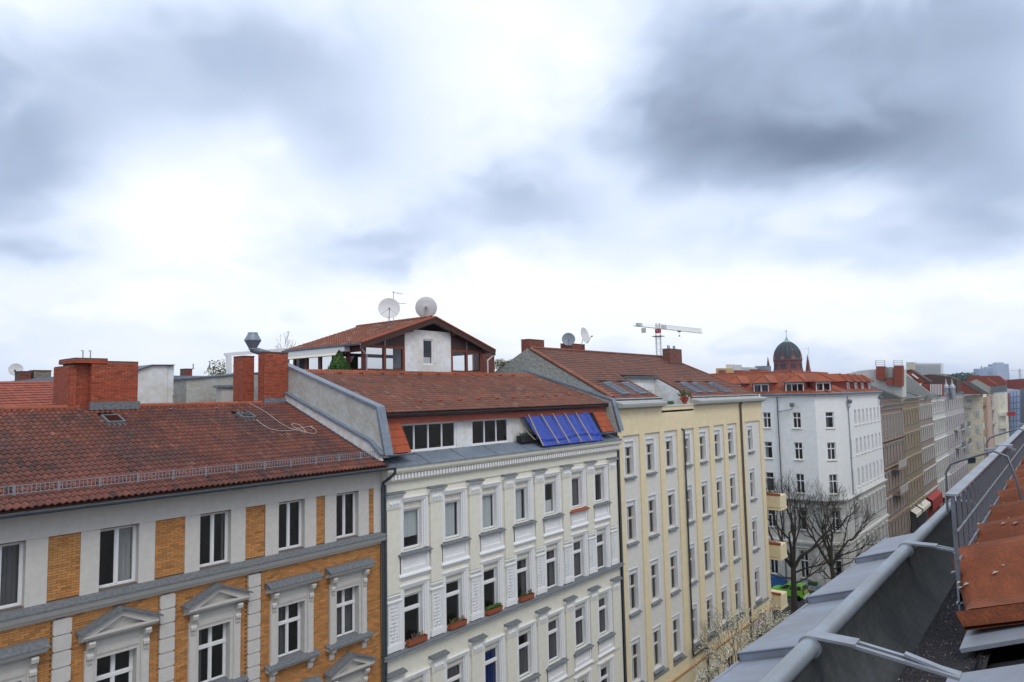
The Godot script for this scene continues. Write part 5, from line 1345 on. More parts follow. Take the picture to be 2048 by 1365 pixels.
		window(h, at(f, -w / 2, 0.12), w, 0.96, q[2], 0.02, "glass", "frame", "drape:0.05:0.3:0:1", 0.09)
		b = B.new()
		var ez := 0.3; var ew := w / 2 + 0.32
		var a0: Vector3 = f * Vector3(-ew, 1.22, ez); var a1: Vector3 = f * Vector3(ew, 1.22, ez); var a2: Vector3 = f * Vector3(ew, 1.22, -2.9); var a3: Vector3 = f * Vector3(-ew, 1.22, -2.9); var p0: Vector3 = f * Vector3(0, 2.15, -0.9); var p1: Vector3 = f * Vector3(0, 2.15, -5.0)
		b.tri(a0, a1, p0); b.quad(a1, a2, p1, p0); b.quad(a3, a0, p0, p1); b.quad(a0, a3, a2, a1)
		obj("dormer_roof", b, M.terracotta, dm)
		for s in [-1, 1]: ridge_tiles(dm, f * Vector3(s * ew, 1.24, ez), f * Vector3(0, 2.17, -0.9), 0.09, 0.35, red * 1.1, Vector2(1e9, 1e9), 0)
		obj("dormer_gutter", _run(f, -ew, ew, [ez - 0.05, 1.14, ez + 0.06, 1.14, ez + 0.08, 1.24, ez - 0.05, 1.24]), M.zinc_old, dm)
	aerial("thin mast aerial above red mansard of white corner house", Vector3(92, 23.6, -25.7), 3.4, [[3.2, Vector3(-0.5, 0, -1), 2.2, 2], [2.0, Vector3(-0.5, 0, -1), 2.0, 3]])
	# two lamps on bent arms and a bracket on the facade
	for q in [[Vector3(78.0, 19.2, -25.3), Vector3(-0.5, 0.5, 1.6)], [Vector3(83.4, 19.3, -19.4), Vector3(-0.3, 0.6, 0.25)], [Vector3(100.4, 19.6, -19.4), Vector3(-0.9, 0.5, 0.2)]]:
		var p: Vector3 = q[0]; var d: Vector3 = q[1]
		var lp := thing("wall_floodlight", ["grey floodlight on bent arm beside drainpipe of white house", "grey floodlight above windows of white street facade", "grey floodlight at outer edge of white street facade"][used.get("wall_floodlight", -1) + 1], "floodlight", p)
		obj("arm", tb([p, p + Vector3(d.x, d.y * 0.3, d.z * 0.8), p + Vector3(d.x, d.y * 0.5, d.z), p + d], 0.05, 6), M.steel, lp)
		b = B.new(); b.lathe(Transform3D(Basis(), p + d), [Vector2(0, 0), Vector2(0.2, 0.0), Vector2(0.26, 0.12), Vector2(0.26, 0.34), Vector2(0.2, 0.44), Vector2(0, 0.46)], 12); obj("head", b, M.zinc_old, lp)
func _run(f: Transform3D, x0: float, x1: float, prof: Array) -> B:
	var b := B.new(); mould(b, f, x0, x1, prof); return b

# ---------- what stands behind the ridge of the brick house ----------
# an outline of photo pixels on a plane z = const or x = const, given its thickness
func zslab(px: Array, z: float, depth: float) -> B:
	var a := []
	var i := 0
	while i < px.size(): var p := onz(px[i], px[i + 1], z); a.append(p.x); a.append(p.y); i += 2
	var b := B.new(); b.prism(Transform3D(), poly(a), z - depth, z); return b
func xslab(px: Array, x: float, depth: float) -> B:
	var a := []
	var i := 0
	while i < px.size(): var p := onx(px[i], px[i + 1], x); a.append(p.z); a.append(p.y); i += 2
	var b := B.new(); b.prism(fr(Vector3(0, 0, 1), Vector3.UP, Vector3(x, 0, 0)), poly(a), -depth, 0); return b
func rear_roofs() -> void:
	var h := thing("red_roof_house", "rear house with smooth red tile roof and clay vent pipes behind brick chimney", "house", Vector3(6, 0, -34))
	var b := B.new()
	b.quad(Vector3(-4, 20.4, -28.5), Vector3(13, 20.4, -28.5), Vector3(13, 22.62, -34.5), Vector3(-4, 21.9, -34.5)); b.quad(Vector3(13, 22.62, -34.5), Vector3(13, 20, -41), Vector3(-4, 20, -41), Vector3(-4, 21.9, -34.5))
	var roof := obj("roof", b, M.wood_dark, h)
	rng.seed = 8
	var e := Vector3(-4, 20.42, -28.5); var us := (Vector3(0, 22.26, -34.5) - Vector3(0, 20.4, -28.5)).normalized()
	tiles(roof, "roof_tile", flat_tile(0.22, 0.4, 0.035), M.tile_white, e, Vector3(17, 0.36, 0).normalized(), us, 78, 18, 0.22, 6.3 / 18, func(_p: Vector3, _i: int, _j: int) -> Color: return shade(Color(0.4, 0.09, 0.05), 0.09, 0.05), 0, always)
	obj("wall", bx(-4, 0, -40.8, 13, 20.4, -28.6), M.grey_plaster, h)
	for q in [[19, 797], [52, 786], [107.6, 777]]:
		var p := onpl(q[0], q[1], e, ux_n(us))
		b = B.new(); b.tube([p - Vector3(0, 0.1, 0), p + Vector3(0, 0.16, 0)], 0.06, 8); b.tube([p + Vector3(0, 0.16, 0), p + Vector3(0, 0.23, 0)], 0.085, 8); obj("vent_pipe", b, M.terracotta, roof)
	b = zslab([38, 771, 39, 762, 72, 757, 150, 750, 150, 760, 60, 768], -36, 3); obj("parapet", b, M.zinc, h)
	var c := stack(h, "chimney", onz(42, 743, -36).x, 22.3, -36.9, onz(65, 743, -36).x, onz(42, 744, -36).y, -36.2, Color(0.2, 0.06, 0.045), "f")
	c = stack(h, "chimney", onz(70, 742, -36).x, 22.3, -36.9, onz(105, 742, -36).x, onz(70, 742, -36).y, -36.2, Color(0.24, 0.21, 0.17), "f")
	dish("round pale satellite dish on far red roof, next to brick stacks", onz(42, 757, -37), onz(31, 740, -37), 0.28, Vector3(-0.35, 0.15, 0.92), M.dish_white)
	h = thing("white_firewall_house", "rear house with blank whitish fire wall and thin dark coping", "house", Vector3(12.3, 0, -30))
	obj("wall", zslab([262, 830, 262, 745, 304, 731, 334, 730.5, 334, 830], -29, 6), M.pale_plaster, h)
	obj("side_wall", zslab([334.3, 830, 334.3, 730.5, 348, 731, 343, 830], -29.05, 5), M.pale_plaster, h)
	obj("coping", zslab([262, 744, 304, 729.5, 349, 729.5, 349, 731.2, 304, 731.4, 262, 746], -28.9, 6), M.zinc_dark, h)
	h = thing("zinc_roof_house", "low rear house with blue grey zinc roof between two blank walls", "house", Vector3(15.3, 0, -34))
	b = B.new(); b.quad(Vector3(14.2, 21.9, -32.5), Vector3(16.6, 21.9, -32.5), Vector3(16.6, 22.42, -33.4), Vector3(14.2, 22.42, -33.4)); obj("roof", b, M.zinc, h)
	obj("wall", bx(14.2, 0, -33.2, 16.6, 21.88, -32.6), M.white_plaster, h)
	obj("brick_band", bx(14.2, 22.36, -34.2, 16.6, 22.6, -33.42), M.mortar_red, h); obj("upper_roof", bx(14.0, 22.6, -36, 19, 22.84, -33.5), M.zinc, h)
	h = thing("chimney", "small reddish brown chimney with one thin pipe, far behind grey wall", "chimney", onz(386, 760, -37))
	rng.seed = 14
	c = stack(h, "brick_stack", onz(377, 740, -37).x, 22.5, -38, onz(391, 740, -37).x, onz(377, 738.5, -37).y, -37.4, Color(0.26, 0.06, 0.045), "f")
	obj("pipe", tb([onz(386, 739, -37.2), onz(386, 728, -37.2)], 0.03, 6), M.steel, h)
	h = thing("grey_firewall_house", "rear house with blank grey fire wall streaked by rain", "house", Vector3(15.4, 0, -31))
	obj("wall", zslab([372, 840, 372, 758, 480, 749, 530, 746, 530, 840], -30, 1.2), M.grey_plaster, h)
	obj("coping", zslab([370, 756, 480, 747, 531, 744, 531, 746, 480, 749.5, 370, 758.5], -29.9, 1.4), M.zinc, h)
	obj("lean_to_wall", bx(15.2, 19, -29.3, 16.3, 22.15, -28.8), M.white_plaster, h); obj("lean_to_cover", bx(15.1, 22.15, -29.4, 16.4, 22.25, -28.7), M.zinc, h)
	# garden frame beside the penthouse
	h = thing("pergola_frame", "white roof terrace frame behind brick chimneys", "pergola", onz(462, 750, -33))
	b = zslab([450, 706.5, 580, 696, 580, 702, 463, 712, 463, 748, 454, 748, 454, 712, 450, 711], -33, 0.14); obj("front_frame", b, M.frame, h)
	obj("rear_post", zslab([520, 707, 524, 707, 524, 745, 520, 745], -34.5, 0.1), M.frame, h)
	# trees of the courtyards
	var tp := onz(440, 740, -42)
	h = thing("courtyard_tree", "olive leaved tree top rising behind grey fire wall", "tree", Vector3(tp.x, 0, tp.z))
	obj("trunk", tb([Vector3(tp.x, 0, tp.z), Vector3(tp.x + 0.2, 14, tp.z), Vector3(tp.x, 23.4, tp.z)], [0.3, 0.18, 0.03], 7), M.bark_dark, h)
	obj("crown", leaves(Vector3(tp.x, 22.9, tp.z), Vector3(1.05, 1.5, 1.0), 1500, 0.075, 9, 0.6), M.leaf_olive, h)
	var tw := onz(572, 700, -36)
	h = thing("bare_shrub", "leafless twigs at left end of penthouse roof", "shrub", Vector3(tw.x, 22.7, tw.z))
	b = B.new(); rng.seed = 4; branch(b, Vector3(tw.x, 22.7, tw.z), Vector3(0.0, 1, 0), 0.9, 0.025, 4, 0.55, 0.006); obj("twigs", b, M.bark_dark, h)
# tapered limbs that fork
func branch(b: B, p: Vector3, d: Vector3, l: float, r: float, lv: int, spread: float, rmin: float, tips = null) -> void:
	var m := p + d * l * 0.5 + Vector3(rng.randfn(), rng.randfn(), rng.randfn()) * l * 0.05
	var e := p + d * l + Vector3(rng.randfn(), rng.randfn(), rng.randfn()) * l * 0.07
	var r1 := maxf(r * 0.68, rmin)
	b.tube([p, m, e], [r, (r + r1) / 2, r1], 7 if lv > 4 else (5 if lv > 2 else 3), false)
	if tips != null and lv <= 2: tips.append(e); tips.append(m)
	if lv == 0: return
	var k := 2 + (1 if rng.randf() < 0.55 else 0)
	for i in k:
		var q := p.lerp(e, 1.0 if i < 2 else rng.randf_range(0.4, 0.8))
		var ax := d.cross(Vector3(rng.randfn(), rng.randfn(), rng.randfn())).normalized()
		var nd := d.rotated(ax, rng.randf_range(0.25, 1.0) * spread * (1.0 if i else 0.6))
		nd = (nd + Vector3(0, 0.1, 0)).normalized()
		branch(b, q, nd, l * rng.randf_range(0.62, 0.88), r1 * (0.95 if i == 0 else 0.72), lv - 1, spread, rmin, tips)

# ---------- the houses down the street ----------
func row_house(called: String, label: String, x0: float, x1: float, z: float, top: float, rows: Array, cols: int, ww: float, wall: Material, trim: Material, roof_m: Material, ridge_y: float) -> Node3D:
	var h := thing(called, label, "house", Vector3((x0 + x1) / 2, 0, z))
	var f := Transform3D(Basis(), Vector3(0, 0, z))
	var list := []
	var step := (x1 - x0) / cols
	for r in rows:
		for k in cols: list.append(Rect2(x0 + step * (k + 0.5) - ww / 2, r[0], ww, r[1] - r[0]))
	var b := B.new(); b.wall(f, x0, x1, 0, top, list, 0.3)
	b.wall(fr(Vector3(0, 0, 1), Vector3.UP, Vector3(x0, 0, z)), -11, 0, 0, top, [], 0.1); b.wall(fr(Vector3(0, 0, -1), Vector3.UP, Vector3(x1, 0, z)), 0, 11, 0, top, [], 0.1)
	obj("wall", b, wall, h)
	obj("room_wall", bx(x0, 0, z - 2.6, x1, top, z - 2.5), M.room, h)
	facade_windows(h, f, list, "cross", 0.16, M.zinc_old, trim)
	moulded("cornice", h, f, x0 - 0.05, x1 + 0.05, [0, top - 0.7, 0.12, top - 0.7, 0.15, top - 0.35, 0.45, top - 0.25, 0.55, top, 0, top + 0.02], trim)
	b = B.new(); b.quad(Vector3(x0, top + 0.02, z + 0.3), Vector3(x1, top + 0.02, z + 0.3), Vector3(x1, ridge_y, z - 6), Vector3(x0, ridge_y, z - 6)); b.quad(Vector3(x1, ridge_y, z - 6), Vector3(x1, top, z - 11), Vector3(x0, top, z - 11), Vector3(x0, ridge_y, z - 6))
	for x in [x0, x1]: b.tri(Vector3(x, top, z + 0.3), Vector3(x, top, z - 11), Vector3(x, ridge_y, z - 6))
	obj("roof", b, roof_m, h)
	gutter(h, Vector3(x0, top, z + 0.55), Vector3(x1, top, z + 0.55), 0.08, M.zinc_dark)
	return h
func x_face(called: String, label: String, px: Array, x: float, depth: float, wall: Material, wins: Array, parts: Array) -> Node3D:
	# a house whose front looks back along the street; its outline, windows and extra slabs lie on x = const
	var p0 := onx(px[0], px[1], x)
	var h := thing(called, label, "house", Vector3(x, 0, p0.z))
	obj("wall", xslab(px, x, depth), wall, h)
	for w in wins:
		var a := onx(w[0], w[1], x); var c := onx(w[2], w[3], x)
		var f := fr(Vector3(0, 0, 1), Vector3.UP, Vector3(x - 0.03, minf(a.y, c.y), minf(a.z, c.z)))
		window(h, f, absf(c.z - a.z), absf(a.y - c.y), "cross" if w.size() < 5 else w[4], -0.08, "glass", "frame", "", 0.12)
	for q in parts: obj(q[0], xslab(q[1], x - q[3], q[4]), M[q[2]] if q[2] is String else q[2], h)
	return h
func street_row() -> void:
	rng.seed = 22
	mat("pink_stone", lin(0.4, 0.27, 0.21), 0.92, "clay", 3.0, 0.4); mat("pink_trim", lin(0.6, 0.52, 0.48), 0.9, "clay", 2.0)
	mat("brown_render", lin(0.27, 0.225, 0.16), 0.95, "stain", 4.0); mat("brown_trim", lin(0.42, 0.35, 0.26), 0.9)
	mat("grey_render", lin(0.3, 0.26, 0.22), 0.95, "stain", 4.0); mat("pale_trim", lin(0.6, 0.58, 0.56), 0.9)
	mat("ornate_white", lin(0.66, 0.68, 0.7), 0.9, "stain", 4.0); mat("lilac_grey", lin(0.52, 0.51, 0.56), 0.9, "stain", 4.0)
	mat("pale_yellow", lin(0.82, 0.8, 0.64), 0.9, "stain", 4.0); mat("beige", lin(0.6, 0.56, 0.48), 0.9, "stain", 3.0); mat("light_cream", lin(0.78, 0.77, 0.66), 0.9, "stain", 3.0); mat("salmon", lin(0.55, 0.4, 0.33), 0.9, "stain", 2.0)
	mat("felt_roof", lin(0.12, 0.135, 0.14), 0.9, "stain", 3.0); mat("brown_roof", lin(0.13, 0.07, 0.05), 0.9, "clay", 1.5); mat("red_roof", lin(0.34, 0.07, 0.035), 0.85, "clay", 1.5)
	var h := row_house("stucco_house", "soot stained pinkish stucco house with crowded pilasters next to white corner house", 100.6, 115.7, -19.7, 19.3, [[15.0, 17.6], [11.3, 13.6], [7.8, 10.0], [4.6, 6.6], [0.9, 3.4]], 7, 1.1, M.pink_stone, M.pink_trim, M.brown_roof, 21.0)
	for k in 8: obj("pilaster", bx(100.75 + k * 2.1, 14.5, -19.7, 101.1 + k * 2.1, 17.9, -19.5), M.pink_trim, h)
	for y in [14.5, 10.9, 4.1]: moulded("string_course", h, Transform3D(Basis(), Vector3(0, 0, -19.7)), 100.6, 115.7, [0, y - 0.3, 0.2, y - 0.25, 0.4, y, 0, y + 0.05], M.pink_stone)
	for y in [7.2, 10.6]:
		var bl := obj("balcony", bx(105.4, y - 0.25, -19.7, 111.0, y, -18.6), M.pink_stone, h); obj("parapet", bx(105.4, y, -18.75, 111.0, y + 0.95, -18.6), M.pink_trim, bl)
	row_house("plain_brown_house", "plain brown rendered house with bare window openings", 115.7, 130.3, -19.6, 19.9, [[15.9, 17.9], [12.3, 14.3], [8.7, 10.7], [5.1, 7.1], [1.2, 3.6]], 6, 1.15, M.brown_render, M.brown_trim, M.felt_roof, 22.6)
	row_house("grey_brown_house", "grey brown rendered house with white window frames", 130.3, 144.3, -19.6, 20.1, [[16.2, 18.2], [12.6, 14.6], [9.0, 11.0], [5.4, 7.4], [1.2, 3.6]], 7, 1.15, M.grey_render, M.pale_trim, M.felt_roof, 22.6)
	h = row_house("ornate_white_house", "ornate greyish white house with rich cornices beyond brown houses", 144.3, 160.3, -19.6, 20.1, [[16.6, 18.4], [12.8, 14.9], [9.0, 11.2], [5.2, 7.4], [1.2, 3.6]], 6, 1.15, M.ornate_white, M.ornate_white, M.felt_roof, 22.0)
	for y in [15.6, 11.9, 8.1, 4.4]: moulded("string_course", h, Transform3D(Basis(), Vector3(0, 0, -19.6)), 144.3, 160.3, [0, y - 0.3, 0.15, y - 0.25, 0.3, y, 0, y + 0.05], M.ornate_white)
	h = row_house("lilac_grey_house", "lilac grey house with stone balconies", 160.3, 191.5, -19.6, 20.3, [[16.8, 18.6], [13.0, 15.1], [9.2, 11.4], [5.4, 7.6], [1.2, 3.6]], 9, 1.2, M.lilac_grey, M.lilac_grey, M.zinc_dark, 21.6)
	for y in [12.6, 8.8]:
		for x in [172.0, 184.0]:
			var bl := obj("balcony", bx(x, y - 0.3, -19.6, x + 5.0, y, -18.2), M.stone_grey, h); obj("parapet", bx(x, y, -18.35, x + 5.0, y + 1.0, -18.2), M.zinc_old, bl)
	# where the street bends the fronts look back at us
	x_face("pale_yellow_house", "pale yellow house with small dark windows where street bends", [1927, 1010, 1927, 793, 1950, 790, 1966, 789, 1968, 1010], 195, 14, M.pale_yellow, [[1931, 826, 1939, 841], [1934, 855, 1942, 873], [1936, 887, 1943, 905], [1951, 821, 1960, 836], [1953, 850, 1961, 867], [1956, 880, 1963, 897], [1933, 798, 1946, 806, "n3"]], [["bay_ledge", [1928, 812, 1928, 816, 1945, 817, 1945, 813], "frame_old", 0.5, 0.5], ["shop_front", [1935, 918, 1952, 916, 1952, 926, 1935, 928], "black_plastic", 0.1, 0.1]])
	x_face("salmon_house", "salmon pink patterned narrow house front at street bend", [1964, 1010, 1963, 815, 1963, 795, 1975, 795, 1980, 1010], 196, 12, M.salmon, [[1964, 819, 1968, 832], [1967, 846, 1971, 860], [1969, 874, 1973, 890]], [["balcony", [1962, 804, 1974, 804, 1974, 812, 1962, 812], "salmon", 0.8, 0.8]])
	x_face("beige_house", "beige house with deep striped loggias at street bend", [1974, 1000, 1973, 790, 1988, 789, 1994, 1000], 215, 12, M.beige, [[1974, 799, 1988, 814, "n4"], [1976, 824, 1989, 846, "n4"], [1979, 852, 1991, 872, "n4"]], [["ledge", [1973, 820, 1992, 818, 1992, 821, 1973, 823], "beige", 0.8, 0.8], ["ledge", [1976, 848, 1994, 846, 1994, 849, 1976, 851], "beige", 0.8, 0.8]])
	x_face("light_cream_house", "light cream house with balconies next to scaffold", [1987, 1000, 1986, 789, 2010, 786, 2020, 1000], 235, 12, M.light_cream, [[2001, 836, 2006, 842], [2003, 860, 2008, 866]], [["balcony", [1999, 826, 2016, 824, 2016, 832, 1999, 833], "light_cream", 1.2, 1.2], ["balcony", [2000, 850, 2018, 848, 2018, 857, 2000, 858], "light_cream", 1.2, 1.2], ["red_canopy", [2015, 825, 2031, 824, 2031, 832, 2015, 832], mat("canopy_red", lin(0.36, 0.03, 0.02), 0.7), 1.4, 1.4]])
	# scaffold with blue sheeting
	var sx := 246.0
	var sc := thing("scaffold", "scaffold with blue sheeting and red edges at far end of street", "scaffold", onx(2028, 900, sx))
	obj("sheeting", xslab([2021, 870, 2021, 788, 2041, 785, 2041, 870], sx, 0.3), mat("sheet_blue", lin(0.38, 0.5, 0.68), 0.8), sc); obj("red_sheeting", xslab([2012, 870, 2012, 787, 2021, 786, 2021, 870], sx, 0.2), mat("sheet_red", lin(0.45, 0.14, 0.16), 0.8), sc)
	var b := B.new()
	for u in [2021, 2028, 2034, 2041]: b.bar(onx(u, 880, sx - 0.8), onx(u, 783, sx - 0.8), 0.2, 0.2)
	for v in [795, 807, 819, 831, 843, 855]: b.bar(onx(2021, v, sx - 0.8), onx(2041, v - 2, sx - 0.8), 0.2, 0.25)
	obj("poles", b, mat("pole_blue", lin(0.16, 0.2, 0.34), 0.6), sc)
	obj("house_behind", xslab([2041, 900, 2041, 778, 2075, 776, 2075, 900], sx + 2, 8), M.zinc_old, sc)
	# roofs and stacks above the row
	h = x_face("chimney_house", "rear house with pale fire wall and two tall red brick chimneys", [1690, 800, 1690, 749, 1720, 742, 1752, 739, 1806, 739, 1806, 800], 118, 3, M.stone_grey, [], [["chimney", [1752.5, 760, 1752.5, 733, 1769.5, 733, 1769.5, 760], mat("red_stack", lin(0.36, 0.085, 0.05), 0.9, "clay", 1.0), 1.0, 1.5], ["chimney", [1788.5, 772, 1788.5, 731.5, 1805, 731.5, 1805, 772], M.red_stack, 1.0, 1.5], ["lower_stack", [1772, 770, 1772, 757.5, 1788, 757.5, 1788, 770], M.red_stack, 0.9, 1.0], ["ladder_wall", [1770.5, 757, 1770.5, 735.5, 1788, 734.5, 1788, 757], "old_plaster", 0.4, 0.6]])
	b = B.new()
	for k in 7: var p := onx(1778, 738 + k * 2.6, 117.2); b.bar(p, p + Vector3(0, 0, 0.55), 0.06, 0.05)
	obj("ladder", b, M.frame_old, h)
	b = B.new()
	for g in [[1752, 1770], [1788, 1805]]:
		for u in g: b.bar(onx(u, 733, 117.5), onx(u, 721, 117.5), 0.06, 0.06)
		for v in [722, 725.5, 730]: b.bar(onx(g[0], v, 117.5), onx(g[1], v, 117.5), 0.05, 0.05)
	obj("chimney_rail", b, M.zinc_old, h)
	h = x_face("gable_house", "house with bare grey gable and red slope with white roof windows above street row", [1803, 800, 1803, 746, 1813, 749, 1866, 790, 1866, 800], 136, 0.6, M.old_plaster, [], [["roof_slope", [1805, 743, 1822, 739, 1862, 764, 1846, 768], "brown_roof", -3.0, 3.0], ["roof_slope", [1805, 746, 1826, 744, 1850, 766, 1838, 768], "red_roof", -2.6, 0.4], ["roof_window", [1810, 748, 1813, 747, 1826, 757, 1823, 758], "frame", -2.3, 0.2], ["roof_window", [1823, 749, 1826, 748, 1838, 757, 1835, 758], "frame", -2.3, 0.2]])
	h = x_face("striped_dormer_house", "attic storey with red panels and white uprights over street row", [1843, 792, 1843, 768, 1886, 768, 1886, 792], 150, 2, M.red_roof, [], [])
	for k in 8: obj("upright", xslab([1861 + k * 3.1, 791, 1861 + k * 3.1, 769, 1862.6 + k * 3.1, 769, 1862.6 + k * 3.1, 791], 149.9, 0.2), M.frame, h)
	h = x_face("dark_roof_house", "long dark brown roof with row of small stacks", [1845, 775, 1845, 751, 1860, 749, 1900, 754, 1915, 760, 1915, 785], 175, 6, M.brown_roof, [], [])
	for k in 5: obj("stack", xslab([1862 + k * 6, 753, 1862 + k * 6, 748, 1866 + k * 6, 748, 1866 + k * 6, 753], 176, 2), M.old_plaster, h)
	for u in [1894.5, 1906.5]:
		var p := onx(u, 790, 165); var q := onx(u, 758, 165); var tall := q.y - p.y
		var pn := thing("zinc_turret", "slim silvery zinc turret close to red striped attic" if u < 1900 else "slim silvery zinc turret next to red tile slope", "turret", p, "zinc turrets")
		b = B.new(); b.lathe(Transform3D(Basis(), p), [Vector2(0.5, -1.0), Vector2(0.5, tall * 0.36), Vector2(0.62, tall * 0.4), Vector2(0.5, tall * 0.55), Vector2(0.2, tall * 0.68), Vector2(0.05, tall)], 10); obj("shaft", b, M.steel, pn)
	x_face("red_slope_house", "house with red tile slope and dark felt roof beyond zinc turrets", [1914, 785, 1914, 763, 1940, 765, 1968, 789, 1930, 789], 192, 4, M.red_roof, [], [["felt_slope", [1926, 766, 1942, 765, 1980, 788, 1966, 789], "felt_roof", 0.1, 0.5]])
	x_face("far_gable_house", "far house with pale gable and red roof near street bend", [1942, 790, 1942, 764, 1953, 759, 1984, 776, 1984, 790], 205, 4, M.old_plaster, [], [["red_slope", [1953, 759, 1975, 757, 1995, 770, 1984, 776], "red_roof", -0.5, 3], ["dormer_band", [1983, 786, 1983, 774, 2012, 771, 2014, 784], "zinc_old", 0.2, 3]])
	x_face("far_red_roof_house", "wide bright red roof far down street", [1928, 770, 1940, 752, 1998, 752, 2012, 763, 2012, 775], 290, 8, M.red_roof, [], [])
	x_face("far_red_roof_house", "dull red roof behind scaffold", [1996, 775, 2004, 761, 2060, 757, 2060, 782, 2020, 778], 300, 8, M.red_roof, [], [])
	# roofs behind the white corner house
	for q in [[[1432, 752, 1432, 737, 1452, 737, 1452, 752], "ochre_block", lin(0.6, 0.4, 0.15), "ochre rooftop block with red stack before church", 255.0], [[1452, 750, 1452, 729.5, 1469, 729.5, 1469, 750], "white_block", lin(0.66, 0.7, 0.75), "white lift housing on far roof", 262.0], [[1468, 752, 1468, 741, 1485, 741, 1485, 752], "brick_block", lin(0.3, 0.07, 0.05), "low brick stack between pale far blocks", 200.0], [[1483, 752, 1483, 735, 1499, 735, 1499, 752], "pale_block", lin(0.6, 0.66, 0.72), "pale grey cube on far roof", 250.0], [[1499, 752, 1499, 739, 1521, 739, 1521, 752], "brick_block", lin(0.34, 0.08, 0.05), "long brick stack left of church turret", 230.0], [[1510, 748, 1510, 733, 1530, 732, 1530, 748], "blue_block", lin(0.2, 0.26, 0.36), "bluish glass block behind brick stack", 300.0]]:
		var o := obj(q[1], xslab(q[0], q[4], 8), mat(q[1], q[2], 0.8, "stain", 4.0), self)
		tag(o, q[3], "building")
	tag(obj("red_stack_block", xslab([1437, 752, 1437, 741, 1446, 741, 1446, 752], 240, 3), M.red_stack, self), "small red stack against ochre rooftop block", "chimney")

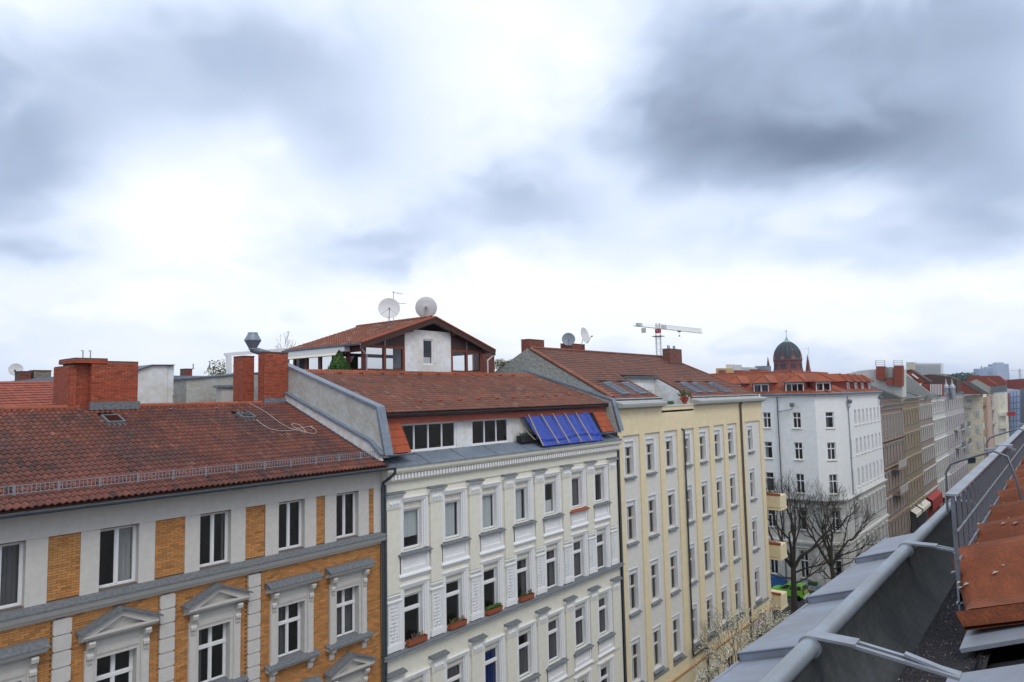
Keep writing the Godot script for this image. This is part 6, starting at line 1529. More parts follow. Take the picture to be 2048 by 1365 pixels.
# ---------- far away ----------
func lattice(b: B, a: Vector3, e: Vector3, w: float, r: float, n: int, u: Vector3, tri := false) -> void:
	var d := (e - a).normalized(); var s := d.cross(u).normalized()
	var off := [s * w / 2 - u * w / 2, -s * w / 2 - u * w / 2, -s * w / 2 + u * w / 2, s * w / 2 + u * w / 2] if not tri else [s * w / 2, -s * w / 2, u * w]
	for o in off: b.bar(a + o, e + o, r, r)
	for k in n:
		var p := a.lerp(e, float(k) / n); var q := a.lerp(e, float(k + 1) / n)
		for i in off.size():
			var j := (i + 1) % off.size()
			b.bar(p + off[i], q + off[j], r * 0.6, r * 0.6); b.bar(p + off[i], p + off[j], r * 0.6, r * 0.6)
func far_things() -> void:
	# church
	var base := away(1577, 745, 330); var k := 330.0 / F
	var c := Vector3(base.x, 0, base.z)
	var h := thing("brick_church", "red brick church with dark slate dome and small corner spires", "church", c)
	var yb := away(1577, 746, 330).y
	var brickm := mat("church_brick", lin(0.24, 0.055, 0.035), 0.9, "clay", 3.0)
	var slate := mat("church_slate", lin(0.022, 0.027, 0.032), 0.7, "stain", 6.0)
	var y0 := away(1577, 722, 330).y; var y1 := away(1575, 682, 330).y; var yt := away(1574, 672, 330).y; var yc := away(1573, 659, 330).y
	var R := 26.5 * k
	var rot := Transform3D(Basis(Vector3.UP, 0.32), c)
	var b := B.new(); b.lathe(rot, [Vector2(R * 1.1, 0), Vector2(R * 1.08, yb), Vector2(R * 1.0, (yb + y0) / 2), Vector2(R, y0), Vector2(R * 1.04, y0), Vector2(R * 1.04, y0 + 0.6), Vector2(R * 0.98, y0 + 0.6)], 8, false); obj("drum", b, brickm, h)
	b = B.new()
	var prof := []
	for i in 13:
		var a := float(i) / 12
		var q := pow(a, 0.8)
		prof.append(Vector2(R * 0.99 * pow(maxf(1.0 - pow(q, 2.2), 0.0), 0.62) + 0.15, lerpf(y0 + 0.5, y1, q)))
	b.lathe(rot, prof, 16, true); obj("dome", b, slate, h)
	b = B.new()
	for i in 16:
		var a := TAU * i / 16
		for j in 12:
			var p: Vector2 = prof[j]; var q: Vector2 = prof[j + 1]
			b.bar(rot * Vector3(cos(a) * p.x, p.y, sin(a) * p.x), rot * Vector3(cos(a) * q.x, q.y, sin(a) * q.x), 0.12, 0.12)
	obj("dome_ribs", b, mat("rib_grey", lin(0.12, 0.15, 0.16), 0.7), h)
	b = B.new(); b.lathe(rot, [Vector2(prof[11].x * 1.05, prof[11].y), Vector2(0.8, y1 + 0.4), Vector2(0.45, (y1 + yt) / 2), Vector2(0.08, yt)], 8); obj("lantern", b, mat("copper", lin(0.24, 0.38, 0.36), 0.7), h)
	b = B.new(); b.bar(Vector3(c.x, yt - 0.3, c.z), Vector3(c.x, yc, c.z), 0.16, 0.16); var cy := lerpf(yt, yc, 0.72); b.bar(Vector3(c.x, cy, c.z) - rt * 0.65, Vector3(c.x, cy, c.z) + rt * 0.65, 0.14, 0.14); obj("cross", b, M.zinc_dark, h)
	for i in 8:
		var f := Transform3D(rot.basis * Basis(Vector3.UP, TAU * (i + 0.5) / 8), c)
		b = B.new(); b.prism(Transform3D(f.basis, f * Vector3(0, y0, R * 0.97)), poly([-2.0, 0, 2.0, 0, 0, 4.6]), -2.5, 0.15); var gb := obj("gable", b, brickm, h)
		b = B.new(); b.lathe(Transform3D(f.basis * Basis(Vector3.RIGHT, PI / 2), f * Vector3(0, y0 + 1.25, R * 0.97 + 0.12)), [Vector2(0.85, 0.0), Vector2(0.85, 0.15), Vector2(0, 0.15)], 12); obj("clock_face", b, mat("clock", lin(0.16, 0.14, 0.11), 0.7), gb)
		for s in [-0.9, 0, 0.9]:
			var wb := B.new(); wb.box(s - 0.28, yb + 1.0, R * 0.9, s + 0.28, y0 - 1.4, R * 0.955)
			inst("arched_window", wb.mesh(slate), h, f)
	for q in [[1536, 714], [1615, 709]]:
		var t := away(q[0], q[1], 332); b = B.new(); b.lathe(Transform3D(Basis(), Vector3(t.x, 0, t.z)), [Vector2(1.5, 0), Vector2(1.5, yb - 1), Vector2(1.35, yb), Vector2(0.06, t.y)], 8, false); obj("corner_spire", b, brickm, h)
	# tower crane
	var cr := thing("tower_crane", "white and red tower crane with lattice jib above yellow house roof", "crane", Vector3(away(1318, 708, 300).x, 0, away(1318, 708, 300).z))
	var m0 := Vector3(bases[cr]); var top := away(1318, 661, 300)
	var white := mat("crane_white", lin(0.6, 0.6, 0.6), 0.6); var redm := mat("crane_red", lin(0.4, 0.05, 0.06), 0.6)
	b = B.new(); lattice(b, m0, Vector3(m0.x, top.y - 1.5, m0.z), 1.9, 0.2, 18, fw); obj("mast", b, white, cr)
	b = B.new(); b.obox(Transform3D(Basis(), Vector3(m0.x, top.y - 0.3, m0.z)), Vector3(2.0, 1.8, 2.0)); obj("slewing_unit", b, redm, cr)
	b = B.new(); b.obox(Transform3D(Basis(), Vector3(m0.x, top.y - 2.6, m0.z)), Vector3(4.2, 0.25, 4.2)); obj("platform", b, M.zinc_old, cr)
	var j0 := Vector3(m0.x, top.y + 0.9, m0.z); var j1 := away(1405, 667, 300); var cj := away(1268, 652, 303)
	b = B.new(); lattice(b, j0, Vector3(j1.x, j1.y, j1.z), 1.9, 0.15, 20, Vector3.UP, true); obj("jib", b, white, cr)
	b = B.new(); b.bar(j0, cj, 1.4, 0.3); for i in 9: var p := j0.lerp(cj, float(i) / 8); b.bar(p, p + Vector3(0, 1.1, 0), 0.1, 0.1)
	b.bar(j0 + Vector3(0, 1.1, 0), cj + Vector3(0, 1.1, 0), 0.1, 0.1); obj("counter_jib", b, white, cr)
	b = B.new(); b.obox(Transform3D(Basis(), j0.lerp(cj, 0.6) - Vector3(0, 1.6, 0)), Vector3(1.6, 2.0, 1.4)); obj("counterweight", b, M.stone_grey, cr)
	b = B.new(); b.obox(Transform3D(Basis(), j0.lerp(cj, 0.78) + Vector3(0, 0.8, 0)), Vector3(3.2, 1.3, 1.4)); obj("winch_housing", b, M.stone_grey, cr)
	b = B.new(); lattice(b, j0, j0 + Vector3(0, 2.4, 0), 1.5, 0.2, 2, fw); b.obox(Transform3D(Basis(), j0 + (j1 - j0).normalized() * 2.6 + Vector3(0, 0.9, 0)), Vector3(1.7, 1.8, 1.6)); obj("cab", b, redm if false else white, cr)
	b = B.new(); var tr := j0.lerp(j1, 0.48); b.obox(Transform3D(Basis(), tr - Vector3(0, 0.3, 0)), Vector3(1.2, 0.5, 1.2)); b.bar(tr, tr - Vector3(0, 2.2, 0), 0.08, 0.08); b.obox(Transform3D(Basis(), tr - Vector3(0, 2.3, 0)), Vector3(0.8, 0.5, 0.4)); obj("trolley", b, M.zinc_dark, cr)
	# blocks on the skyline
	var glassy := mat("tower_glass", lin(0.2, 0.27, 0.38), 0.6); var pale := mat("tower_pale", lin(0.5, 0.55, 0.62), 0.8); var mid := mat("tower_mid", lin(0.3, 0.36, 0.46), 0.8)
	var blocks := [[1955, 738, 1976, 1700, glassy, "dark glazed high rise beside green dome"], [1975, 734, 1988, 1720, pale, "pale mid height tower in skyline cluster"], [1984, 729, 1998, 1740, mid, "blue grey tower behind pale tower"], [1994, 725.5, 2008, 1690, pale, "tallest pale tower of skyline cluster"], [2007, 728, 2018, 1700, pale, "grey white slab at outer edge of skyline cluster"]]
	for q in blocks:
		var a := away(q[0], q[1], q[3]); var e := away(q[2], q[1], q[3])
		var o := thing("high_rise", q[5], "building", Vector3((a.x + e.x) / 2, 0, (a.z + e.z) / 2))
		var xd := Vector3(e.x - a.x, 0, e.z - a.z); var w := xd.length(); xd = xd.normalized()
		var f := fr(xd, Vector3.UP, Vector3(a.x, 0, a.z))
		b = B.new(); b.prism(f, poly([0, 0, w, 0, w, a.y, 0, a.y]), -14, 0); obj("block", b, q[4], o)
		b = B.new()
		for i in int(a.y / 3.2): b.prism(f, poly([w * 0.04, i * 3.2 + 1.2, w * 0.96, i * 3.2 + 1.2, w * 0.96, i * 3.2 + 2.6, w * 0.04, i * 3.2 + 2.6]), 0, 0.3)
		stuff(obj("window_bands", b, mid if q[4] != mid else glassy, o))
	var d0 := away(1965, 752, 1950); b = B.new()
	var dm := thing("green_dome", "distant green copper dome with lantern", "dome", Vector3(d0.x, 0, d0.z))
	b.lathe(Transform3D(Basis(), Vector3(d0.x, 0, d0.z)), [Vector2(18, 0), Vector2(18, d0.y - 3), Vector2(17.5, d0.y + 2), Vector2(15, d0.y + 9), Vector2(9, d0.y + 15), Vector2(3, d0.y + 18), Vector2(2.5, d0.y + 22), Vector2(0.4, d0.y + 29)], 16); obj("shell", b, mat("dome_green", lin(0.14, 0.25, 0.27), 0.7), dm)
	var wb := away(1834, 727, 480)
	var wr := thing("sheeted_block", "large block wrapped in pale scaffold sheeting", "building", Vector3(wb.x, 0, wb.z))
	obj("sheeting", xslab([1829, 760, 1829, 727, 1882, 727, 1884, 760], 560, 12), mat("sheet_pale", lin(0.68, 0.72, 0.76), 0.8), wr); obj("ochre_wall", xslab([1813, 752, 1813, 725, 1829, 725, 1829, 752], 555, 12), mat("ochre_pale", lin(0.55, 0.52, 0.4), 0.8), wr)
	b = B.new()
	for i in 14: b.bar(onx(1831 + i * 3.8, 728, 559.5), onx(1831 + i * 3.8, 756, 559.5), 0.3, 0.3)
	for i in 6: b.bar(onx(1830, 731 + i * 4.5, 559.5), onx(1883, 731 + i * 4.5, 559.5), 0.3, 0.25)
	stuff(obj("scaffold_poles", b, M.stone_grey, wr))
	tag(obj("long_flat_block", xslab([1890, 760, 1890, 749, 1920, 749, 1926, 751, 1926, 760], 700, 10), mat("block_grey", lin(0.18, 0.21, 0.25), 0.8), self), "long low grey block with flat roof on skyline", "building")
	tag(obj("far_wood", leaves(onx(1930, 757, 650), Vector3(4, 5, 12), 700, 1.2, 3), M.leaf_dark, self), "dark tree mass left of distant green dome", "trees")
	var f2 := thing("tower_crane", "tiny pale tower crane right of skyline towers", "crane", Vector3(away(2040, 745, 1200).x, 0, away(2040, 745, 1200).z))
	var q0 := Vector3(bases[f2]); var q1 := away(2040, 738, 1200)
	b = B.new(); lattice(b, q0, q1, 2.0, 0.5, 10, fw); obj("mast", b, white, f2)
	b = B.new(); b.bar(away(2022, 742, 1200), away(2075, 742, 1200), 1.4, 1.0); obj("jib", b, white, f2)

# ---------- street: car, trees, people ----------
func green_car() -> void:
	var o := ray(1597, 1203); var p := C + o * (-(H - 0.02) / o.y)
	var x0 := p.x; var zr := p.z                                # foot of the rear wheel, near side
	var h := thing("green_car", "lime green hatchback parked in side street with white bumper", "car", Vector3(x0 + 0.8, 0, zr - 1.2))
	var gm := mat("car_green", lin(0.16, 0.5, 0.03), 0.3); gm.clearcoat_enabled = true; gm.clearcoat = 0.6
	# side profile: u runs to the front (-z), measured from the rear wheel, v is height
	var f := Transform3D(Basis(Vector3(0, 0, -1), Vector3.UP, Vector3(1, 0, 0)), Vector3(x0, 0, zr))
	var body := [-0.6, 0.32, 2.86, 0.28, 2.94, 0.5, 2.9, 0.72, 2.72, 0.86, 1.98, 0.98, -0.52, 1.02, -0.62, 0.7]
	var b := B.new(); b.prism(f, poly(body), 0.06, 1.52); b.prism(f, poly([-0.55, 0.4, 2.82, 0.36, 2.84, 0.7, 1.98, 0.94, -0.5, 0.98, -0.56, 0.7]), 0.0, 1.58); obj("body", b, gm, h)
	# cabin: shoulder line to a narrower roof
	var lo := [Vector2(-0.52, 1.0), Vector2(2.05, 0.97)]; var hi := [Vector2(-0.36, 1.5), Vector2(1.15, 1.52)]
	b = B.new()
	var q := func(u: float, v: float, w: float) -> Vector3: return f * Vector3(u, v, w)
	var A := [q.call(lo[0].x, lo[0].y, 0.03), q.call(lo[1].x, lo[1].y, 0.03), q.call(lo[1].x, lo[1].y, 1.55), q.call(lo[0].x, lo[0].y, 1.55)]
	var Bq := [q.call(hi[0].x, hi[0].y, 0.17), q.call(hi[1].x, hi[1].y, 0.17), q.call(hi[1].x, hi[1].y, 1.41), q.call(hi[0].x, hi[0].y, 1.41)]
	for i in 4: var j := (i + 1) % 4; b.quad(A[i], A[j], Bq[j], Bq[i])
	var top := []
	for i in 4: top.append(Bq[i].lerp(q.call(0.4, 1.54, 0.79), 0.14) + Vector3(0, 0.05, 0))
	for i in 4: var j := (i + 1) % 4; b.quad(Bq[i], Bq[j], top[j], top[i])
	b.quad(top[0], top[1], top[2], top[3]); obj("cabin", b, gm, h)
	var dark := mat("car_glass", lin(0.012, 0.014, 0.018), 0.08)
	var pane := func(i: int, a: float, c: float, lo_: float, hi_: float, off: Vector3) -> void:
		var j := (i + 1) % 4
		var g := B.new()
		var l0: Vector3 = A[i].lerp(A[j], a); var l1: Vector3 = A[i].lerp(A[j], c); var h0: Vector3 = Bq[i].lerp(Bq[j], a); var h1: Vector3 = Bq[i].lerp(Bq[j], c)
		g.quad(l0.lerp(h0, lo_) + off, l1.lerp(h1, lo_) + off, l1.lerp(h1, hi_) + off, l0.lerp(h0, hi_) + off); obj("window", g, dark, h)
	pane.call(0, 0.08, 0.27, 0.12, 0.9, Vector3(-0.012, 0.004, 0)); pane.call(0, 0.31, 0.6, 0.08, 0.92, Vector3(-0.012, 0.004, 0)); pane.call(0, 0.64, 0.95, 0.08, 0.9, Vector3(-0.012, 0.004, 0))
	pane.call(3, 0.08, 0.92, 0.1, 0.9, Vector3(0, 0.004, 0.012)); pane.call(1, 0.05, 0.95, 0.05, 0.93, Vector3(0, 0.01, -0.012)); pane.call(2, 0.08, 0.92, 0.1, 0.9, Vector3(0.012, 0.004, 0))
	for s in [0.0, 1.58]:
		for u in [0.0, 2.3]:
			var c: Vector3 = q.call(u, 0.29, s); var sg := -1.0 if s < 0.5 else 1.0
			b = B.new(); b.lathe(Transform3D(Basis(Vector3(0, 1, 0), Vector3(sg, 0, 0), Vector3(0, 0, sg)), c - Vector3(sg * 0.14, 0, 0)), [Vector2(0.0, 0), Vector2(0.28, 0), Vector2(0.29, 0.03), Vector2(0.29, 0.15), Vector2(0.26, 0.17), Vector2(0.19, 0.17)], 18); var wh := obj("wheel", b, M.black_plastic, h)
			b = B.new(); b.lathe(Transform3D(Basis(Vector3(0, 1, 0), Vector3(sg, 0, 0), Vector3(0, 0, sg)), c - Vector3(sg * 0.14, 0, 0)), [Vector2(0.19, 0.165), Vector2(0.17, 0.14), Vector2(0.06, 0.155), Vector2(0, 0.16)], 14); obj("rim", b, M.steel, wh)
	b = B.new(); b.prism(f, poly([-0.68, 0.3, -0.55, 0.28, -0.5, 0.5, -0.6, 0.58, -0.68, 0.54]), -0.01, 1.59); obj("bumper", b, M.frame, h)
	b = B.new(); b.prism(f, poly([2.86, 0.26, 2.98, 0.3, 2.98, 0.52, 2.88, 0.56]), 0.0, 1.58); obj("bumper", b, M.frame, h)
	for s in [0.0, 1.44]:
		b = B.new(); b.prism(f, poly([-0.64, 0.74, -0.5, 0.74, -0.42, 1.3, -0.5, 1.3]), s, s + 0.14); obj("tail_light", b, mat("tail_red", lin(0.35, 0.02, 0.02), 0.3), h)
	for s in [0.24, 1.3]: b = B.new(); b.bar(q.call(-0.2, 1.6, s), q.call(1.0, 1.61, s), 0.03, 0.03); obj("roof_rail", b, M.zinc_old, h)
func bare_tree(label: String, u: float, v: float, x: float, fork: float, top: float, r: float, sd: int, lean: Vector3) -> void:
	var p := onx(u, v, x)
	var foot := Vector3(p.x, 0, p.z)
	var h := thing("bare_tree", label, "tree", foot)
	rng.seed = sd
	var tk := foot + Vector3(0, fork, 0) + lean
	obj("trunk", tb([foot - Vector3(0, 0.1, 0), foot + Vector3(0, 0.25, 0), foot + Vector3(0, fork * 0.5, 0) + lean * 0.3, tk], [r * 1.5, r * 1.08, r * 0.92, r * 0.8], 10), M.bark_dark, h)
	var b := B.new()
	for k in 5:
		var a := TAU * (k + rng.randf() * 0.5) / 5
		var d := Vector3(cos(a) * 0.6, 1.0, sin(a) * 0.6).normalized() if k else Vector3(0, 1, 0)
		branch(b, tk - Vector3(0, 0.1 + 0.2 * (k % 2), 0), d, (top - fork) * 0.34, r * 0.62, 6, 0.75, 0.008)
	for k in 3:
		var a := rng.randf() * TAU
		branch(b, foot.lerp(tk, 0.6 + 0.12 * k), Vector3(cos(a), 0.35, sin(a)).normalized(), (top - fork) * 0.3, r * 0.34, 4, 0.7, 0.008)
	obj("crown", b, M.bark_dark, h)
func blossom_tree(label: String, foot: Vector3, top: float, sd: int) -> void:
	var h := thing("blossoming_tree", label, "tree", foot)
	rng.seed = sd
	obj("trunk", tb([foot - Vector3(0, 0.1, 0), foot + Vector3(0, top * 0.3, 0)], [0.11, 0.08], 8), M.bark_dark, h)
	var b := B.new(); var tips := []
	for k in 6:
		var a := TAU * (k + rng.randf() * 0.6) / 6
		branch(b, foot + Vector3(0, top * (0.24 + 0.03 * k), 0), Vector3(cos(a) * 0.5, 1, sin(a) * 0.5).normalized(), top * 0.24, 0.05, 5, 0.7, 0.008, tips)
	obj("limbs", b, M.bark_pale, h)
	b = B.new()
	for q in tips:
		if rng.randf() < 0.35: continue
		for k in 3:
			var c: Vector3 = q + Vector3(rng.randfn(), rng.randfn(), rng.randfn()) * 0.09
			var n := Vector3(rng.randfn(), rng.randfn(), rng.randfn()).normalized(); var x := n.cross(Vector3(rng.randfn(), 1, rng.randfn())).normalized(); var y := n.cross(x)
			var s := rng.randf_range(0.022, 0.05)
			b.quad(c - x * s, c - y * s, c + x * s, c + y * s)
	stuff(obj("blossom", b, M.blossom, h))
# a body as one skin round tapered bones
func skin(bones: Array, cell: float, blend: float) -> B:
	var lo := Vector3(1e9, 1e9, 1e9); var hi := -lo
	for q in bones:
		var r: float = maxf(q[2], q[3]) + cell * 2
		for e in [q[0], q[1]]: lo = lo.min(e - Vector3.ONE * r); hi = hi.max(e + Vector3.ONE * r)
	var n := Vector3i(((hi - lo) / cell).ceil()) + Vector3i.ONE
	var field := PackedFloat32Array(); field.resize(n.x * n.y * n.z)
	var at_ := func(i: int, j: int, k: int) -> int: return (k * n.y + j) * n.x + i
	for k in n.z:
		for j in n.y:
			for i in n.x:
				var p := lo + Vector3(i, j, k) * cell
				var s := 0.0
				for q in bones:
					var ab: Vector3 = q[1] - q[0]
					var t := clampf((p - q[0]).dot(ab) / maxf(ab.length_squared(), 1e-6), 0, 1)
					var d: float = (p - q[0] - ab * t).length() - lerpf(q[2], q[3], t)
					if d < blend * 6.0: s += exp(-d / blend)
				field[at_.call(i, j, k)] = -blend * log(maxf(s, 1e-9))
	var vert := {}
	for k in n.z - 1:
		for j in n.y - 1:
			for i in n.x - 1:
				var c := Vector3.ZERO; var cnt := 0
				var vals := []
				for e in 8: vals.append(field[at_.call(i + (e & 1), j + ((e >> 1) & 1), k + ((e >> 2) & 1))])
				for e in [[0, 1], [2, 3], [4, 5], [6, 7], [0, 2], [1, 3], [4, 6], [5, 7], [0, 4], [1, 5], [2, 6], [3, 7]]:
					var a: float = vals[e[0]]; var b2: float = vals[e[1]]
					if (a < 0) != (b2 < 0):
						var t := a / (a - b2)
						c += Vector3(e[0] & 1, (e[0] >> 1) & 1, (e[0] >> 2) & 1).lerp(Vector3(e[1] & 1, (e[1] >> 1) & 1, (e[1] >> 2) & 1), t); cnt += 1
				if cnt: vert[Vector3i(i, j, k)] = lo + (Vector3(i, j, k) + c / cnt) * cell
	var b := B.new()
	for key in vert:
		for ax in 3:
			var g: Vector3i = key; var d := Vector3i.ZERO; d[ax] = 1
			var f0 := field[at_.call(g.x, g.y, g.z)]; var e := g + d
			var f1 := field[at_.call(e.x, e.y, e.z)]
			if (f0 < 0) == (f1 < 0): continue
			var u := Vector3i.ZERO; u[(ax + 1) % 3] = -1
			var w := Vector3i.ZERO; w[(ax + 2) % 3] = -1
			if not (vert.has(g + u) and vert.has(g + w) and vert.has(g + u + w)): continue
			if f0 < 0: b.quad(vert[g], vert[g + u], vert[g + u + w], vert[g + w])
			else: b.quad(vert[g], vert[g + w], vert[g + u + w], vert[g + u])
	return b
func person(label: String, foot: Vector3, turn: float, coat: Color, hair: Color, stride: float) -> void:
	var h := thing("person", label, "person", foot)
	var f := Transform3D(Basis(Vector3.UP, turn), foot)
	var P := func(x: float, y: float, z: float) -> Vector3: return f * Vector3(x, y, z)
	var s := stride
	var bones := []
	for e in [-1, 1]:
		bones.append([P.call(e * 0.1, 0.92, 0), P.call(e * 0.1, 0.5, s * e * 0.5 + 0.03), 0.095, 0.062]); bones.append([P.call(e * 0.1, 0.5, s * e * 0.5 + 0.03), P.call(e * 0.1, 0.09, s * e), 0.062, 0.042]); bones.append([P.call(e * 0.1, 0.05, s * e - 0.05), P.call(e * 0.11, 0.04, s * e + 0.15), 0.042, 0.034])
		bones.append([P.call(e * 0.19, 1.42, 0), P.call(e * 0.24, 1.14, -s * e * 0.4), 0.058, 0.045]); bones.append([P.call(e * 0.24, 1.14, -s * e * 0.4), P.call(e * 0.23, 0.9, -s * e * 0.6 + 0.08), 0.045, 0.034]); bones.append([P.call(e * 0.23, 0.88, -s * e * 0.6 + 0.08), P.call(e * 0.22, 0.78, -s * e * 0.6 + 0.1), 0.032, 0.024])
		bones.append([P.call(0, 1.34, 0), P.call(e * 0.17, 1.42, 0), 0.11, 0.062])
	bones.append([P.call(0, 0.95, 0), P.call(0, 1.2, 0), 0.145, 0.135]); bones.append([P.call(0, 1.2, 0), P.call(0, 1.38, 0.01), 0.14, 0.12]); bones.append([P.call(0, 1.42, 0), P.call(0, 1.54, 0.02), 0.055, 0.052])
	bones.append([P.call(0, 1.6, 0.015), P.call(0, 1.68, 0.01), 0.085, 0.09]); bones.append([P.call(0, 1.6, 0.09), P.call(0, 1.62, 0.1), 0.018, 0.015])
	obj("body", skin(bones, 0.035, 0.018), mat("coat_%s" % h.name, coat, 0.9), h)
	obj("face", skin([[P.call(0, 1.58, 0.045), P.call(0, 1.66, 0.05), 0.066, 0.07], [P.call(0, 1.61, 0.11), P.call(0, 1.63, 0.12), 0.014, 0.012]], 0.02, 0.008), mat("skin_%s" % h.name, lin(0.5, 0.3, 0.22), 0.6), h)
	obj("hair", skin([[P.call(0, 1.66, -0.02), P.call(0, 1.72, 0.0), 0.095, 0.088], [P.call(0, 1.56, -0.06), P.call(0, 1.66, -0.04), 0.06, 0.09]], 0.025, 0.01), mat("hair_%s" % h.name, hair, 0.8), h)
func street_things() -> void:
	green_car()
	bare_tree("tall leafless street tree in front of green car", 1588, 1190, 70.4, 4.3, 12.6, 0.3, 3, Vector3(0, 0, 0.1))
	bare_tree("leafless street tree with forked trunk before white corner house", 1672, 1185, 76.0, 3.6, 10.6, 0.27, 8, Vector3(0.1, 0, -0.3))
	var p := onz(1485, 1300, -17.0)
	blossom_tree("slender tree with white blossom before yellow house windows", Vector3(p.x, 0.1, -17.0), 6.6, 5)
	p = onz(1428, 1345, -17.2); blossom_tree("low white blossom tree under arched ground floor windows", Vector3(p.x, 0.1, -17.2), 4.6, 15)
	p = onz(1560, 1235, -17.4); blossom_tree("white blossom tree below shop sign near street corner", Vector3(p.x, 0.1, -17.4), 5.2, 25)
	person("person in black coat walking past red shop front", C + ray(1878, 1022) * ((0.12 - H) / ray(1878, 1022).y), -1.4, lin(0.01, 0.01, 0.012), lin(0.25, 0.16, 0.08), 0.16)
	var r2 := ray(1889, 1013)
	person("person in dark purple jacket further along pavement", C + r2 * ((0.12 - H) / r2.y), 1.7, lin(0.03, 0.015, 0.035), lin(0.6, 0.55, 0.5), 0.12)
	# shop fronts and awnings of the brown houses
	for q in [[116.4, 121.0, "awning", "pale awning with grey figures on brown house"], [122.0, 129.5, "awning", "long cream awning with dark round emblem over shop"], [131.5, 142.5, "canopy_red", "red shop awning before grey brown house"]]:
		var o := thing("shop_awning", q[3], "awning", Vector3((q[0] + q[1]) / 2, 2.4, -18.8))
		var b := B.new(); b.prism(fr(Vector3(0, 0, 1), Vector3.UP, Vector3.ZERO), poly([-19.55, 3.5, -18.7, 2.95, -18.7, 2.89, -19.55, 3.42]), -q[1], -q[0]); obj("canopy", b, M[q[2]], o)
		obj("valance", bx(q[0], 2.45 if q[2] == "awning" else 1.2, -18.72, q[1], 2.93, -18.68), M[q[2]], o)
		if q[0] > 121.5 and q[0] < 123:
			b = B.new(); b.lathe(Transform3D(Basis(Vector3.RIGHT, Vector3(0, 0.46, 0.89), Vector3(0, -0.89, 0.46)), Vector3(124, 3.27, -19.1)), [Vector2(0.5, 0.02), Vector2(0.42, 0.03), Vector2(0.3, 0.02)], 16); obj("emblem", b, M.zinc_dark, o)
		obj("shop_front", bx(q[0] - 0.2, 0.12, -19.5, q[1] + 0.2, 3.5, -19.42), M.black_plastic if q[2] == "awning" else M.canopy_red, o)
		if q[0] < 117:
			b = B.new()
			for k in 5: b.bar(Vector3(117 + k * 0.8, 3.08, -18.85), Vector3(117.3 + k * 0.8, 3.38, -19.3), 0.1, 0.03)
			obj("figures", b, M.stone_grey, o)
	# things at the foot of the white house
	for q in [[1557, 1170, 77.0, 1.7, 1.15, lin(0.01, 0.1, 0.32), "waste_container", "blue waste container against wall of white corner house", "container"], [1625, 1160, 77.2, 1.3, 0.9, lin(0.1, 0.4, 0.46), "market_table", "turquoise topped table with dark goods outside white corner house", "table"]]:
		var c := onx(q[0], q[1], q[2])
		var f := Vector3(q[2], 0.12, c.z)
		var o := thing(q[6], q[7], q[8], f)
		if q[6] == "waste_container":
			var b := B.new(); b.prism(fr(Vector3(0, 0, 1), Vector3.UP, f), poly([-0.7, 0.15, 0.7, 0.15, 0.8, 1.0, -0.8, 1.0]), -0.4, 0.4); obj("tub", b, mat("bin_blue", q[5], 0.5), o)
			b = B.new(); b.prism(fr(Vector3(0, 0, 1), Vector3.UP, f), poly([-0.84, 1.0, 0.84, 1.0, 0.7, 1.2, -0.7, 1.2]), -0.44, 0.44); obj("lid", b, M.bin_blue, o)
			for s in [-0.5, 0.5]: obj("wheel", tb([f + Vector3(-0.3, 0.08, s), f + Vector3(0.3, 0.08, s)], 0.08, 8), M.black_plastic, o)
		else:
			obj("top", bx(f.x - 0.4, 0.85, f.z - 0.65, f.x + 0.4, 0.92, f.z + 0.65), mat("turquoise", q[5], 0.6), o)
			for s in [-1, 1]:
				for e in [-1, 1]: obj("leg", bx(f.x + s * 0.36 - 0.03, 0.12, f.z + e * 0.6 - 0.03, f.x + s * 0.36 + 0.03, 0.85, f.z + e * 0.6 + 0.03), M.zinc_old, o)
			obj("goods", bx(f.x - 0.3, 0.92, f.z - 0.4, f.x + 0.3, 1.25, f.z + 0.45), M.leaf_dark, o)

# ---------- the roof edge from which the picture is taken ----------
func pan_tile(w: float, l: float, amp: float, th: float) -> B:
	var b := B.new(); var seg := 14
	var pr := []
	for i in seg + 1:
		var f := float(i) / seg
		var y := amp * maxf(0.0, sin(PI * clampf((f - 0.06) / 0.72, 0, 1)))
		if f < 0.1: y = amp * 0.25 * (1.0 - f / 0.1)
		pr.append(Vector2(f * w * 1.03, y))
	var lip := []                                             # rounded lower end: (back, down) from the top edge
	for k in 6: var an := PI / 2 * k / 5; lip.append(Vector2(0.022 * (1.0 - sin(an)), 0.03 * (1.0 - cos(an))))
	for i in seg:
		var p: Vector2 = pr[i]; var q: Vector2 = pr[i + 1]
		var n := Vector3(-(q.y - p.y), q.x - p.x, 0).normalized()
		b.quadn(Vector3(p.x, p.y + th, -lip[0].x), Vector3(q.x, q.y + th, -lip[0].x), Vector3(q.x, q.y, -l), Vector3(p.x, p.y, -l), n, n, n, n)
		for k in 5:
			var u: Vector2 = lip[k]; var w2: Vector2 = lip[k + 1]
			b.quad(Vector3(p.x, p.y + th - w2.y, -w2.x), Vector3(q.x, q.y + th - w2.y, -w2.x), Vector3(q.x, q.y + th - u.y, -u.x), Vector3(p.x, p.y + th - u.y, -u.x))
		b.quad(Vector3(p.x, p.y - th, -l), Vector3(q.x, q.y - th, -l), Vector3(q.x, q.y + th - 0.03, 0), Vector3(p.x, p.y + th - 0.03, 0))
	b.quad(Vector3(0, pr[0].y - th, -l), Vector3(0, pr[0].y, 0), Vector3(0, pr[0].y + th, 0), Vector3(0, pr[0].y, -l))
	b.quad(Vector3(pr[seg].x, pr[seg].y, 0), Vector3(pr[seg].x, pr[seg].y - th, -l), Vector3(pr[seg].x, pr[seg].y, -l), Vector3(pr[seg].x, pr[seg].y + th, 0))
	return b
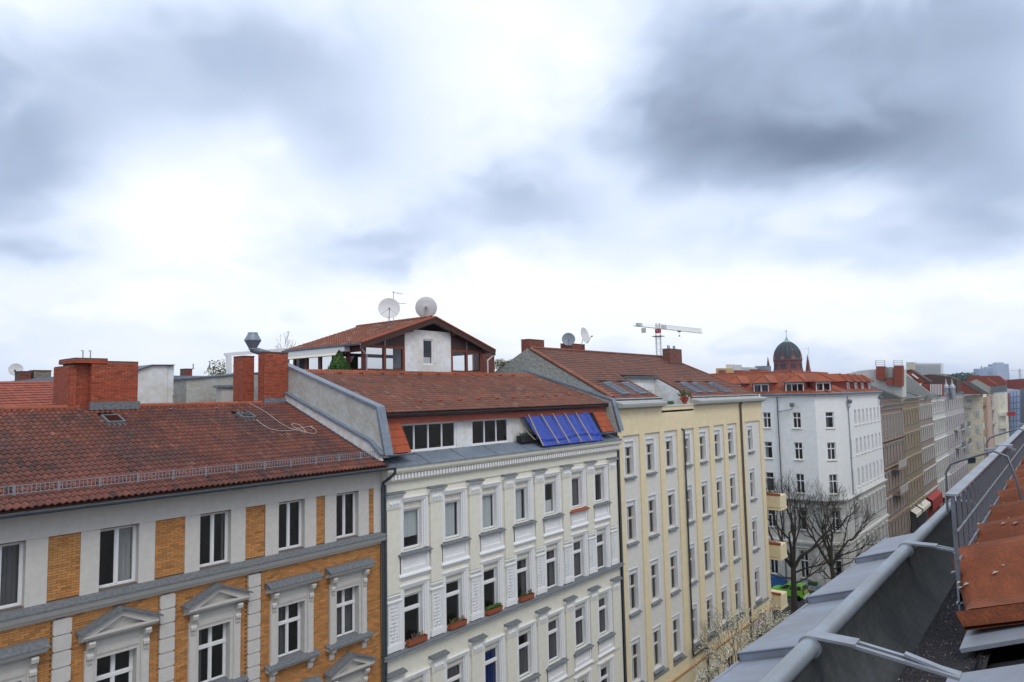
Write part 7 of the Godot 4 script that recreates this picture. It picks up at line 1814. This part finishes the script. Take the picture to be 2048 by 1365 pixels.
func own_house() -> void:
	var h := thing("viewpoint_house", "house under camera with zinc gutter, snow guard and orange clay pan tiles", "house", Vector3(2, 0, 0))
	var tz := -0.155; var ty := H - 0.365
	var sl := Vector3(0, 0.37, 0.93).normalized(); var un := Vector3(0, 0.93, -0.37).normalized()
	# walls below and roof behind
	var b := B.new(); b.wall(fr(Vector3(-1, 0, 0), Vector3.UP, Vector3(0, 0, -0.2)), -190, 60, 0, ty - 0.15, [], 0.1); obj("wall", b, M.yellow_panel, h)
	b = B.new(); b.prism(fr(Vector3(0, 0, 1), Vector3.UP, Vector3.ZERO), poly([-0.62, ty - 0.62, -0.2, ty - 0.62, -0.2, ty - 0.2, -0.6, ty - 0.34]), -3.3, 20.0); obj("cornice", b, M.yellow_panel, h)
	b = B.new()
	var o := Vector3(0, ty - 0.075, tz + 0.05)
	b.quad(Vector3(190, 0, 0) + o, Vector3(1.32, 0, 0) + o, Vector3(1.32, 0, 0) + o + sl * 11.0, Vector3(190, 0, 0) + o + sl * 11.0)
	b.quad(Vector3(-0.9, 0, 0) + o, Vector3(-60, 0, 0) + o, Vector3(-60, 0, 0) + o + sl * 11.0, Vector3(-0.9, 0, 0) + o + sl * 11.0)
	b.quad(Vector3(1.32, 0, 0) + o + sl * 2.2, Vector3(-0.9, 0, 0) + o + sl * 2.2, Vector3(-0.9, 0, 0) + o + sl * 11.0, Vector3(1.32, 0, 0) + o + sl * 11.0)
	var roof := obj("roof", b, mat("clay_deck", lin(0.34, 0.09, 0.03), 0.85, "clay", 0.8), h)
	rng.seed = 55
	var clay := Color(0.29, 0.072, 0.026)
	var tl := pan_tile(0.275, 0.36, 0.07, 0.024)
	tiles(roof, "pan_tile", tl, M.tile_white, Vector3(1.33 + 0.275 * 60, ty - 0.02, tz), Vector3(-1, 0, 0), sl, 60, 6, 0.275, 0.33, func(_p: Vector3, _i: int, _j: int) -> Color: return shade(clay, 0.1, 0.06), 150, always)
	var lx := []; var lc := []
	var spot := B.new()
	for i in 9: var a0 := TAU * i / 9; var a1 := TAU * (i + 1) / 9; spot.tri(Vector3(0, 0.0025, 0), Vector3(cos(a1), 0, sin(a1)) * (1.0 + 0.3 * sin(a1 * 3)), Vector3(cos(a0), 0, sin(a0)) * (1.0 + 0.3 * sin(a0 * 3)))
	for k in 520:
		var i := rng.randi_range(0, 24); var f := rng.randf_range(0.2, 0.8); var v := rng.randf_range(0.0, 0.3) if rng.randf() < 0.6 else rng.randf_range(-0.004, 0.02)
		var y := 0.07 * maxf(0.0, sin(PI * clampf((f - 0.06) / 0.72, 0, 1))) + 0.024 * (1.0 - v / 0.36) + 0.001
		var p := Vector3(1.33 + 0.275 * (i + 1 - f * 1.03), ty - 0.02, tz) + sl * (v + 0.33 * rng.randi_range(0, 1)) + un * y
		var s := rng.randf_range(0.0015, 0.006)
		lx.append(Transform3D(Basis(Vector3(-1, 0, 0) * s * rng.randf_range(1, 2.2), un * 1.0, -sl * s), p)); lc.append(shade(Color(0.42, 0.38, 0.32), 0.15))
	pieces(roof, "lichen", "lichen", spot, M.tile_white, lx, lc, 0)
	# eaves felt with grit, skylight flashing
	b = B.new(); b.quad(Vector3(16, H - 0.452, -0.238), Vector3(-1, H - 0.452, -0.238), Vector3(-1, H - 0.402, -0.12), Vector3(16, H - 0.402, -0.12)); obj("eaves_felt", b, mat("felt", lin(0.035, 0.03, 0.038), 0.95, "speckle", 0.12, 0.6), h)
	var gx := []; var gc := []
	var grit := B.new(); grit.box(-0.5, -0.3, -0.5, 0.5, 0.3, 0.5)
	for k in 5200:
		var p := Vector3(rng.randf_range(0.75, 2.2), 0, rng.randf_range(-0.236, -0.125)); p.y = lerpf(H - 0.452, H - 0.402, (p.z + 0.238) / 0.118)
		gx.append(Transform3D(Basis.from_euler(Vector3(rng.randf() * 3, rng.randf() * 3, rng.randf() * 3)) * Basis.from_scale(Vector3.ONE * rng.randf_range(0.0012, 0.0034)), p)); gc.append(shade(Color(0.07, 0.06, 0.07) if rng.randf() < 0.93 else Color(0.26, 0.22, 0.17), 0.3))
	pieces(h, "grit", "grit", grit, M.tile_white, gx, gc, 0)
	var fl := func(x0: float, x1: float, off: float, z0: float) -> B:
		var q := B.new(); q.obox(Transform3D(Basis(Vector3.RIGHT, un, sl), Vector3((x0 + x1) / 2, ty - 0.02, tz + z0) + sl * 0.6 + un * off), Vector3(x1 - x0, 0.006, 1.2)); return q
	obj("skylight_flashing", fl.call(1.26, 1.7, -0.018, -0.008), M.zinc_sheet, h)
	obj("skylight_gasket", fl.call(1.14, 1.26, -0.045, -0.008), M.black_plastic, h)
	obj("skylight_frame", fl.call(0.5, 1.14, -0.018, -0.008), M.zinc_sheet, h)
	b = B.new(); b.prism(fr(Vector3(0, 0, 1), Vector3.UP, Vector3.ZERO), poly([tz - 0.004, ty - 0.5, 1.1, ty - 0.5, 1.1, ty + 0.4, tz - 0.004, ty - 0.085]), -1.7, 0.4); obj("skylight_housing", b, M.black_plastic, h)
	# gutter: deep trough with a thick rolled rim
	var ry := H - 0.372; var rz := -0.318; var rr := 0.013
	b = B.new()
	var prof := []
	for i in 31: var a := PI + PI * i / 30; prof.append(Vector2(-0.2245 + 0.0935 * cos(a), ry - 0.028 + 0.102 * sin(a)))
	prof.push_front(Vector2(rz, ry)); prof.append(Vector2(-0.131, H - 0.432))
	for i in prof.size() - 1:
		var p: Vector2 = prof[i]; var q: Vector2 = prof[i + 1]; var n := Vector2(q.y - p.y, p.x - q.x).normalized() * 0.0016
		b.quad(Vector3(-1, p.y, p.x), Vector3(-1, q.y, q.x), Vector3(16, q.y, q.x), Vector3(16, p.y, p.x)); b.quad(Vector3(16, p.y + n.y, p.x + n.x), Vector3(16, q.y + n.y, q.x + n.x), Vector3(-1, q.y + n.y, q.x + n.x), Vector3(-1, p.y + n.y, p.x + n.x))
	var gt := obj("gutter", b, M.gutter_patina, h)
	for s in [[-1.0, 2.12], [2.1, 6.0], [5.98, 16.0]]: obj("gutter_rim", tb([Vector3(s[0], ry, rz), Vector3(s[1], ry, rz)], rr if s[0] != 2.1 else rr * 0.93, 20), M.gutter_zinc, gt)
	var x := 1.075
	while x < 12.0:
		b = B.new()
		b.tube([Vector3(x - 0.016, ry, rz), Vector3(x + 0.016, ry, rz)], rr + 0.003, 18)
		b.obox(Transform3D(Basis(), Vector3(x, ry + rr + 0.001, rz + 0.03)), Vector3(0.03, 0.004, 0.062))
		b.bar(Vector3(x - 0.009, ry + rr - 0.001, rz + 0.058), Vector3(x - 0.009, ty - 0.01, tz + 0.02), 0.008, 0.004); b.bar(Vector3(x + 0.009, ry + rr - 0.001, rz + 0.058), Vector3(x + 0.009, ty - 0.01, tz + 0.02), 0.008, 0.004)
		b.bar(Vector3(x, ry + rr - 0.001, rz + 0.12), Vector3(x, ty - 0.01, tz + 0.02), 0.012, 0.0038)
		obj("gutter_strap", b, M.galvanised, h); x += 0.752
	# snow guard
	var fz := -0.171; var f0 := H - 0.352; var f1 := H - 0.186
	b = B.new(); b.box(1.41, f1 - 0.003, fz - 0.009, 16, f1 + 0.001, fz + 0.009); b.box(1.41, f1 - 0.014, fz - 0.0105, 16, f1, fz - 0.009)
	var sg := obj("snow_guard", b, M.galvanised, h)
	b = B.new(); b.obox(Transform3D(Basis(Vector3.RIGHT, un, sl), Vector3(8.7, f0 - 0.006, fz + 0.03)), Vector3(14.58, 0.003, 0.075)); b.box(1.41, f0 - 0.03, fz - 0.0025, 16, f0 + 0.014, fz + 0.0005); obj("base_strip", b, M.galvanised, sg)
	for y in [0.33, 0.62]: obj("cross_wire", tb([Vector3(1.41, lerpf(f0, f1, y), fz + 0.004), Vector3(16, lerpf(f0, f1, y), fz + 0.004)], 0.002, 5), M.guard_metal, sg)
	var bar := bx(-0.0055, f0, -0.0028, 0.0055, f1 - 0.003, 0.0028).mesh(M.guard_metal)
	x = 1.418
	var n2 := 0
	while x < 15.9 and n2 < 290: inst("guard_bar", bar, sg, Transform3D(Basis(), Vector3(x, 0, fz))); x += 0.075; n2 += 1
	for xx in [1.62, 2.4, 3.2, 4.0]: b = B.new(); b.bar(Vector3(xx, lerpf(f0, f1, 0.25), fz), Vector3(xx + 0.03, f0 + 0.012, fz + 0.06), 0.012, 0.004); obj("brace", b, M.guard_metal, sg)
	for xx in [2.25, 3.45]:
		obj("rail_hoop", tb([Vector3(xx, f0 + 0.0, fz - 0.115), Vector3(xx, f1 - 0.05, fz - 0.112), Vector3(xx, f1 - 0.028, fz - 0.1), Vector3(xx, f1 - 0.018, fz - 0.08), Vector3(xx, f1 + 0.012, fz + 0.0), Vector3(xx, f1 - 0.002, fz + 0.03), Vector3(xx, f1 - 0.06, fz + 0.045), Vector3(xx, f0 + 0.02, fz + 0.06)], 0.0032, 8), M.guard_metal, sg)
	for xx in [2.62, 4.4]: b = B.new(); b.box(xx - 0.02, f1 - 0.008, fz - 0.02, xx + 0.02, f1 + 0.004, fz + 0.022); b.box(xx - 0.015, f1 - 0.014, fz - 0.05, xx + 0.0, f1 - 0.008, fz + 0.03); obj("rail_clamp", b, M.steel, sg)
	# zinc sheets on the cornice below the gutter
	var a0 := Vector3(0, H - 0.645, -0.655); var a1 := Vector3(0, H - 0.52, -0.27)
	var seams := [-0.6, 0.0, 0.55, 1.09, 1.645, 2.2, 2.8, 3.34]
	var ss := (a1 - a0).normalized(); var sn := Vector3(0, ss.z, -ss.y)
	for k in seams.size() - 1:
		b = B.new()
		var lift := 0.02
		b.quad(Vector3(seams[k + 1], 0, 0) + a0, Vector3(seams[k], 0, 0) + a0 + sn * lift, Vector3(seams[k], 0, 0) + a1 + sn * lift, Vector3(seams[k + 1], 0, 0) + a1)
		b.quad(Vector3(seams[k + 1], 0, 0) + a0, Vector3(seams[k + 1], -0.05, -0.005) + a0, Vector3(seams[k], -0.05, -0.005) + a0, Vector3(seams[k], 0, 0) + a0 + sn * lift)
		b.quad(Vector3(seams[k], 0, 0) + a0 + sn * lift, Vector3(seams[k] + 0.003, 0, 0) + a0 - sn * 0.002, Vector3(seams[k] + 0.003, 0, 0) + a1 - sn * 0.002, Vector3(seams[k], 0, 0) + a1 + sn * lift)
		b.tube([Vector3(seams[k], 0, 0) + a0 + sn * lift, Vector3(seams[k], 0, 0) + a1 + sn * lift], 0.003, 6)
		b.tube([Vector3(seams[k] + 0.01, 0, 0) + a0 + sn * lift * 0.5, Vector3(seams[k + 1] - 0.01, 0, 0) + a0], 0.006, 6)
		obj("zinc_sheet", b, M.zinc_sheet, h)

func _ready() -> void:
	set_up()
	set_materials()
	make_ground()
	brick_house()
	cream_house()
	penthouse()
	yellow_house()
	white_house()
	rear_roofs()
	street_row()
	far_things()
	street_things()
	own_house()
